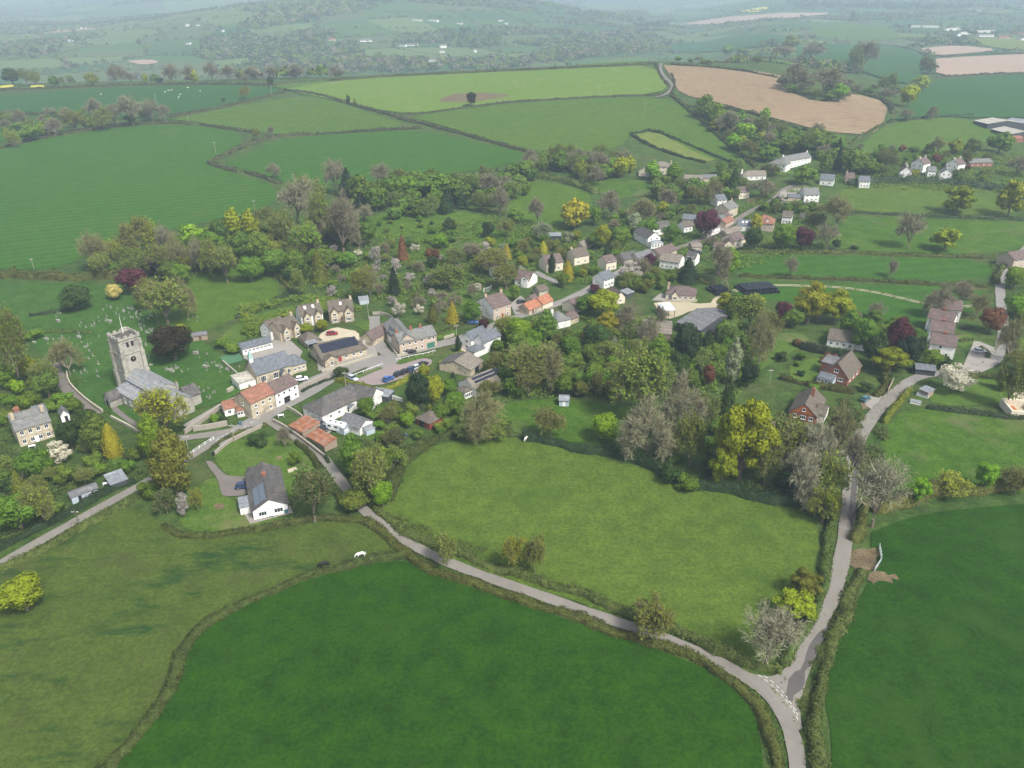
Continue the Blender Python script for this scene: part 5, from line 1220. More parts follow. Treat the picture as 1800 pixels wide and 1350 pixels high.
h.block(0, L, 0, 14, 3.0, 4.4, ridge='y', wall='brick', rf='tile'); h.win('f', L*.5, 4.6, 1.5, 1.2).win('f', L*.72, 1.7, 1.8, 1.2).wins('r', 1, 12, 3, (1.5,), 1.2, 1.2, L); h.block(-.6, L*.55, -3.4, -.04, 2.0, .9, 'lean', 'x', 'tin', 'slate', .1, 'lean_to_wall', 'lean_to_roof'); h.wins('f', -.5, L*.5, 4, (1.1,), 1.0, 1.2, -3.4)
h.block(-2.4, 2.0, 4, 10, 4.6, .8, 'lean', 'x', 'brick', 'grey', .1, 'dormer_wall', 'dormer_roof')
h = H('brick_house', 'brick house with orange tile hung front gable behind bare trees', 'house', (1388, 722), (1436, 733), 14, 2.8, 'orange gabled house'); L = h.L
h.block(0, L, 0, 14, 2.8, 3.5, ridge='y', wall='brick', rf='tile'); b = MB(); b.prism([(.3, -.09, 2.9), (L-.3, -.09, 2.9), (L/2, -.09, 6.1)], (0, .07, 0)); b.build('tile_hanging', WM['orange'], h.root)
h.win('f', L*.5, 4.3, .9, 1.1, -.1).win('f', L*.2, 1.6, 1.2, 1.3).win('f', L*.5, 1.6, 1.8, 1.3).win('f', L*.8, 1.6, 1.2, 1.3); h.chim(L*.6, 8, 8.6, 1, 'brick')
h.block(L*.9, L*1.25, 2, 9, 2.8, 2.0, 'gable', 'x', 'white', 'tile', .2, 'wing_wall', 'wing_roof')
simple('shed', 'dark shed with slate roof under the hedge below the white cottages', 'shed', (1610, 648), (1645, 652), 5, 2.3, 1.0, 'black', 'slate', 'dark slate shed', nw=0)
simple('shed', 'small pale roofed hut on the allotment near the white blossom tree', 'hut', (1618, 684), (1632, 690), 3, 2.0, .5, 'wood', 'tin', 'allotment hut', 'lean', nw=0)
for lb, A, B in (('long low glass cold frame with white sides beside the lane', (1600, 705), (1619, 709)), ('pale green topped cold frame above the white sided one', (1611, 691), (1632, 697))):
    h = H('cold_frame', lb, 'cold frame', A, B, 1.6, .7, 'cold frame'); h.block(0, h.L, 0, 1.6, .5, .25, 'lean', 'x', 'white', 'tin', .03)
h = H('ruined_barn', 'roofless cream stone building at the right edge of the picture', 'ruin', (1779, 722), (1830, 726), 9, 2.6, 'roofless stone building')
b = MB(); Lr = h.L
for q in ((0, Lr, 0, .6), (0, Lr, 8.4, 9), (0, .6, .6, 8.4), (Lr-.6, Lr, .6, 8.4)): b.box(*q, -1, 2.6)
b.build('wall', WM['cream'], h.root); b = MB(); b.box(.6, Lr*.5, .6, 8.4, .0, .25); b.build('floor_slab', WM['orange'], h.root)
h = H('field_hut', 'pale blue tin hut standing in the small paddock', 'hut', (983, 703), (1000, 704), 3.4, 2.3, 'pale blue hut'); h.block(0, h.L, 0, 3.4, 2.3, .9, 'gable', 'x', 'tin', 'tin', .35); h.door(h.L*.5, .9, 1.8, 'white')
# --- bungalow in the foreground garden
h = H('bungalow', 'white gabled bungalow with dark tiled roof and roof panels in the foreground garden', 'bungalow', (444, 899), (505, 886), 19, 2.8, 'foreground bungalow'); L = h.L
h.block(0, L, 0, 19, 2.8, 2.5, ridge='y', wall='white', rf='old', oh=.5); h.win('f', L*.27, 1.5, 2.0, 1.3).win('f', L*.73, 1.6, 2.2, 1.3)
h.block(-3.0, -.05, 3.5, 8.5, 2.2, .4, 'flat', 'x', 'white', 'tin', .15, 'annex_wall', 'annex_roof'); h.chim(L*.5, 12, 6.3, 1.0, 'brick')
for r_ in range(2):
    for c_ in range(6):
        f = lambda v, t: (L/2*t, v, 2.8+2.5*t+.33); v = 1.0+c_*1.35
        h.slab('solar_panel', PVL, [f(v+1.28, .18+.36*r_), f(v, .18+.36*r_), f(v, .5+.36*r_), f(v+1.28, .5+.36*r_)], .06)
h.block(L*.05, L*.4, 19.05, 22, 2.4, 1.2, 'hip', 'x', 'white', 'old', .3, 'rear_wall', 'rear_roof')

# --- far farmsteads and houses
FARH = [((326,43),(333,42),'W'),((345,44),(352,43),'w'),((388,54),(391,54),'w'),((326,76),(333,76),'w'),((146,49),(153,48),'w'),((124,71),(131,70),'w'),
 ((570,71),(576,71),'w'),((580,70),(590,69),'r'),((633,71),(654,71),'w'),((700,79),(712,80),'w'),((714,78),(733,79),'w'),((724,34),(742,35),'w'),((746,33),(768,37),'g'),((802,40),(812,41),'w'),
 ((774,80),(785,80),'W'),((773,90),(782,90),'w'),((833,88),(838,88),'W'),((838,104),(850,104),'w'),((754,106),(768,106),'w'),((881,36),(886,34),'w'),((888,41),(893,41),'w'),
 ((1600,46),(1650,47),'g'),((1665,52),(1690,50),'g'),((1672,60),(1684,61),'w'),((1690,58),(1712,58),'g'),((1720,55),(1750,55),'g'),((1722,62),(1748,62),'w'),((1757,66),(1775,66),'r'),((1780,57),(1796,60),'r'),((1716,18),(1726,18),'w'),((1664,8),(1680,9),'w'),((1610,4),(1618,4),'w'),((1785,68),(1795,69),'w')]
_fl = ['beyond the crest field', 'on the far wooded slope', 'in the hazy valley', 'on the distant right hand farm']
for i, (A, B, t) in enumerate(FARH):
    g = P(*A); s_ = scale_at(g)
    wl, rf_ = {'w': ('white', 'slatel'), 'W': ('white', 'slatel'), 'g': ('white', 'cream'), 'r': ('pink', 'red')}[t]
    hh = 6.5 if t == 'W' else 4.0
    h = H('farm_shed' if t == 'g' else 'distant_house', None, 'barn' if t == 'g' else 'house', A, B, 11, hh, 'distant farmstead')
    h.block(0, h.L, 0, 11, hh, 3.0, 'gable', 'x', wl, rf_)
    if t in 'wWr': h.wins('f', 0.5, h.L-.5, 3, (1.8,) if t == 'w' else (1.8, 4.6), 1.3, 1.4)
    FARLAB.append((h.root, t, ((A[0]+B[0])/2, A[1])))
# ------------------------------------------------------------------ hedges, walls, fences
Hd = hedge
Hd([(120,1400),(158,1375),(190,1345),(250,1285),(292,1232),(308,1185),(322,1138),(362,1097),(416,1066),(500,1030),(600,998),(655,986),(712,975)], 3.0, 1.5, 'b', 'long brownish hedge winding between the olive pasture and the dark crop field')
Hd([(640,915),(680,948),(712,972),(745,992),(790,1010),(850,1033),(950,1065),(1050,1098),(1150,1133),(1230,1162),(1290,1195),(1325,1232),(1345,1270),(1358,1310),(1368,1360),(1372,1420)], 3.2, 1.3, 'b', 'roadside hedge between the dark crop field and the curving lane')
Hd([(655,880),(668,905),(700,928),(760,960),(800,975),(850,993),(950,1025),(1050,1058),(1150,1096),(1230,1132),(1290,1160),(1330,1180),(1370,1180)], 3.0, 1.7, 'g', 'hedge along the lane below the central pasture')
Hd([(1376,1170),(1398,1130),(1424,1092),(1444,1050),(1448,1010),(1458,960),(1463,920),(1470,890)], 3.0, 2.0, 'b', 'hedge on the left of the right hand lane beside the pasture')
Hd([(1432,1420),(1436,1330),(1432,1280),(1428,1225),(1440,1180),(1456,1130),(1480,1080),(1500,1040),(1512,1005)], 3.4, 1.4, 'g', 'wide grassy hedge right of the junction below the field gate')
Hd([(1507,955),(1512,930),(1516,905),(1530,885)], 3.2, 2.4, 'g', 'short tall hedge just above the field gate')
Hd([(1530,895),(1590,888),(1640,870),(1700,862),(1760,855),(1860,858)], 4.5, 3.2, 'g', 'thick mixed hedge between the bright paddock and the dark crop')
Hd([(-40,1025),(60,976),(150,926),(222,886),(262,862)], 2.6, 1.6, 'g', 'hedge along the lower side of the left hand lane')
Hd([(-40,985),(60,938),(140,895),(200,862),(235,846)], 2.6, 1.8, 'd', 'dark hedge along the upper side of the left hand lane')
Hd([(285,925),(330,940),(400,940),(480,930),(560,915),(620,912),(645,918)], 2.4, 1.5, 'g', 'hedge around the foreground bungalow garden above the olive pasture')
Hd([(372,790),(400,770),(440,755),(470,748)], 1.2, 1.0, 'g', 'low hedge by the roadside wall above the bungalow lawn', step=1)
Hd([(520,780),(545,800),(562,822),(580,850),(600,880)], 2.2, 1.6, 'g', 'hedge between the bungalow garden and the curving lane')
Hd([(510,760),(540,778),(565,798),(578,815)], 1.6, 1.2, 'd', 'short hedge between the rusty sheds and the lane')
Hd([(670,880),(690,835),(730,790),(790,765),(860,760),(900,762)], 4.5, 3.0, 'g', 'overgrown hedge at the upper left of the central pasture')
Hd([(920,770),(960,780),(1050,795),(1120,815),(1190,842),(1260,862),(1330,878),(1400,885)], 4.0, 2.6, 'd', 'dark overgrown hedge at the top of the central pasture')
Hd([(1555,745),(1570,722),(1590,700),(1600,685)], 2.0, 1.8, 'y', 'yellowish hedge right of the lane beside the bright paddock')
Hd([(1628,718),(1700,726),(1800,738),(1860,742)], 2.4, 1.7, 'd', 'clipped hedge across the bright paddock on the right')
Hd([(1700,665),(1725,662),(1770,668),(1850,670)], 3.0, 1.8, 'g', 'hedge below the tarmac drive of the white cottages')
Hd([(1370,665),(1420,678),(1470,688),(1500,692)], 2.2, 2.0, 'g', 'clipped hedge between the two brick houses')
Hd([(1395,605),(1440,622),(1500,628)], 3.6, 2.8, 'd', 'tall clipped hedge in front of the long low white house')
Hd([(1545,700),(1555,675),(1562,662)], 3.2, 2.6, 'g', 'square clipped hedge beside the entrance of the brick house')
Hd([(1684,600),(1712,598)], 1.6, 1.2, 'g', 'short hedge nearest the drive in front of the white cottages'); Hd([(1688,578),(1712,578)], 1.6, 1.2, 'd', 'second short hedge in front of the white cottages'); Hd([(1690,558),(1714,560)], 1.6, 1.2, 'g', 'farthest short hedge in front of the white cottages')
Hd([(1736,630),(1738,622),(1725,612)], 1.6, 1.2, 'g', 'curved low hedge beside the parked car on the drive')
Hd([(1300,485),(1400,490),(1500,492),(1600,499),(1735,504)], 2.2, 1.5, 'g', 'straight field hedge above the pale farm track')
Hd([(1285,443),(1400,444),(1500,446),(1600,450),(1750,455)], 2.4, 1.6, 'g', 'field hedge below the green fields on the right')
Hd([(1485,373),(1600,380),(1700,383),(1800,386)], 2.2, 1.6, 'd', 'thin dark hedge between the two green fields on the right')
Hd([(1750,500),(1760,470),(1780,450)], 3, 2.5, 'g', 'hedge along the lane at the right edge')
Hd([(1490,325),(1560,320),(1650,322),(1760,332),(1800,350)], 5, 4.0, 'd', 'dense hedge below the white houses on the right')
Hd([(1445,266),(1480,262),(1520,238),(1555,218)], 3, 2.0, 'g', 'hedge beside the path below the ploughed field')
Hd([(1560,215),(1640,206),(1710,203)], 2, 1.6, 'd', 'thin hedge below the blue green crop')
Hd([(1180,168),(1200,184),(1262,240),(1330,296)], 3.4, 2.2, 'g', 'hedge running down the right side of the sloping pasture')
Hd([(1108,236),(1150,228),(1195,248),(1262,278),(1300,292)], 2.4, 1.6, 'd', 'thin hedge along the top of the yellowish strip'); Hd([(1108,236),(1140,256),(1190,274),(1240,287)], 2.4, 1.6, 'd', 'thin hedge along the bottom of the yellowish strip')
Hd([(700,208),(760,222),(860,248),(930,268)], 4.2, 1.8, 'p', 'double hedge bank descending from the crest past the big green slope')
Hd([(500,158),(560,166),(620,184),(700,206)], 4, 1.8, 'p', 'hedge bank along the lower edge of the pale green field')
Hd([(700,203),(760,198),(830,187),(900,179),(1050,170),(1165,167)], 2.0, 1.2, 'p', 'thin grassy bank between the pale green field and the darker slope')
Hd([(300,206),(400,187),(500,162)], 3, 1.6, 'p', 'hedge bank rising between the upper left fields')
Hd([(368,286),(390,276),(440,252),(500,238),(550,237)], 4, 1.8, 'p', 'hedge bank at the corner of the big drilled field'); Hd([(555,236),(640,231),(740,225)], 3.4, 1.8, 'p', 'hedge bank below the upper mid field')
Hd([(366,287),(395,296),(420,303)], 3.6, 1.8, 'p', 'short hedge bank left of the field gateway'); Hd([(433,303),(460,311),(490,322)], 3.6, 1.8, 'p', 'short hedge bank right of the field gateway')
Hd([(-40,272),(30,252),(100,237),(220,219),(305,216),(340,219)], 3.2, 1.8, 'p', 'hedge bank along the top of the big drilled field'); Hd([(352,219),(400,226),(455,234)], 3.2, 1.8, 'p', 'hedge bank right of the small gap above the drilled field')
Hd([(-40,485),(60,490),(160,490),(215,488)], 5, 3.4, 'g', 'thick hedge at the foot of the big drilled field')
Hd([(-40,197),(100,202),(200,205)], 3, 3, 'g', 'bushy hedge at the lower edge of the upper left crop')
Hd([(480,150),(560,142),(620,138),(850,126),(1050,117),(1150,112)], 3, 1.8, 'p', 'hedge along the crest of the hill'); Hd([(-40,160),(100,155),(300,147),(480,150)], 3, 2.0, 'p', 'hedge along the upper left crest')
Hd([(890,318),(930,310),(1000,320),(1048,340)], 5, 3.4, 'g', 'thick hedge above the small pasture with the golden green tree')
Hd([(440,455),(470,478),(512,508)], 3, 2, 'g', 'scrubby hedge right of the sloping paddock'); Hd([(415,560),(450,545),(510,515)], 2.2, 1.4, 'd', 'dark hedge under the sloping paddock')
Hd([(52,556),(90,552),(125,545)], 1.6, 1.4, 'd', 'short dark hedge at the top of the churchyard')
Hd([(40,585),(110,582),(160,586)], 3, 1.2, 'b', 'brown scrubby bank across the churchyard')
Hd([(590,668),(640,682),(668,690)], 2.0, 1.6, 'y', 'golden hedge on the left of the car park'); Hd([(672,690),(700,676),(735,660),(745,655)], 2.4, 1.8, 'y', 'golden hedge along the bottom of the car park')
Hd([(770,640),(800,626),(812,620)], 1.6, 1.2, 'y', 'low golden hedge beside the gravel drive'); Hd([(858,690),(880,682),(900,668)], 3, 2.6, 'g', 'leafy hedge right of the long white bungalow')
Hd([(530,690),(560,676),(592,662)], 1.6, 1.0, 'd', 'low hedge on the kerb opposite the solar roofed hall'); Hd([(760,590),(790,580),(815,570)], 1.8, 1.4, 'g', 'garden hedge right of the slate terrace')
Hd([(1366,137),(1300,124),(1180,113)], 3, 2.2, 'p', 'hedge along the top of the ploughed field'); Hd([(1500,160),(1560,178),(1570,200)], 4, 2.5, 'p', 'hedge at the right end of the ploughed field')
Hd([(1640,100),(1720,97),(1860,92)], 3, 2.0, 'p', 'hedge between the pale pink soils'); Hd([(1645,136),(1740,130),(1860,129)], 3, 2.0, 'p', 'hedge above the blue green crop')
Hd([(1205,188),(1300,192),(1380,220),(1450,240)], 3, 2.2, 'p', 'hedge below the ploughed field'); Hd([(1180,95),(1260,92),(1400,80),(1500,74),(1600,84),(1640,108)], 3, 2, 'p', 'hedge sweeping across the right hand middle distance')
Hd([(1180,130),(1187,148),(1180,165)], 2, 1.4, 'p', 'short hedge along the bend of the hill track'); Hd([(1152,112),(1158,130),(1172,150)], 2, 1.4, 'p', 'short hedge on the left of the hill track')
Hd([(880,452),(905,430),(940,425)], 1.8, 1.2, 'd', 'hedge beside the allotment beds'); Hd([(1190,470),(1230,495),(1262,505)], 2, 1.4, 'g', 'garden hedge above the cream farm bungalow')
Hd([(1300,430),(1340,440),(1430,440)], 2.0, 1.6, 'd', 'dark hedge below the copper beech lawn'); Hd([(1330,372),(1360,355),(1368,350)], 2.2, 2.0, 'd', 'clipped dark hedge beside the upper road')

def wall(pts, w, h, mat, label, name='wall', sm=1, cap=True):
    W = [P(x, y) for (x, y) in smooth_px(pts, sm)] if sm else [P(x, y) for (x, y) in pts]
    W = [Vector((p.x, p.y, 0)) for p in W]; c = dens(W, 1.5); mb = MB(); C = np.array([[p.x, p.y] for p in c]); T = np.gradient(C, axis=0); T /= np.linalg.norm(T, axis=1)[:, None]+1e-9
    N = np.stack([-T[:, 1], T[:, 0]], 1); Z = zf(C[:, 0], C[:, 1]); n = len(c)
    for i in range(n):
        for (u, v) in ((-.5, -.5), (-.5, h), (.5, h), (.5, -.5)): mb.v.append((C[i, 0]+N[i, 0]*u*w, C[i, 1]+N[i, 1]*u*w, Z[i]+v+(0.03*math.sin(i*1.7) if v > 0 else 0)))
    for i in range(n-1):
        for j in range(3): mb.f.append((i*4+j+1, i*4+j, (i+1)*4+j, (i+1)*4+j+1))
    mb.f += [(0, 1, 2, 3), (n*4-1, n*4-2, n*4-3, n*4-4)]
    o = mb.build(name, mat); tag(o, label, name.replace('_', ' ')); return o
WS = mat_simple('lichened_wall', (0.36, 0.33, 0.25), 0.9, 0.25, 1.5); WS2 = mat_simple('rubble_wall', (0.30, 0.265, 0.22), 0.9, 0.3, 2.0)
wall([(118,656),(121,673),(133,688),(156,708),(181,725)], .45, 1.1, WS, 'pale lichened churchyard wall beside the left footpath'); wall([(196,735),(222,748),(249,764)], .6, 1.0, WS, 'lower churchyard wall running to the road trees')
wall([(444,690),(420,702),(395,712),(360,738),(325,762)], .6, 1.3, WS2, 'stone wall between the churchyard and the small cottage'); wall([(400,747),(370,753),(340,757)], .6, 1.6, WS2, 'retaining wall above the side road by the cottage garden')
wall([(525,686),(555,672),(588,656)], .6, 1.5, WS2, 'rubble retaining wall in front of the stone school'); wall([(566,655),(600,645),(640,632),(655,626)], .4, .9, WS, 'low pale wall in front of the solar roofed hall')
wall([(698,628),(720,622),(768,606)], .4, 1.0, WS, 'low front garden wall of the slate terrace'); wall([(672,588),(684,606),(698,626)], .4, 1.0, WS, 'low wall around the terrace wing garden')
wall([(480,742),(500,752),(522,768),(545,785),(572,806)], .5, 1.3, WS2, 'stone wall along the lane below the rusty sheds'); wall([(378,800),(400,780),(430,764),(462,750)], .5, 1.1, WS2, 'curved roadside wall of the bungalow garden')
wall([(392,638),(420,662),(442,684)], .4, 1.2, WS, 'wall between the school yard and the churchyard'); wall([(400,690),(410,684)], .8, 1.2, WS, 'short churchyard gate wall')
wall([(505,718),(520,726),(532,735)], .4, 1.1, WS, 'short pale wall at the white farmhouse lawn'); wall([(682,699),(700,704),(708,707)], .4, 1.4, WM['white'], 'white garden wall right of the low dark shed')
wall([(655,553),(672,552),(690,560)], .4, 1.2, WS2, 'curved wall above the terrace wing'); wall([(780,596),(792,592),(798,590)], .4, 1.0, WS, 'pale garden wall right of the slate terrace')
wall([(1560,690),(1570,670)], .15, 1.6, WM['wood'], 'timber fence panel by the brick house entrance', 'fence'); wall([(1170,530),(1195,532),(1225,530)], .3, .9, WS, 'low wall in front of the cream farm bungalow')
wall([(428,905),(426,895),(424,885)], .15, 1.4, WM['wood'], 'short fence left of the foreground bungalow', 'fence')
def rail(pts, label, h=1.0, mat=None, post=2.4, name='rail_fence', r=.05, rails=2):
    W = [P(x, y) for (x, y) in smooth_px(pts, 1)]; root = empty(name, W[0]); c = dens([Vector((p.x, p.y, 0)) for p in W], post); a = MB(); o0 = W[0]; mat = mat or FRAME
    q = [Vector((p.x-o0.x, p.y-o0.y, (zs(p.x, p.y))-o0.z)) for p in c]
    for (s_, e_) in zip(q[:-1], q[1:]):
        for k in range(rails): zz = h*(k+1)/rails-.06; a.tube(s_+Vector((0,0,zz)), e_+Vector((0,0,zz)), r, r, 4)
    a.build('rail', mat, root)
    pm = MB(); pm.box(-.07, .07, -.07, .07, -.3, h+.08); me = pm.mesh('post'); me.materials.append(mat)
    for p in q[:90]: o = bpy.data.objects.new('post', me); o.location = p; link(o, root)
    tag(root, label, 'fence')
rail([(620,662),(645,652),(672,642)], 'low white rail fence left of the car park entrance', .7, r=.08, rails=1); rail([(697,634),(725,627),(750,623),(765,618)], 'low white rail fence right of the car park entrance', .7, r=.08, rails=1)
rail([(336,799),(356,785),(376,773)], 'white railings on the bend beside the side road', 1.0)
rail([(1537,1004),(1545,992),(1549,985),(1547,973),(1545,963)], 'bent galvanised field gates in the muddy entrance', 1.3, mat_simple('galvanised', (.42,.47,.47), .4, .1, metal=.3), 3.2, 'field_gate', .05, 5)
rail([(1280,505),(1277,498),(1276,490)], 'short pale rail beside the smaller bale stack', 1.2, WM['wood'])
rail([(850,514),(858,513),(864,508)], 'white goal frame on the lawn above the red doored house', 2.0, post=3.0, name='goal_frame', rails=1)
# ------------------------------------------------------------------ poles
PM = mat_simple('pole_wood', (0.30, 0.27, 0.22), 0.9, 0.2); PD = mat_simple('dark_pole', (0.09, 0.075, 0.06), 0.9, 0.2)
for (px, top, bot, lb, mm) in [(276,166,187,'upper left crop beside the white sheep',PM),(332,205,216,'hedge above the drilled field',PM),(380,250,271,'corner of the drilled field',PM),(449,352,376,'lower right of the drilled field',PM),
     (60,455,474,'lower left of the drilled field',PM),(905,142,153,'middle of the pale green field',PM),(758,150,168,'left of the pale green field',PM),(921,146,158,'pale green field right of the other poles',PM),(1053,152,166,'pale green field near the dark slope',PM),
     (1133,182,201,'dark slope under the hill track',PM),(478,148,168,'field corner on the crest',PM),(1108,88,98,'valley edge beyond the crest',PM),(1337,203,216,'hedge under the ploughed field',PM),(141,900,930,'left hand lane in the foreground',PD),
     (333,765,800,'white railings at the bend',PM),(412,745,776,'street junction below the cottage',PM),(845,538,568,'roadside left of the red doored house',PM),(803,570,603,'roadside by the double slate roofed house',PM),(648,528,560,'red roofed outbuilding',PM),(608,655,680,'round tree by the car park',PM),
     (1352,652,675,'orchard behind the copper hedge',PM),(1148,300,312,'upper cream cottage',PM),(1424,245,262,'wood above the white terrace',PM),(1589,680,700,'bend of the lane by the yellowish hedge',PM)]:
    g = P(px, bot); s_ = scale_at(g); hh = (bot-top)/s_/max(.6, math.cos(math.atan2(CAMZ-g.z, g.y))); hh = min(11, max(6, hh)); wd = max(.13, .35/s_)
    root = empty('telegraph_pole', g); a = MB(); a.tube((0,0,-.5), (0,0,hh), wd, wd*.7, 7); a.build('pole', mm, root)
    a = MB(); a.box(-.9, .9, -wd*.5, wd*.5, hh-.9, hh-.75); a.build('crossarm', mm, root)
    a = MB(); [a.lathe([(.07,hh-.748),(.07,hh-.55)], 6, (x, 0)) for x in (-.75,-.35,.35,.75)]; a.build('insulator', FRAME, root)
    tag(root, ('dark' if mm is PD else 'pale')+' telegraph pole, '+lb, 'pole', 'telegraph poles')
# ------------------------------------------------------------------ vehicles
RUB = mat_simple('tyre', (.02,.02,.02), .9, .1); RIM = mat_simple('rim', (.4,.4,.42), .35, .05, metal=.6); LMP = mat_simple('lamp_glass', (.7,.7,.68), .2, .05)
CARM = {k: mat_simple('paint_'+k, c, .3, .04, spec=.6) for k, c in dict(black=(.015,.016,.02), navy=(.02,.04,.10), blue=(.03,.10,.30), silver=(.42,.45,.48), white=(.72,.72,.72), red=(.22,.01,.02), grey=(.12,.13,.15), teal=(.05,.13,.16)).items()}
def loft(secs):
    """secs: (x, [(y,z)...]) same count"""
    mb = MB(); n = len(secs[0][1])
    for x, pr in secs: mb.v += [(x, y, z) for (y, z) in pr]
    for k in range(len(secs)-1):
        for i in range(n): j = (i+1) % n; mb.f.append((k*n+i, k*n+j, (k+1)*n+j, (k+1)*n+i))
    mb.f.append(tuple(range(n-1, -1, -1))); mb.f.append(tuple(range((len(secs)-1)*n, len(secs)*n))); return mb
def car_parts():
    pr = lambda w, t: [(-w,.28),(w,.28),(w*1.02,.5),(w*.98,t-.08),(w*.85,t),(-w*.85,t),(-w*.98,t-.08),(-w*1.02,.5)]
    body = loft([(-2.1,pr(.78,.78)),(-2.0,pr(.86,.95)),(-1.2,pr(.88,1.0)),(.9,pr(.88,.98)),(1.7,pr(.86,.86)),(2.05,pr(.78,.66)),(2.12,pr(.70,.55))]).mesh('body')
    cab = lambda w, z: [(-w,.93),(w,.93),(w*.82,z),(-w*.82,z)]
    gl = loft([(-1.95,cab(.78,.98)),(-1.45,cab(.82,1.40)),(.25,cab(.82,1.42)),(1.05,cab(.80,.97))]).mesh('windows')
    rf = loft([(-1.5,[(-.66,1.38),(.66,1.38),(.6,1.45),(-.6,1.45)]),(-.6,[(-.69,1.41),(.69,1.41),(.62,1.49),(-.62,1.49)]),(.28,[(-.67,1.39),(.67,1.39),(.6,1.46),(-.6,1.46)])]).mesh('roof_panel')
    wh = MB(); [wh.v.append((.33*math.cos(t), y, .33*math.sin(t))) for y in (-.11,.11) for t in [i*math.pi/6 for i in range(12)]]
    wh.f += [(i, (i+1) % 12, 12+(i+1) % 12, 12+i) for i in range(12)]+[tuple(range(11,-1,-1)), tuple(range(12,24))]; wh = wh.mesh('wheel')
    ri = MB(); [ri.v.append((.2*math.cos(t), y, .2*math.sin(t))) for y in (-.125,.125) for t in [i*math.pi/5 for i in range(10)]]
    ri.f += [(i, (i+1) % 10, 10+(i+1) % 10, 10+i) for i in range(10)]+[tuple(range(9,-1,-1)), tuple(range(10,20))]; ri = ri.mesh('rim')
    hl = MB(); hl.box(2.0,2.1,-.1,.1,.6,.72); hl = hl.mesh('headlight')
    gl.materials.append(GLASS); wh.materials.append(RUB); ri.materials.append(RIM); hl.materials.append(LMP); body.materials.append(RUB); rf.materials.append(RUB)
    return body, gl, rf, wh, ri, hl
CP_ = car_parts()
def car(px, py, hd, col, label, sc_=1.08, tall=1.0, zoff=.2, group=None):
    g = P(px, py); root = empty('parked_car', (g.x, g.y, g.z+zoff), R(hd), (sc_, sc_, sc_*tall)); tag(root, label, 'car', group)
    for nm, me in zip(('body','windows','roof_panel'), CP_[:3]):
        o = bpy.data.objects.new(nm, me); link(o, root)
        if nm != 'windows': o.material_slots[0].link = 'OBJECT'; o.material_slots[0].material = CARM[col]
    for x in (-1.3, 1.3):
        for y in (-.8, .8):
            o = bpy.data.objects.new('wheel', CP_[3]); o.location = (x, y, .33); link(o, root); q = bpy.data.objects.new('rim', CP_[4]); link(q, o)
    for y in (-.6, .6): o = bpy.data.objects.new('headlight', CP_[5]); o.location = (0, y, 0); link(o, root)
    KEEP.append((g.x, g.y, 3.5)); LAND.append((label.split(' parked')[0], (px, py)))
car(429,858,10,'navy','dark blue estate car parked on the foreground bungalow driveway',1.05,1.05); car(530,669,20,'white','white car parked on the street in front of the stone school'); car(584,589,12,'red','dark red car parked on the pale gravel forecourt')
car(722,621,15,'black','dark car parked on the road in front of the slate terrace'); car(620,668,-40,'silver','silver car parked at the left end of the car park')
for (x, y, c, l) in ((683,669,'blue','blue car parked lowest in the car park'),(702,660,'black','black car, first of the row of dark cars by the golden hedge'),(713,656,'black','second dark car from the left in the car park row'),(724,652,'navy','third car from the left in the car park row'),(734,648,'silver','light silver blue car in the car park row'),(744,643,'black','black car at the right end of the car park row')):
    car(x, y, 50, c, l, group='cars in the car park')
car(563,748,-12,'grey','dark grey car parked beside the white farmhouse, behind the black one'); car(565,759,-8,'black','black car parked left of the white motorhome',1.05,1.1); car(704,771,35,'navy','navy car parked on the small track above the pasture',1.05)
car(831,569,-5,'blue','blue car parked under the trees by the double slate roofed house'); car(846,579,-20,'black','dark car parked right of the blue one at the roadside'); car(917,533,25,'black','black car parked between the red doored house and the barn',1.05,1.1)
car(1220,444,-15,'black','left one of two dark cars near the pale stone shed'); car(1226,446,-10,'navy','right one of two dark cars near the pale stone shed'); car(1722,620,-5,'silver','silver blue car parked on the drive of the white cottages'); car(1521,704,40,'teal','greenish car parked beside the round clipped hedge')
car(1380,294,-10,'grey','small grey car below the white terrace'); car(1268,397,30,'grey','grey car parked by the tall stone house')
# motorhome
g = P(594,757); root = empty('motorhome', (g.x, g.y, g.z+.1), R(-22)); tag(root, 'white motorhome parked on the grass beside the grey roofed outbuilding', 'motorhome'); KEEP.append((g.x, g.y, 4))
pr = lambda w, t: [(-w,.45),(w,.45),(w,t-.15),(w-.15,t),(-w+.15,t),(-w,t-.15)]
loft([(-3.5,pr(1.1,2.75)),(-3.4,pr(1.15,2.85)),(2.3,pr(1.15,2.85)),(3.0,pr(1.12,2.3)),(3.2,pr(1.05,1.5)),(3.7,pr(.95,1.2))]).build('body', CARM['white'], root)
for (x, w_) in ((-2.2,1.0),(.2,1.2)): b = MB(); b.box(x-w_/2,x+w_/2,-1.19,-1.152,1.5,2.1); b.build('side_window', GLASS, root)
b = MB(); b.box(-1.5,-.9,-1.19,-1.152,.6,2.2); b.build('door', FRAME, root)
for x in (-2.4,-.4,1.5): b = MB(); b.box(x-.35,x+.35,-.35,.35,2.852,2.95); b.build('roof_hatch', GLASS, root)
for x in (-2.2, 2.4):
    for y in (-1.0, 1.0): o = bpy.data.objects.new('wheel', CP_[3]); o.location = (x, y, .35); link(o, root)
LAND.append(('white motorhome', (594, 754)))
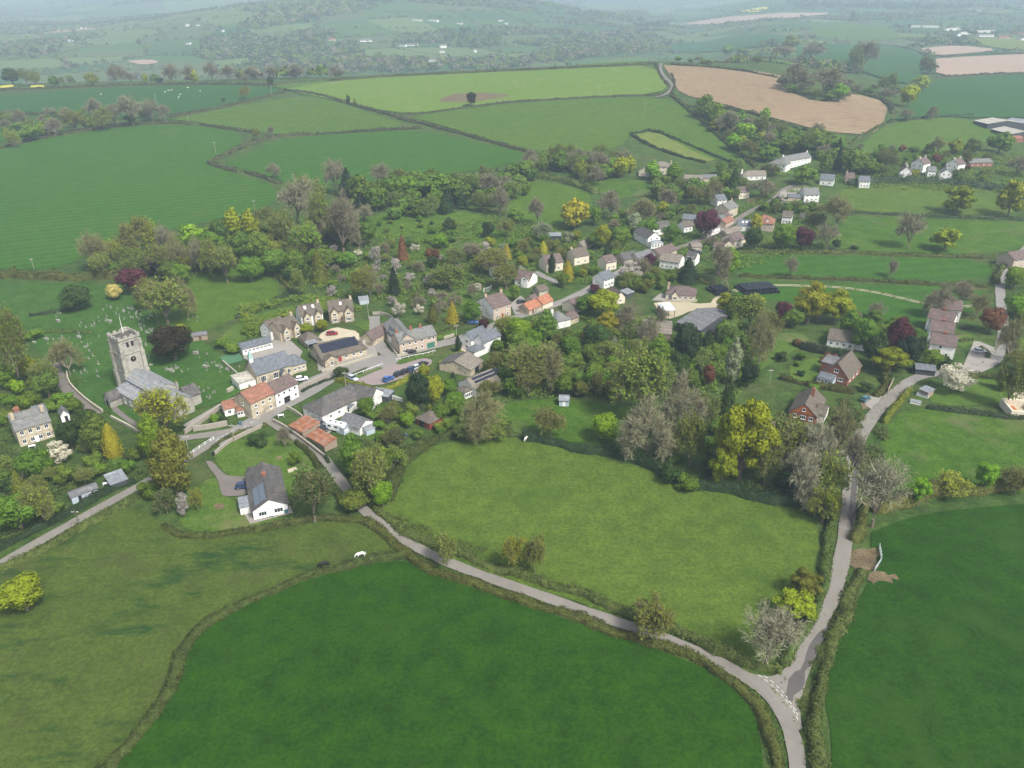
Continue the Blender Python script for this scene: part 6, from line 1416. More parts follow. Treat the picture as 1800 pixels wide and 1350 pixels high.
# ------------------------------------------------------------------ garden bits
def table(px, py, lb):
    g = P(px, py); root = empty('garden_table', (g.x, g.y, g.z+.05), .4); a = MB(); a.box(-.9,.9,-.5,.5,.68,.75); a.build('table_top', FRAME, root); lm = MB(); lm.box(-.04,.04,-.04,.04,-.05,.68); lm = lm.mesh('leg'); lm.materials.append(FRAME)
    for x in (-.8,.8):
        for y in (-.4,.4): o = bpy.data.objects.new('leg', lm); o.location = (x,y,0); link(o, root)
    tag(root, lb, 'table')
table(494,733,'white garden table on the lawn at the lane corner'); table(188,853,'small white table by the ribbed metal shed'); table(57,787,'white garden bench in front of the grey stone house'); table(477,909,'patio table in front of the foreground bungalow')
# low wooden boat-like trough and bins
def bin_(px, py, lb, col, w_=.6, hh=1.1):
    g = P(px, py); root = empty('wheelie_bin', (g.x, g.y, g.z+.1), .3); a = MB(); a.prism([(-w_*.5,-w_*.5,hh),(w_*.5,-w_*.5,hh),(w_*.5,w_*.5,hh),(-w_*.5,w_*.5,hh)], (0,0,-hh)); a.build('bin_body', CARM[col], root); a = MB(); a.box(-w_*.55,w_*.55,-w_*.58,w_*.58,hh+.002,hh+.09); a.build('lid', CARM[col], root); tag(root, lb, 'bin')
bin_(376,800,'dark bin at the bungalow driveway entrance','black'); bin_(423,747,'dark green bin at the kerb by the cottage garden','teal',.8); bin_(504,902,'turquoise bin at the right corner of the foreground bungalow','teal',.9)
def tank(px, py):
    g = P(px, py); root = empty('water_trough', (g.x, g.y, g.z+.02), .2); a = MB(); a.lathe([(.75,0),(.8,.8),(.7,.8),(.66,.2)], 14); a.build('tank', RM['tin'], root); tag(root, 'pale round water tank under the yellow green tree by the lane', 'water trough')
tank(1370,1081)
# ------------------------------------------------------------------ gravestones
GM = mat_simple('gravestone', (.27,.265,.225), .9, .25, 3); gms = []
a = MB(); a.prism([(-.32,0,-.2),(.32,0,-.2),(.32,0,.95),(.2,0,1.1),(0,0,1.16),(-.2,0,1.1),(-.32,0,.95)], (0,.14,0)); gms.append(a.mesh('gravestone'))
a = MB(); a.box(-.35,.35,0,.13,-.2,.85); a.box(-.45,.45,-.08,.22,0.0,.14); gms.append(a.mesh('gravestone'))
a = MB(); a.box(-.08,.08,-.06,.06,.25,1.35); a.box(-.35,.35,-.055,.055,.85,1.02); a.box(-.4,.4,-.25,.25,-.1,.25); gms.append(a.mesh('gravestone'))
for me in gms: me.materials.append(GM)
tomb = MB(); tomb.box(-.95,.95,-.45,.45,-.2,.12); tomb.box(-.85,.85,-.38,.38,.121,.62); tomb.box(-1.0,1.0,-.5,.5,.621,.74); tomb = tomb.mesh('table_tomb'); tomb.materials.append(GM)
rg = random.Random(3)
ROWS = [((240,545),(262,585),26),((180,565),(330,548),24),((130,575),(190,560),10),((60,600),(180,592),16),((150,610),(180,640),10),((245,600),(262,660),16),((262,650),(400,650),24),((330,668),(375,700),14),((140,650),(190,665),10),((350,560),(330,550),4),((300,610),(420,655),22),((110,555),(90,565),5),((176,548),(240,542),16)]
for (p, q, n) in ROWS:
    for i in range(n):
        t = rg.random(); x = p[0]+(q[0]-p[0])*t+rg.gauss(0, 7); y = p[1]+(q[1]-p[1])*t+rg.gauss(0, 5)
        if 178 < x < 245 and 585 < y < 700 or 270 < x < 335 and 580 < y < 645: continue
        g = P(x, y)
        if any((g.x-b_[0])**2+(g.y-b_[1])**2 < (b_[2])**2 for b_ in BLD): continue
        tb = rg.random() < .06
        o = bpy.data.objects.new('table_tomb' if tb else 'gravestone', tomb if tb else rg.choice(gms)); link(o); o.location = (g.x, g.y, g.z+.02); o.rotation_euler = (rg.gauss(0,.06), rg.gauss(0,.05), -.35+rg.gauss(0,.12)); s_ = rg.uniform(.75,1.2); o.scale = (s_*.9,)*3
        if tb: tag(o, 'low stone table tomb in the churchyard grass', 'tomb', 'table tombs in the churchyard')
        else: tag(o, 'small pale weathered gravestone in the churchyard grass', 'gravestone', 'gravestones in the churchyard')
# ------------------------------------------------------------------ silage bales
BM = mat_simple('black_wrap', (.012,.014,.02), .35, .3, 4, spec=.5); a = MB(); a.lathe([(.45,0),(.6,.06),(.64,.3),(.64,.9),(.6,1.14),(.45,1.2)], 12); bale = a.mesh('silage_bale'); bale.materials.append(BM)
def bales(p, q, nx, ny, grp, lb):
    A, B = P(*p), P(*q); u = (B-A); u.z = 0; L = u.length; u.normalize(); v = Vector((-u.y, u.x, 0))
    for k in range(2):
        for i in range(nx-k):
            for j in range(ny-(k*2)):
                if k == 0 and rg.random() < .08: continue
                c = A+u*((i+.5+k*.5)*1.34+rg.gauss(0,.08))+v*((j+k)*1.34+rg.gauss(0,.08)); o = bpy.data.objects.new('silage_bale', bale); link(o); o.location = (c.x, c.y, (zs(c.x, c.y))+.03+k*1.21)
                tag(o, lb+(', upper layer' if k else ', lower layer'), 'bale', grp); o.rotation_euler.z = rg.uniform(0, 6)
    KEEP.append(((A.x+B.x)/2, (A.y+B.y)/2+4, L/2+2))
bales((1309,519),(1368,515), 13, 9, 'bales in the larger stack', 'black wrapped bale of the larger stack beside the track'); bales((1257,519),(1284,516), 6, 7, 'bales in the smaller stack', 'black wrapped bale of the smaller stack by the yard')
# ------------------------------------------------------------------ animals
def beast(px, py, hd, m, label, nm, cat, s_=1.0, graze=True, tailm=None, group=None):
    g = P(px, py); me = bpy.data.meshes.new(nm); 
    V = [(0,0,1.05),(.35,0,1.08),(.75,0,1.12),(1.05,0,1.2),(1.35,0,.95 if graze else 1.6),(1.6,0,.5 if graze else 1.85),(1.78,0,.2 if graze else 1.7),(-.35,0,1.1),(-.6,0,1.1)]
    E = [(0,1),(1,2),(2,3),(3,4),(4,5),(5,6),(0,7),(7,8)]; Rr = [.34,.34,.33,.26,.17,.14,.08,.33,.26]
    def leg(root, pts, rs):
        k = root
        for p, r in zip(pts, rs): V.append(p); E.append((k, len(V)-1)); Rr.append(r); k = len(V)-1
    for sg in (-1, 1):
        leg(2, [(.82,.2*sg,.85),(.84+.08*sg,.2*sg,.5),(.82+.1*sg,.2*sg,.08),(.88+.1*sg,.2*sg,.03)], [.15,.08,.05,.06])
        leg(8, [(-.6,.2*sg,.85),(-.5+.06*sg,.2*sg,.66),(-.74+.06*sg,.2*sg,.45),(-.68+.1*sg,.2*sg,.07)], [.19,.12,.07,.055])
    me.from_pydata(V, E, []); o = obj('body', me, m); sk = o.modifiers.new('s', 'SKIN'); 
    for i, r in enumerate(Rr): me.skin_vertices[0].data[i].radius = (r, r)
    me.skin_vertices[0].data[0].use_root = True
    o.modifiers.new('b', 'SUBSURF').levels = 1; o.modifiers['b'].render_levels = 1
    dg = bpy.context.evaluated_depsgraph_get(); ev = o.evaluated_get(dg); m2 = bpy.data.meshes.new_from_object(ev); o.modifiers.clear(); o.data = m2
    if not m2.materials: m2.materials.append(m)
    root = empty(nm, (g.x, g.y, g.z+.02), R(hd), (s_,)*3); o.parent = root; tag(root, label, cat, group)
    a = MB(); a.tube((-.88,0,1.2), (-1.0,0,.5), .05, .09, 5); a.build('tail', tailm or m, root); a = MB()
    hx, hz = (1.5,.78) if graze else (1.55,1.98)
    for sg in (-.1,.1): a.tube((hx,sg,hz), (hx-.02,sg*1.3,hz+.17), .04, .015, 4)
    a.build('ear', m, root); return root, m2
WH = mat_simple('white_coat', (.72,.70,.64), .8, .1); BK = mat_simple('black_coat', (.02,.018,.016), .7, .2); WL = mat_simple('fleece', (.66,.64,.56), .9, .15, 5)
beast(636,979,205,WH,'white horse grazing near the corner of the olive pasture','horse','horse',1.08); beast(572,996,200,BK,'black horse standing by the hedge of the olive pasture','horse','horse',1.15)
sh, shm = beast(290,163,30,WL,'small white sheep standing apart in the upper left crop','sheep','sheep',.9)
sp = [(296,161),(302,160),(315,172),(318,168),(314,175),(330,156),(352,162),(178,168),(926,776)]
for i, (x, y) in enumerate(sp):
    g = P(x, y); r_ = sh.copy(); COL.objects.link(r_); r_.location = (g.x, g.y, g.z+.6); r_.rotation_euler.z = i*1.3
    if i < 8: r_.scale = (0.95,)*3
    for ch in list(sh.children): c = ch.copy(); COL.objects.link(c); c.parent = r_
    tag(r_, 'white sheep lying by the gap above the central pasture' if i == 8 else 'small white sheep of the flock in the upper left crop', 'sheep', 'sheep in the upper left crop')
# ------------------------------------------------------------------ individually placed plants: cx, top, bottom, width, kind, colour
T = """
38 1018 1088 75 b Y;905 948 1005 45 h Y;940 950 1010 42 h B;785 948 998 44 h O;1142 1065 1128 72 h B;1418 1004 1060 60 o B;1398 1044 1104 76 o Y;1355 1084 1172 96 n S;1450 868 922 54 h Y
1545 825 932 92 n S;1380 748 838 80 h O;1440 752 855 80 n S;1400 800 892 80 n S;1480 722 805 56 n O;1350 770 860 56 h O;1460 810 890 60 h O;1500 770 850 40 n T;1425 850 900 50 n S
1310 706 862 108 o Y;1272 790 868 50 o Y;1130 630 740 92 h O;1140 715 815 96 n T;1200 672 775 76 n T;1216 740 822 52 h O;1248 700 748 46 h O;1063 727 784 52 b L;968 725 772 52 h B;848 698 776 86 n O;870 740 775 50 h O;820 745 775 40 h G
620 768 845 56 e G;648 795 885 66 h O;664 785 850 56 b G;672 848 897 42 b L;622 862 905 60 b O;690 790 830 50 h G;640 830 870 40 b M;700 760 800 40 h D;548 838 922 72 h D
300 762 884 84 e B;264 732 816 50 e L;195 748 812 36 k A;168 728 805 56 e O;102 776 822 52 f W;60 790 850 60 b G;35 830 900 46 c B;28 868 945 80 b G;72 860 930 54 h O;150 718 775 46 b D;120 740 800 40 b D;320 868 912 30 f K;345 865 900 24 h Y;130 700 730 34 b G;290 868 905 40 h D;262 840 880 44 s G
302 575 642 76 b U;288 500 574 82 h O;262 495 545 46 h B;130 503 550 64 b D;199 500 530 30 b C;232 472 522 50 b P;325 498 560 36 n O;288 690 768 74 h Y;318 570 590 26 b Y;245 660 668 8 s D
20 560 690 50 h O;45 625 668 34 b Y;75 640 690 50 h O;116 605 662 56 n O;80 655 705 44 b M;12 640 690 40 e G;5 560 620 30 b O;60 575 600 34 s G;50 690 740 40 s G;30 660 700 30 s L;5 650 665 22 s A;25 670 685 16 f W;110 690 716 40 s G
165 418 482 50 n O;200 428 472 36 h Y;238 392 455 54 h B;262 394 450 40 h Y;290 400 450 36 n T;336 395 440 46 b L;350 425 480 36 n T;310 420 480 40 n O;275 440 490 44 h O;225 440 485 40 h O;180 450 490 40 h O;385 388 440 36 b M;410 370 430 44 e Y;440 372 430 34 e Y;420 410 470 50 b M;370 430 490 40 h M;455 410 470 44 b M;395 440 500 44 h M;440 450 500 50 b G;480 440 490 50 b M
520 325 410 72 n T;500 380 440 50 h O;560 350 440 40 h O;600 360 450 70 n P;575 380 420 50 h Y;535 400 460 60 h L;590 288 345 40 n T;667 292 335 36 n T;480 290 315 26 n T;545 315 360 44 h O;640 390 435 44 b G;520 440 500 50 b M;560 440 500 40 c B;490 400 440 40 h Y
610 300 350 40 c E;632 310 360 44 b G;660 325 375 44 b G;690 310 360 40 b G;720 308 355 50 b G;750 305 350 56 b G;780 305 355 50 b G;805 315 360 44 b M;830 310 350 44 h G;860 308 350 44 n T;785 335 375 30 c E;765 330 370 30 b M;705 350 380 30 b M;700 395 420 1 s G
663 352 372 14 s R;707 347 372 22 b M;780 350 378 18 k D;790 385 410 26 b D;858 390 420 24 b D;775 412 440 30 b L;878 335 380 36 n P;945 352 396 32 n P;1010 348 406 56 b A;1046 362 398 26 b G;905 365 395 30 b G;890 390 420 30 h O;950 395 425 34 h S;1075 340 385 46 n P
692 472 522 32 c E;666 500 520 22 n P;635 475 530 44 h Y;650 478 530 40 n O;700 528 562 28 f W;795 532 570 28 c A;760 538 570 24 k B;829 530 570 40 b G;758 478 508 32 f K;720 478 498 22 f K;582 502 524 26 f K;506 455 472 16 f W;520 460 475 14 f W;568 456 476 26 f K;590 468 485 20 n P;630 438 452 18 f W;622 450 465 14 f W;660 435 470 24 f K;586 430 446 18 f K;675 430 450 22 n P;695 455 480 24 f K;550 432 450 30 n P;524 480 520 30 h O;490 455 475 26 s B;707 415 460 24 c R
760 435 470 24 s R;830 430 460 40 n P;800 440 470 40 h O;865 445 485 60 h B;790 470 510 60 h O;760 450 475 20 b D;850 425 445 30 f K;890 430 458 22 c A;955 425 450 20 k A;998 460 498 24 k A;970 448 480 18 k E;1066 435 460 14 k E;1057 477 498 16 k A;890 470 510 50 h B;850 560 580 20 b P;880 505 520 14 s G;905 500 530 20 b G
912 560 612 60 b L;885 560 600 44 h Y;960 548 615 50 e M;940 580 620 30 b L;1040 570 610 44 o A;1072 545 600 50 o A;1060 510 565 60 b Y;1030 520 560 40 b G;1045 500 516 22 b P;1048 570 620 50 b D;1078 590 620 30 c S;1000 590 640 44 b G;1110 540 600 50 n P;1140 560 605 44 n T;1105 560 600 30 h G;1010 620 650 30 b M
935 610 680 90 h M;965 620 690 50 n O;930 650 700 50 h B;1010 610 640 30 e L;1030 645 668 18 c E;1045 640 680 30 b G;1020 670 700 34 b B;1075 670 700 30 h B;1050 660 700 26 h P;990 660 700 40 b G;900 640 680 44 s G;870 650 680 44 s M;860 670 700 40 h B;800 690 720 40 b G;735 655 728 46 b E;760 660 716 40 b Y;790 665 700 30 b G;796 655 680 14 k E;749 648 664 16 s R;715 725 755 26 b L;775 712 745 32 b G;745 640 668 20 b Y
643 700 735 36 b G;682 720 750 32 h B;600 645 668 28 b D;665 735 760 30 s G;430 720 745 1 s G;376 728 746 18 b L;392 730 746 16 b D;455 760 790 40 s D;500 755 790 26 n P;538 568 590 30 b Y;565 562 585 26 b Y;600 585 600 1 s G;805 590 620 14 k E;435 570 590 30 s G;410 600 625 40 s G;390 590 615 30 s G;520 790 820 26 s G
1208 570 650 52 b E;1195 620 680 44 b D;1225 640 680 30 c E;1290 600 680 34 e S;1318 640 685 34 b E;1247 640 685 26 b R;1160 590 650 40 e G;1340 560 640 56 n O;1355 555 600 50 h B;1280 665 740 36 c D;1295 520 580 50 b M;1320 525 580 54 h M;1280 515 560 44 o Y;1330 515 545 40 o Y;1378 530 572 32 b P;1425 498 575 66 o A;1470 510 575 66 o Y;1395 545 580 40 b M;1520 560 620 50 b G;1560 570 620 50 b M;1580 560 640 44 b P;1495 545 600 40 e G;1600 590 650 50 b E;1540 590 650 44 b D;1568 612 665 72 o Y;1525 670 690 30 s D;1640 615 650 36 b G;1660 625 650 24 b D;1680 640 698 72 f W;1650 505 560 50 n P;1690 500 545 50 n P
1620 840 895 40 o L;1735 812 868 40 o L;1680 840 875 60 h Y;1790 830 870 50 h B;1780 640 720 50 h M;1745 540 590 46 b R;1780 570 640 46 n O;1790 520 560 50 b L;1785 470 510 40 b L;1720 520 560 36 n O;1765 650 690 30 s G
1243 368 425 44 b P;1412 400 444 42 b P;1380 393 444 44 b G;1325 400 445 32 b D;1210 455 500 44 c E;1260 435 500 54 n P;1282 435 490 34 b L;1110 460 500 50 f K;1130 455 490 30 n P;1142 445 475 22 b P;1090 400 440 44 b G;1060 395 440 30 b Y;1115 375 410 26 b S;1130 355 400 50 n O;1148 352 380 24 b G;1165 355 378 22 b Y;1140 385 420 36 b G;1050 410 440 36 b G;1330 375 410 20 b A;1180 395 430 34 b G;1165 330 350 30 b D
1148 285 318 34 e L;1185 288 322 34 e L;1158 318 350 30 b M;1175 335 370 34 n P;1220 315 350 40 b G;1225 330 360 36 h P;1255 320 360 34 n O;1290 300 345 30 c D;1272 300 335 30 b G;1340 318 350 50 n P;1415 290 328 44 b G;1355 290 310 34 h P;1452 272 305 26 b G;1475 262 300 20 c E;1440 235 262 40 b M;1475 245 275 16 c E;1500 260 310 46 b M;1560 265 300 40 h M;1530 280 310 36 b G
1685 328 380 58 o Y;1780 320 385 50 o Y;1665 403 446 52 o Y;1602 382 440 50 n T;1390 455 490 30 n T;1565 458 488 26 n T;1475 350 405 56 n O;1455 400 440 40 n T;1470 420 440 16 b D;1500 430 440 20 s D;1490 300 330 1 s G
1608 297 312 16 b Y;1760 232 272 44 b G;1680 245 275 26 b Y;1650 245 275 30 n O;1710 245 275 30 b M;1700 265 290 20 h B;1790 280 310 40 n P
828 162 187 20 b U;612 168 186 8 b D;624 174 188 8 b O;640 108 128 1 s G;590 120 140 30 n P;1430 80 112 40 n T;1400 118 160 50 n P;1450 125 170 60 n T;1476 150 180 30 b L;1462 120 145 26 b Y;1520 80 125 46 n P;1505 90 130 30 h O;1560 135 165 30 h G;1600 150 190 34 b Y;1620 135 160 30 b Y;1630 105 130 24 h B;1640 190 212 22 n T;1595 195 215 26 n T;1390 65 90 30 b B;1380 85 105 50 n P;1280 80 100 20 b G;1305 85 100 20 b G;1500 20 40 10 s G
1240 170 210 34 b G;1260 185 225 30 b L;1280 200 235 40 n T;1300 195 230 30 b G;1310 215 250 36 b L;1335 210 245 30 h B;1345 190 215 20 b L;1290 235 265 30 b L;1320 250 280 30 h B;1350 255 285 40 b G;1380 235 265 40 b M;1400 225 250 30 b M;1415 245 275 30 b D;1370 215 240 30 h M
165 178 210 30 n T;230 175 222 50 n T;200 188 222 34 n P;265 180 215 30 n T;130 200 232 36 h B;72 215 240 16 b L;20 230 260 24 h Y;95 212 240 30 n P;50 222 250 34 b M;180 195 230 30 h O;288 188 212 24 n T
20 122 148 34 b D;45 125 150 20 h Y;60 128 150 24 h O;95 135 152 20 b G;160 130 150 24 b Y;280 136 148 14 b D;200 118 148 26 n P;215 120 150 24 n T;300 118 148 30 n P;330 120 148 26 n T;340 125 148 16 b Y;370 115 142 26 n P;400 118 142 26 n P;440 120 140 30 n T;480 120 138 30 n T;520 118 138 30 n P;255 130 148 10 b Y;430 155 175 18 h Y;392 172 180 8 b D;475 135 155 12 b D;450 228 246 14 h Y;476 224 240 14 n P;432 133 150 14 n P
1160 540 580 20 n P
"""
for line in T.strip().replace('\n', ';').split(';'):
    f = line.split()
    if len(f) != 6: continue
    x, t_, b_, w_ = map(float, f[:4])
    if w_ < 4: continue
    plant(x, t_, b_, w_, f[4], f[5])

# ------------------------------------------------------------------ zones filled tree by tree
for (x, y, r, *_r) in BLD: pass
def in_bld(x, y, m):
    for b_ in BLD:
        dx, dy = x-b_[5].x, y-b_[5].y; u = dx*b_[6].x+dy*b_[6].y; v = dx*b_[7].x+dy*b_[7].y
        if -m < u < b_[3]+m and -m-3.5 < v < b_[4]+m: return True
    return False
RP = np.array(ROADPTS)
def near_road(x, y, m): return bool((((RP[:, 0]-x)**2+(RP[:, 1]-y)**2) < (RP[:, 2]+m)**2).any())
SHRUB_SHIFT = []
def zone(poly, n, kinds, wr, hr, over=.62, seed=1):
    rg = random.Random(seed); pts = [P(x, y) for (x, y) in poly]; xs = [p.x for p in pts]; ys = [p.y for p in pts]
    def ins(x, y):
        c = False; j = len(pts)-1
        for i in range(len(pts)):
            if (pts[i].y > y) != (pts[j].y > y) and x < (pts[j].x-pts[i].x)*(y-pts[i].y)/(pts[j].y-pts[i].y)+pts[i].x: c = not c
            j = i
        return c
    done = 0
    for _ in range(n*40):
        if done >= n: break
        x, y = rg.uniform(min(xs), max(xs)), rg.uniform(min(ys), max(ys))
        if not ins(x, y): continue
        W = rg.uniform(*wr); Hh = W*rg.uniform(*hr)
        if in_bld(x, y, W*.35) or near_road(x, y, W*.45): continue
        # keep roofs visible: stay clear on the camera side of buildings
        if any(0 < (b_[5].y-y) < Hh*2.1 and abs(x-(b_[5].x+b_[6].x*b_[3]/2)*y/max(1, b_[5].y)) < b_[3]/2+W*.3 for b_ in BLD if b_[2] > 3): continue
        if any((x-k[0])**2+(y-k[1])**2 < ((k[2]+W/2)*over)**2 for k in KEEP): continue
        kd = rg.choice(kinds.split()); plant_w(x, y, W, Hh, kd[0], kd[1]); done += 1
zone([(150,465),(300,440),(440,400),(560,400),(640,410),(620,470),(520,480),(450,465),(330,500),(230,495)], 64, 'bM bG hO hY bG hM bM bG', (8, 13), (.7, 1.05), .44, 1)
zone([(600,350),(700,325),(860,320),(920,300),(950,330),(870,370),(780,380),(640,395)], 44, 'bG bM hO bG hG cE nT', (8, 13), (.8, 1.1), 0.52, 3)
zone([(920,290),(1000,285),(1100,290),(1120,310),(1040,330),(1000,305),(930,308)], 35, 'bM nT hO bG nP bY', (9, 13), (.8, 1.2), 0.47, 4)
zone([(1210,195),(1260,200),(1350,240),(1440,240),(1500,265),(1480,300),(1420,270),(1340,280),(1300,270)], 38, 'bM bG nT hO bM bY', (9, 13), (.8, 1.1), 0.47, 5)
zone([(1150,320),(1300,300),(1350,320),(1300,350),(1200,370),(1150,360)], 22, 'bG hG hO bM sG', (7, 11), (.8, 1.1), 0.52, 6)
zone([(820,440),(1000,420),(1090,430),(1080,500),(960,520),(860,500)], 36, 'bM hO bG sG hB sO bY sS', (5, 8), (.7, 1.1), 0.62, 7)
zone([(1080,470),(1160,460),(1200,480),(1180,505),(1100,520),(1060,500)], 14, 'sG hO bM bM sB fK', (5, 8), (.8, 1.1), 0.70, 8)
zone([(880,590),(1000,590),(1130,600),(1130,680),(1040,700),(900,700),(860,660)], 37, 'bM hO sG bG sM hB', (6, 10), (.7, 1.0), 0.54, 9)
zone([(1150,600),(1260,560),(1340,600),(1260,640),(1200,700),(1140,700)], 21, 'bM hG sG bG bM cD', (6, 10), (.7, 1.1), 0.57, 10)
zone([(1480,560),(1620,560),(1620,640),(1500,600)], 9, 'bM bG sM nP', (6, 9), (.7, 1.0), 0.62, 11)
zone([(0,690),(110,650),(100,730),(20,720),(0,760)], 15, 'sG sO sM bG', (3, 6), (.6, .9), 0.62, 12)
zone([(0,820),(110,800),(230,780),(250,830),(120,900),(0,960)], 21, 'sG sM bM hO sD', (4, 7), (.7, 1.0), 0.62, 13)
zone([(500,440),(700,430),(840,460),(850,520),(760,560),(640,540),(520,500)], 41, 'fK nP fK sM hO fW sG nP', (4, 7), (.7, 1.0), 1.15, 14)
zone([(640,380),(780,360),(860,400),(760,440),(640,430)], 16, 'sG sM sO bD sG', (3, 6), (.6, .9), 1.00, 15)
zone([(420,540),(560,520),(640,560),(560,560),(440,590)], 14, 'sG sO sY sM', (2, 4), (.6, .9), 0.90, 16)
zone([(1380,590),(1500,620),(1440,700),(1360,680)], 10, 'sG sM sD fW sR', (3, 5), (.6, .9), 0.90, 17)
zone([(640,725),(720,720),(800,700),(800,760),(680,790),(620,760)], 20, 'sG bG sM hB sO', (4, 7), (.7, 1.0), 0.67, 18)
zone([(1400,265),(1520,262),(1700,270),(1780,300),(1740,325),(1560,318),(1440,300)], 47, 'bM hO sG bG nP sM sR', (6, 9), (.6, .95), 0.52, 19)
zone([(1060,380),(1240,370),(1260,440),(1180,440),(1080,420)], 25, 'bM sG hO sM bG nP', (5, 8), (.7, 1.0), 0.57, 20)
zone([(1300,345),(1440,350),(1450,400),(1330,370)], 21, 'sG hO nP bM fK', (5, 8), (.7, 1.0), 0.62, 21)
zone([(1760,480),(1800,480),(1800,700),(1760,640)], 10, 'bG sG hO bY', (5, 8), (.7, 1.0), 0.70, 22)
zone([(1120,860),(1260,870),(1440,890),(1440,760),(1280,720),(1120,790)], 27, 'sM nS nT sG sD', (5, 8), (.6, .9), 0.54, 23)
zone([(0,140),(130,148),(300,146),(480,142),(480,128),(300,132),(0,134)], 60, 'nT nP bM hO nP bG', (12, 18), (.7, 1.0), 0.55, 24)
zone([(0,206),(110,205),(300,202),(290,218),(110,232),(0,250)], 30, 'nT bM hO nP bM', (9, 13), (.7, 1.1), 0.55, 25)
zone([(1370,150),(1480,160),(1490,175),(1450,182),(1370,158)], 16, 'nT bM nP hM', (10, 14), (.7, 1.0), 0.50, 26)
zone([(1480,150),(1580,165),(1570,178),(1490,164)], 14, 'nT bM nP hM', (8, 13), (.6, .9), 0.50, 27)
zone([(1350,120),(1390,135),(1180,115),(1180,105)], 16, 'nT bM nP hM', (8, 13), (.5, .8), 0.50, 28)
zone([(560,138),(900,122),(1150,110),(1150,106),(900,118),(560,130)], 14, 'bM nP hO', (6, 10), (.7, 1.0), 0.80, 29)
zone([(1560,90),(1640,60),(1800,50),(1800,66),(1700,68),(1640,84)], 34, 'bM nP hO', (10, 16), (.5, .8), 0.60, 30)

# ------------------------------------------------------------------ undergrowth between the gardens
def tufts(name, polys, n, size, hgt, mat, seed):
    rg = np.random.default_rng(seed); allp = []
    for poly in polys:
        pts = np.array([(P(x, y).x, P(x, y).y) for (x, y) in poly]); m_ = 0
        c = rg.uniform(pts.min(0), pts.max(0), (n*3, 2)); ins = np.zeros(len(c), bool)
        for (a, b), (c_, d_) in zip(pts, np.roll(pts, -1, 0)):
            if b == d_: continue
            ins ^= ((b > c[:, 1]) != (d_ > c[:, 1])) & (c[:, 0] < (c_-a)*(c[:, 1]-b)/(d_-b)+a)
        c = c[ins]; nn = np.sin(c[:, 0]*.13+seed)*np.cos(c[:, 1]*.11)+np.sin(c[:, 0]*.31)*np.sin(c[:, 1]*.27); c = c[nn > -.25][:n]
        for b_ in BLD:
            u = (c[:, 0]-b_[5].x)*b_[6].x+(c[:, 1]-b_[5].y)*b_[6].y; v = (c[:, 0]-b_[5].x)*b_[7].x+(c[:, 1]-b_[5].y)*b_[7].y
            c = c[~((u > -2) & (u < b_[3]+2) & (v > -7) & (v < b_[4]+2))]
        near = RP[(RP[:, 0] > c[:, 0].min()-5) & (RP[:, 0] < c[:, 0].max()+5) & (RP[:, 1] > c[:, 1].min()-5) & (RP[:, 1] < c[:, 1].max()+5)] if len(c) else RP[:0]
        for r_ in near: c = c[((c[:, 0]-r_[0])**2+(c[:, 1]-r_[1])**2) > (r_[2]+.5)**2]
        allp.append(c)
    c = np.concatenate(allp); k = 7; C = np.repeat(c, k, 0)+rg.normal(0, size*.9, (len(c)*k, 2)); z = zf(C[:, 0], C[:, 1])+rg.uniform(.05, 1, len(C))*hgt
    V, F = quads(np.concatenate([C, z[:, None]], 1), np.tile([0, 0, 1.], (len(C), 1)), rg.uniform(.6, 1.3, len(C))*size, jit=.6, rng=rg)
    tag(obj(name, mesh_np(name, V, F), mat), kind='stuff')
tufts('undergrowth', [[(500,450),(640,420),(860,380),(1000,410),(1080,440),(1080,500),(860,500),(700,540),(560,520)], [(880,560),(1150,560),(1350,600),(1280,720),(1130,700),(880,700)], [(420,540),(560,520),(640,545),(440,600)], [(1080,430),(1280,360),(1440,320),(1450,440),(1180,500),(1080,520)], [(1480,330),(1450,270),(1800,270),(1800,340)]], 3200, .8, 1.3, LM['M'], 3)
tufts('undergrowth', [[(500,450),(640,420),(860,380),(1000,410),(1080,440),(1080,500),(860,500),(700,540),(560,520)], [(880,560),(1150,560),(1350,600),(1280,720),(1130,700),(880,700)], [(420,540),(560,520),(640,545),(440,600)], [(1080,430),(1280,360),(1440,320),(1450,440),(1180,500),(1080,520)], [(1480,330),(1450,270),(1800,270),(1800,340)]], 1800, .8, 1.8, LM['O'], 8)
tufts('undergrowth', [[(150,470),(440,400),(640,400),(640,440),(300,490)], [(600,350),(860,310),(930,290),(1100,285),(1100,310),(930,310),(640,390)], [(1200,190),(1440,240),(1500,270),(1400,275),(1290,260)]], 2600, 1.2, 2.6, LM['D'], 9)
tufts('undergrowth', [[(1340,720),(1500,700),(1490,900),(1400,890),(1300,860)], [(0,640),(130,660),(250,760),(260,850),(100,910),(0,960)], [(590,760),(720,760),(690,880),(640,900)], [(1500,720),(1560,760),(1540,900),(1505,900)], [(1740,460),(1800,460),(1800,720),(1740,660)]], 2600, .55, .9, HEDM['g'], 5)
tufts('verge_grass', [[(1405,1230),(1430,1230),(1440,1350),(1410,1350)], [(1415,1180),(1445,1160),(1490,1060),(1470,1060)], [(680,915),(1000,1040),(1300,1160),(1300,1150),(1000,1022),(700,905)], [(700,975),(1000,1085),(1280,1190),(1350,1280),(1370,1350),(1380,1350),(1350,1260),(1290,1185),(1000,1075),(700,960)], [(0,1000),(240,880),(240,870),(0,990)]], 2200, .4, .45, HEDM['g'], 7)

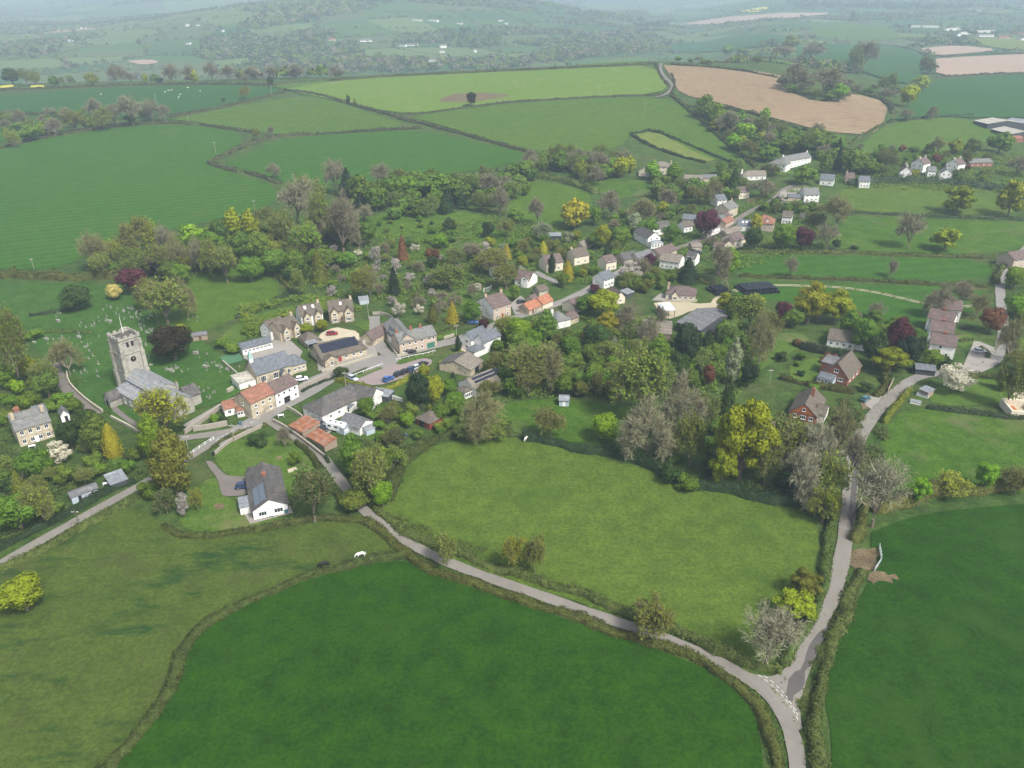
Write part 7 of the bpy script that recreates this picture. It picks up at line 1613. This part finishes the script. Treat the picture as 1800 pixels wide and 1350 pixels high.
# ragged grass spilling over the lane edges
def verge_edges(seed=9):
    rg = np.random.default_rng(seed); Q = RP[(np.hypot(RP[:, 0], RP[:, 1]) < 420)]; k = 26
    C = np.repeat(Q, k, 0); a = rg.uniform(0, 6.28, len(C)); r = C[:, 2]-.55+rg.exponential(.45, len(C)); X = C[:, 0]+np.cos(a)*r; Y = C[:, 1]+np.sin(a)*r; ok = np.ones(len(X), bool)
    dq = np.hypot(*(Q[1:, :2]-Q[:-1, :2]).T) < 6; Q = np.concatenate([Q]+[Q[:-1][dq]*(1-t)+Q[1:][dq]*t for t in (.25, .5, .75)])
    for (qx, qy, qr) in Q: ok &= ((X-qx)**2+(Y-qy)**2) > (qr-.68)**2
    X, Y = X[ok], Y[ok]; yard = Y*0 == 0
    px, py = proj(X, Y, zf(X, Y)); yard = (py > 790) | (px < 330) | (px > 1400)      # village kerbs stay clean
    X, Y = X[yard], Y[yard]; z = zf(X, Y)+rg.uniform(.1, .45, len(X))
    V, F = quads(np.stack([X, Y, z], 1), np.tile([0, 0, 1.], (len(X), 1)), rg.uniform(.25, .6, len(X)), jit=.7, rng=rg)
    me = mesh_np('verge_grass', V, F); me.materials.append(LM['G']); me.materials.append(LM['O']); me.materials.append(HEDM['g'])
    mi = rg.choice(3, len(F)).astype(np.int32)
    if len(me.polygons) == len(mi): me.polygons.foreach_set('material_index', mi)
    o = bpy.data.objects.new('verge_grass', me); link(o); tag(o, kind='stuff')
verge_edges()
# ------------------------------------------------------------------ patchwork of far fields
rg = random.Random(21); FR = np.random.default_rng(21)
PAL = [mat_field('far_field_'+n, c, mul(c, 1.15), None, .004, None, .1, fine=.2) for n, c in
       (('mid', (.045,.088,.020)), ('deep', (.032,.070,.020)), ('pale', (.080,.118,.034)), ('dull', (.065,.090,.030)), ('soil', (.25,.19,.13)), ('stubble', (.22,.20,.11)))]
Vv, Ff, Mi, edges, woods = [], [], [], [], []
def wood_prob(cx, cy):
    px, py = proj(cx, cy, (zs(cx, cy)))
    p = .05
    if 540 < px < 1160 and 18 < py < 118: p = .34
    if 560 < px < 1000 and py < 40: p = .26
    if 300 < px < 560 and py < 45+ (px-300)*.1: p = .30 if py > 60-(px-300)*.23 else .05
    if 380 < px < 620 and 55 < py < 140: p = .40
    if 1150 < px and py < 130: p = .07
    if px > 1380 and py < 12: p = .35
    return p, px, py
def grid(y0, y1, cell, ang, seed):
    r = random.Random(seed); ca, sa = math.cos(ang), math.sin(ang); N = int(2.2*y1/cell)+2; G = {}
    def vert(i, j):
        if (i, j) not in G:
            a, b = (i+r.uniform(-.33, .33))*cell, (j+r.uniform(-.33, .33))*cell*.8; G[i, j] = (a*ca-b*sa, a*sa+b*ca)
        return G[i, j]
    for i in range(-N, N):
        for j in range(-N, N):
            q = [vert(i, j), vert(i+1, j), vert(i+1, j+1), vert(i, j+1)]; cx = sum(p[0] for p in q)/4; cy = sum(p[1] for p in q)/4
            if not (y0 < cy < y1) or abs(cx) > .74*cy+150: continue
            if cx/cy > .17 and cy < 1500+0*cx: 
                pass
            wp, px, py = wood_prob(cx, cy)
            left = px < 560
            mi = r.choices(range(6), ((4,3,3,4,.03,.03) if py > 55 else (3,2,5,4,.35,.2)) if left else ((4,5,2,4,.02,.02) if px < 1180 else (5,5,2.5,2,.15,.1)))[0]
            if r.random() < wp: woods.append(q); mi = 1
            # bilinear draped patch
            n = 5; b = len(Vv)
            for a in range(n+1):
                for c in range(n+1):
                    s, t = a/n, c/n; x = (q[0][0]*(1-s)+q[1][0]*s)*(1-t)+(q[3][0]*(1-s)+q[2][0]*s)*t; y = (q[0][1]*(1-s)+q[1][1]*s)*(1-t)+(q[3][1]*(1-s)+q[2][1]*s)*t
                    Vv.append((x, y))
            for a in range(n):
                for c in range(n): k = b+a*(n+1)+c; Ff.append((k, k+n+1, k+n+2, k+1)); Mi.append(mi)
            for e in ((q[0], q[1]), (q[0], q[3])):
                if r.random() < .8: edges.append(e)
grid(1180, 3300, 165, .35, 1); grid(3300, 9500, 300, .2, 2)
Vv = np.array(Vv); Z = zf(Vv[:, 0], Vv[:, 1])+.3+np.maximum(0, Vv[:, 1]-1500)*.0004
me = mesh_np('far_fields', np.concatenate([Vv, Z[:, None]], 1), np.array(Ff), True)
for m_ in PAL: me.materials.append(m_)
me.polygons.foreach_set('material_index', np.array(Mi, dtype=np.int32)) if len(me.polygons) == len(Mi) else None
o = bpy.data.objects.new('far_fields', me); link(o); tag(o, kind='structure')
# keep trees off the manually drawn right hand fields
MANUAL = []
for (mt, pts) in FIELDS:
    if mt in ('dark', 'soil', 'soil2', 'light', 'mid', 'yell', 'drill2') and min(p[1] for p in pts) < 215 and max(p[0] for p in pts) > 1000:
        MANUAL.append(np.array([(P(x, y).x, P(x, y).y) for (x, y) in pts]))
def free(C):
    ok = np.ones(len(C), bool)
    for pts in MANUAL:
        ins = np.zeros(len(C), bool)
        for (a, b), (c_, d_) in zip(pts, np.roll(pts, -1, 0)):
            if b == d_: continue
            ins ^= ((b > C[:, 1]) != (d_ > C[:, 1])) & (C[:, 0] < (c_-a)*(C[:, 1]-b)/(d_-b)+a)
        ok &= ~ins
    for b_ in BLD:
        if b_[1] > 1100: ok &= ((C[:, 0]-b_[0])**2+(C[:, 1]-b_[1]+12)**2) > 22**2
    return ok
def clumps(name, C, W, Hh, mats, k, qs, seed):
    r = np.random.default_rng(seed); ok = free(C); C, W, Hh = C[ok], W[ok], Hh[ok]
    # leave hidden ground just behind the crest bare
    n = len(C); d = unit(n*k, r); d[:, 2] = np.abs(d[:, 2])*1.0
    ctr = np.repeat(np.concatenate([C, (zf(C[:, 0], C[:, 1])+Hh*.42)[:, None]], 1), k, 0); S = np.stack([W/2, W/2, Hh*.58], 1).repeat(k, 0)
    P_ = ctr+d*S*r.uniform(.7, 1.05, (n*k, 1)); P_[:, 2] -= (r.uniform(0, 1, n*k)**2)*Hh.repeat(k)*.35
    V, F = quads(P_, d, r.uniform(.7, 1.3, n*k)*np.repeat(W, k)*qs, jit=.4, rng=r)
    me = mesh_np(name, V, F)
    for m_ in mats: me.materials.append(m_)
    mi = r.choice(len(mats), n).repeat(k).astype(np.int32)
    if len(me.polygons) == len(mi): me.polygons.foreach_set('material_index', mi)
    o = bpy.data.objects.new(name, me); link(o); tag(o, kind='stuff'); return o
FL = [LM['M'], LM['O'], HEDM['p'], mat_leaf('far_twigs', (.22,.19,.13), .2), LM['D'], mat_leaf('far_spring', (.10,.125,.035), .3)]
C, W = [], []
for (a, b) in edges:
    L = math.hypot(b[0]-a[0], b[1]-a[1]); y = (a[1]+b[1])/2; step = 4.5 if y < 2400 else (7 if y < 4000 else 15); dn = rg.choice((.25, .9, .6))
    for i in range(int(L/step)):
        t = (i+rg.random())/max(1, int(L/step)); big = rg.random() < .27
        if not big and rg.random() > .95: continue
        C.append((a[0]+(b[0]-a[0])*t+rg.gauss(0, .7), a[1]+(b[1]-a[1])*t+rg.gauss(0, .7))); W.append((rg.uniform(9, 15) if rg.random() < dn*1.2 else rg.uniform(5, 8)) if big else (rg.uniform(4, 6) if y < 3000 else rg.uniform(7, 11)))
C = np.array(C); W = np.array(W)
clumps('hedgerow_trees', C, W, np.where(W > 8.5, W*.8, W*.42), FL, 16, .38, 4)
C, W = [], []
for q in woods:
    y = sum(p[1] for p in q)/4; A = (165*132 if y < 3300 else 300*240); sp = 11 if y < 3300 else 17
    for _ in range(int(A/sp**2)):
        s, t = rg.random(), rg.random(); s = min(1, max(0, s+.07*math.sin(t*9))); C.append(((q[0][0]*(1-s)+q[1][0]*s)*(1-t)+(q[3][0]*(1-s)+q[2][0]*s)*t, (q[0][1]*(1-s)+q[1][1]*s)*(1-t)+(q[3][1]*(1-s)+q[2][1]*s)*t)); W.append(rg.uniform(9, 17)*(1 if y < 3300 else 1.4))
C = np.array(C); W = np.array(W)
clumps('woodland', C, W, W*.85, FL, 26, .30, 5)
# valley floor and slope scrub just beyond the crest
def px_cloud(name, poly, n, wr, seed, mats=FL, k=30):
    r = random.Random(seed); xs = [p[0] for p in poly]; ys = [p[1] for p in poly]; C = []
    while len(C) < n:
        x, y = r.uniform(min(xs), max(xs)), r.uniform(min(ys), max(ys)); c = False; j = len(poly)-1
        for i in range(len(poly)):
            if (poly[i][1] > y) != (poly[j][1] > y) and x < (poly[j][0]-poly[i][0])*(y-poly[i][1])/(poly[j][1]-poly[i][1])+poly[i][0]: c = not c
            j = i
        if c: g = P(x, y); C.append((g.x, g.y))
    W = np.array([r.uniform(*wr) for _ in C]); clumps(name, np.array(C), W, W*.85, mats, k, .3, seed)
px_cloud('woodland', [(370,128),(560,118),(640,100),(760,108),(900,104),(1060,84),(1165,66),(1175,84),(1140,94),(1040,104),(880,118),(640,130),(560,136),(430,140)], 900, (11, 19), 6)
px_cloud('woodland', [(780,52),(880,62),(880,84),(820,88),(770,72)], 120, (14, 22), 8, [LM['D'], LM['M']]); px_cloud('woodland', [(1115,46),(1178,38),(1182,48),(1120,56)], 90, (12, 18), 9, [LM['D'], LM['D'], HEDM['p']])
px_cloud('woodland', [(450,30),(560,5),(700,2),(640,20),(500,44),(420,60),(420,48)], 420, (14, 22), 10); px_cloud('woodland', [(1380,2),(1500,8),(1640,10),(1640,18),(1500,16),(1390,14)], 260, (14, 22), 11, [LM['D'], LM['M'], HEDM['p']])
px_cloud('woodland', [(480,70),(560,50),(600,60),(560,90),(480,120),(420,126)], 260, (12, 20), 12)
px_cloud('woodland', [(0,80),(60,74),(110,86),(100,96),(0,100)], 90, (12, 18), 13)
px_cloud('woodland', [(1000,60),(1120,58),(1160,66),(1060,84),(960,96)], 260, (12, 20), 14)

# ------------------------------------------------------------------ labels for every plant
ORD = ['first','second','third','fourth','fifth','sixth','seventh','eighth','ninth','tenth','eleventh','twelfth','thirteenth','fourteenth','fifteenth','sixteenth','seventeenth','eighteenth','nineteenth','twentieth']
EXTRA = [('big drilled field', (220,340)), ('pale green crest field', (850,160)), ('ploughed field', (1350,165)), ('central pasture', (1050,950)), ('olive pasture', (300,1050)), ('lane junction', (1385,1215)), ('field gate', (1540,985)), ('smaller sloping paddock', (390,510)),
  ('hill track', (1175,145)), ('upper left crop', (250,175)), ('bale stack', (1340,510)), ('orchard', (620,480)), ('blue green crop', (1740,170)), ('white sheep', (315,168)), ('curving lane', (600,840)), ('bright paddock', (1680,800)), ('small paddock', (990,745)), ('field triangle', (1180,220)), ('middle green field', (650,280)), ('mown glade', (800,410)), ('yellow rape strip', (66,153)), ('distant farm', (1700,60)), ('far valley woods', (700,110)), ('left hand lane', (120,925))]
LD = [(n.split(' with ')[0], p) for n, p in LAND if n and n != 'distant farmstead']+EXTRA
def short(n): return ' '.join(n.split()[:6])
GR = {}
for p in PLANTS:
    px, py = p['px']
    n, q = min(LD, key=lambda l: ((l[1][0]-px)**2+((l[1][1]-py)*1.5)**2))
    dx, dy = px-q[0], py-q[1]
    rel = ('right of' if dx > 0 else 'left of') if abs(dx) > abs(dy)*1.3 else ('below' if dy > 0 else 'above')
    s = 'small ' if p['w'] < 4.5 and p['kind'] != 's' else ('large ' if p['w'] > 12 else '')
    p['txt'] = f"{s}{p['cw']} {SHAPEW[p['kind']]}"; p['loc'] = f"{rel} the {short(n)}"
    GR.setdefault((p['txt'], p['loc']), []).append(p)
for (t, l), L_ in GR.items():
    L_.sort(key=lambda p: p['px'][0]); n = len(L_)
    for i, p in enumerate(L_):
        if n == 1: lb = f"{t} {l}"
        elif n == 2: lb = f"{t}, {('left', 'right')[i]} one of two {l}"
        elif i == 0: lb = f"{t}, leftmost {l}"
        elif i == n-1: lb = f"{t}, rightmost {l}"
        else: lb = f"{t}, {ORD[min(19, i)]} from left {l}"
        w_ = lb.split()
        tag(p['o'], ' '.join(w_[:16]), CATW.get(p['kind'], 'tree'), {'s': 'garden and hedge shrubs', 'c': 'conifers', 'k': 'columnar conifers', 'f': 'blossom trees', 'n': 'leafless trees'}.get(p['kind'], 'leafy trees'))
# distant houses
FD = {}
for (o, t, (x, y)) in FARLAB:
    d_ = {'w': 'small white distant house', 'W': 'tall white distant house', 'g': 'pale roofed distant farm shed', 'r': 'red roofed distant house'}[t]
    w_ = 'on the hazy left slope' if x < 500 else ('on the wooded slope beyond the crest' if x < 1200 else 'on the distant right hand farm')
    FD.setdefault((d_, w_), []).append((x, y, o))
for (d_, w_), L_ in FD.items():
    L_.sort(key=lambda q: (q[0], q[1])); n = len(L_)
    for i, (x, y, o) in enumerate(L_):
        lb = f"{d_} {w_}" if n == 1 else (f"{d_}, {ORD[i]} from left {w_}")
        tag(o, lb, group='distant houses and farm buildings')
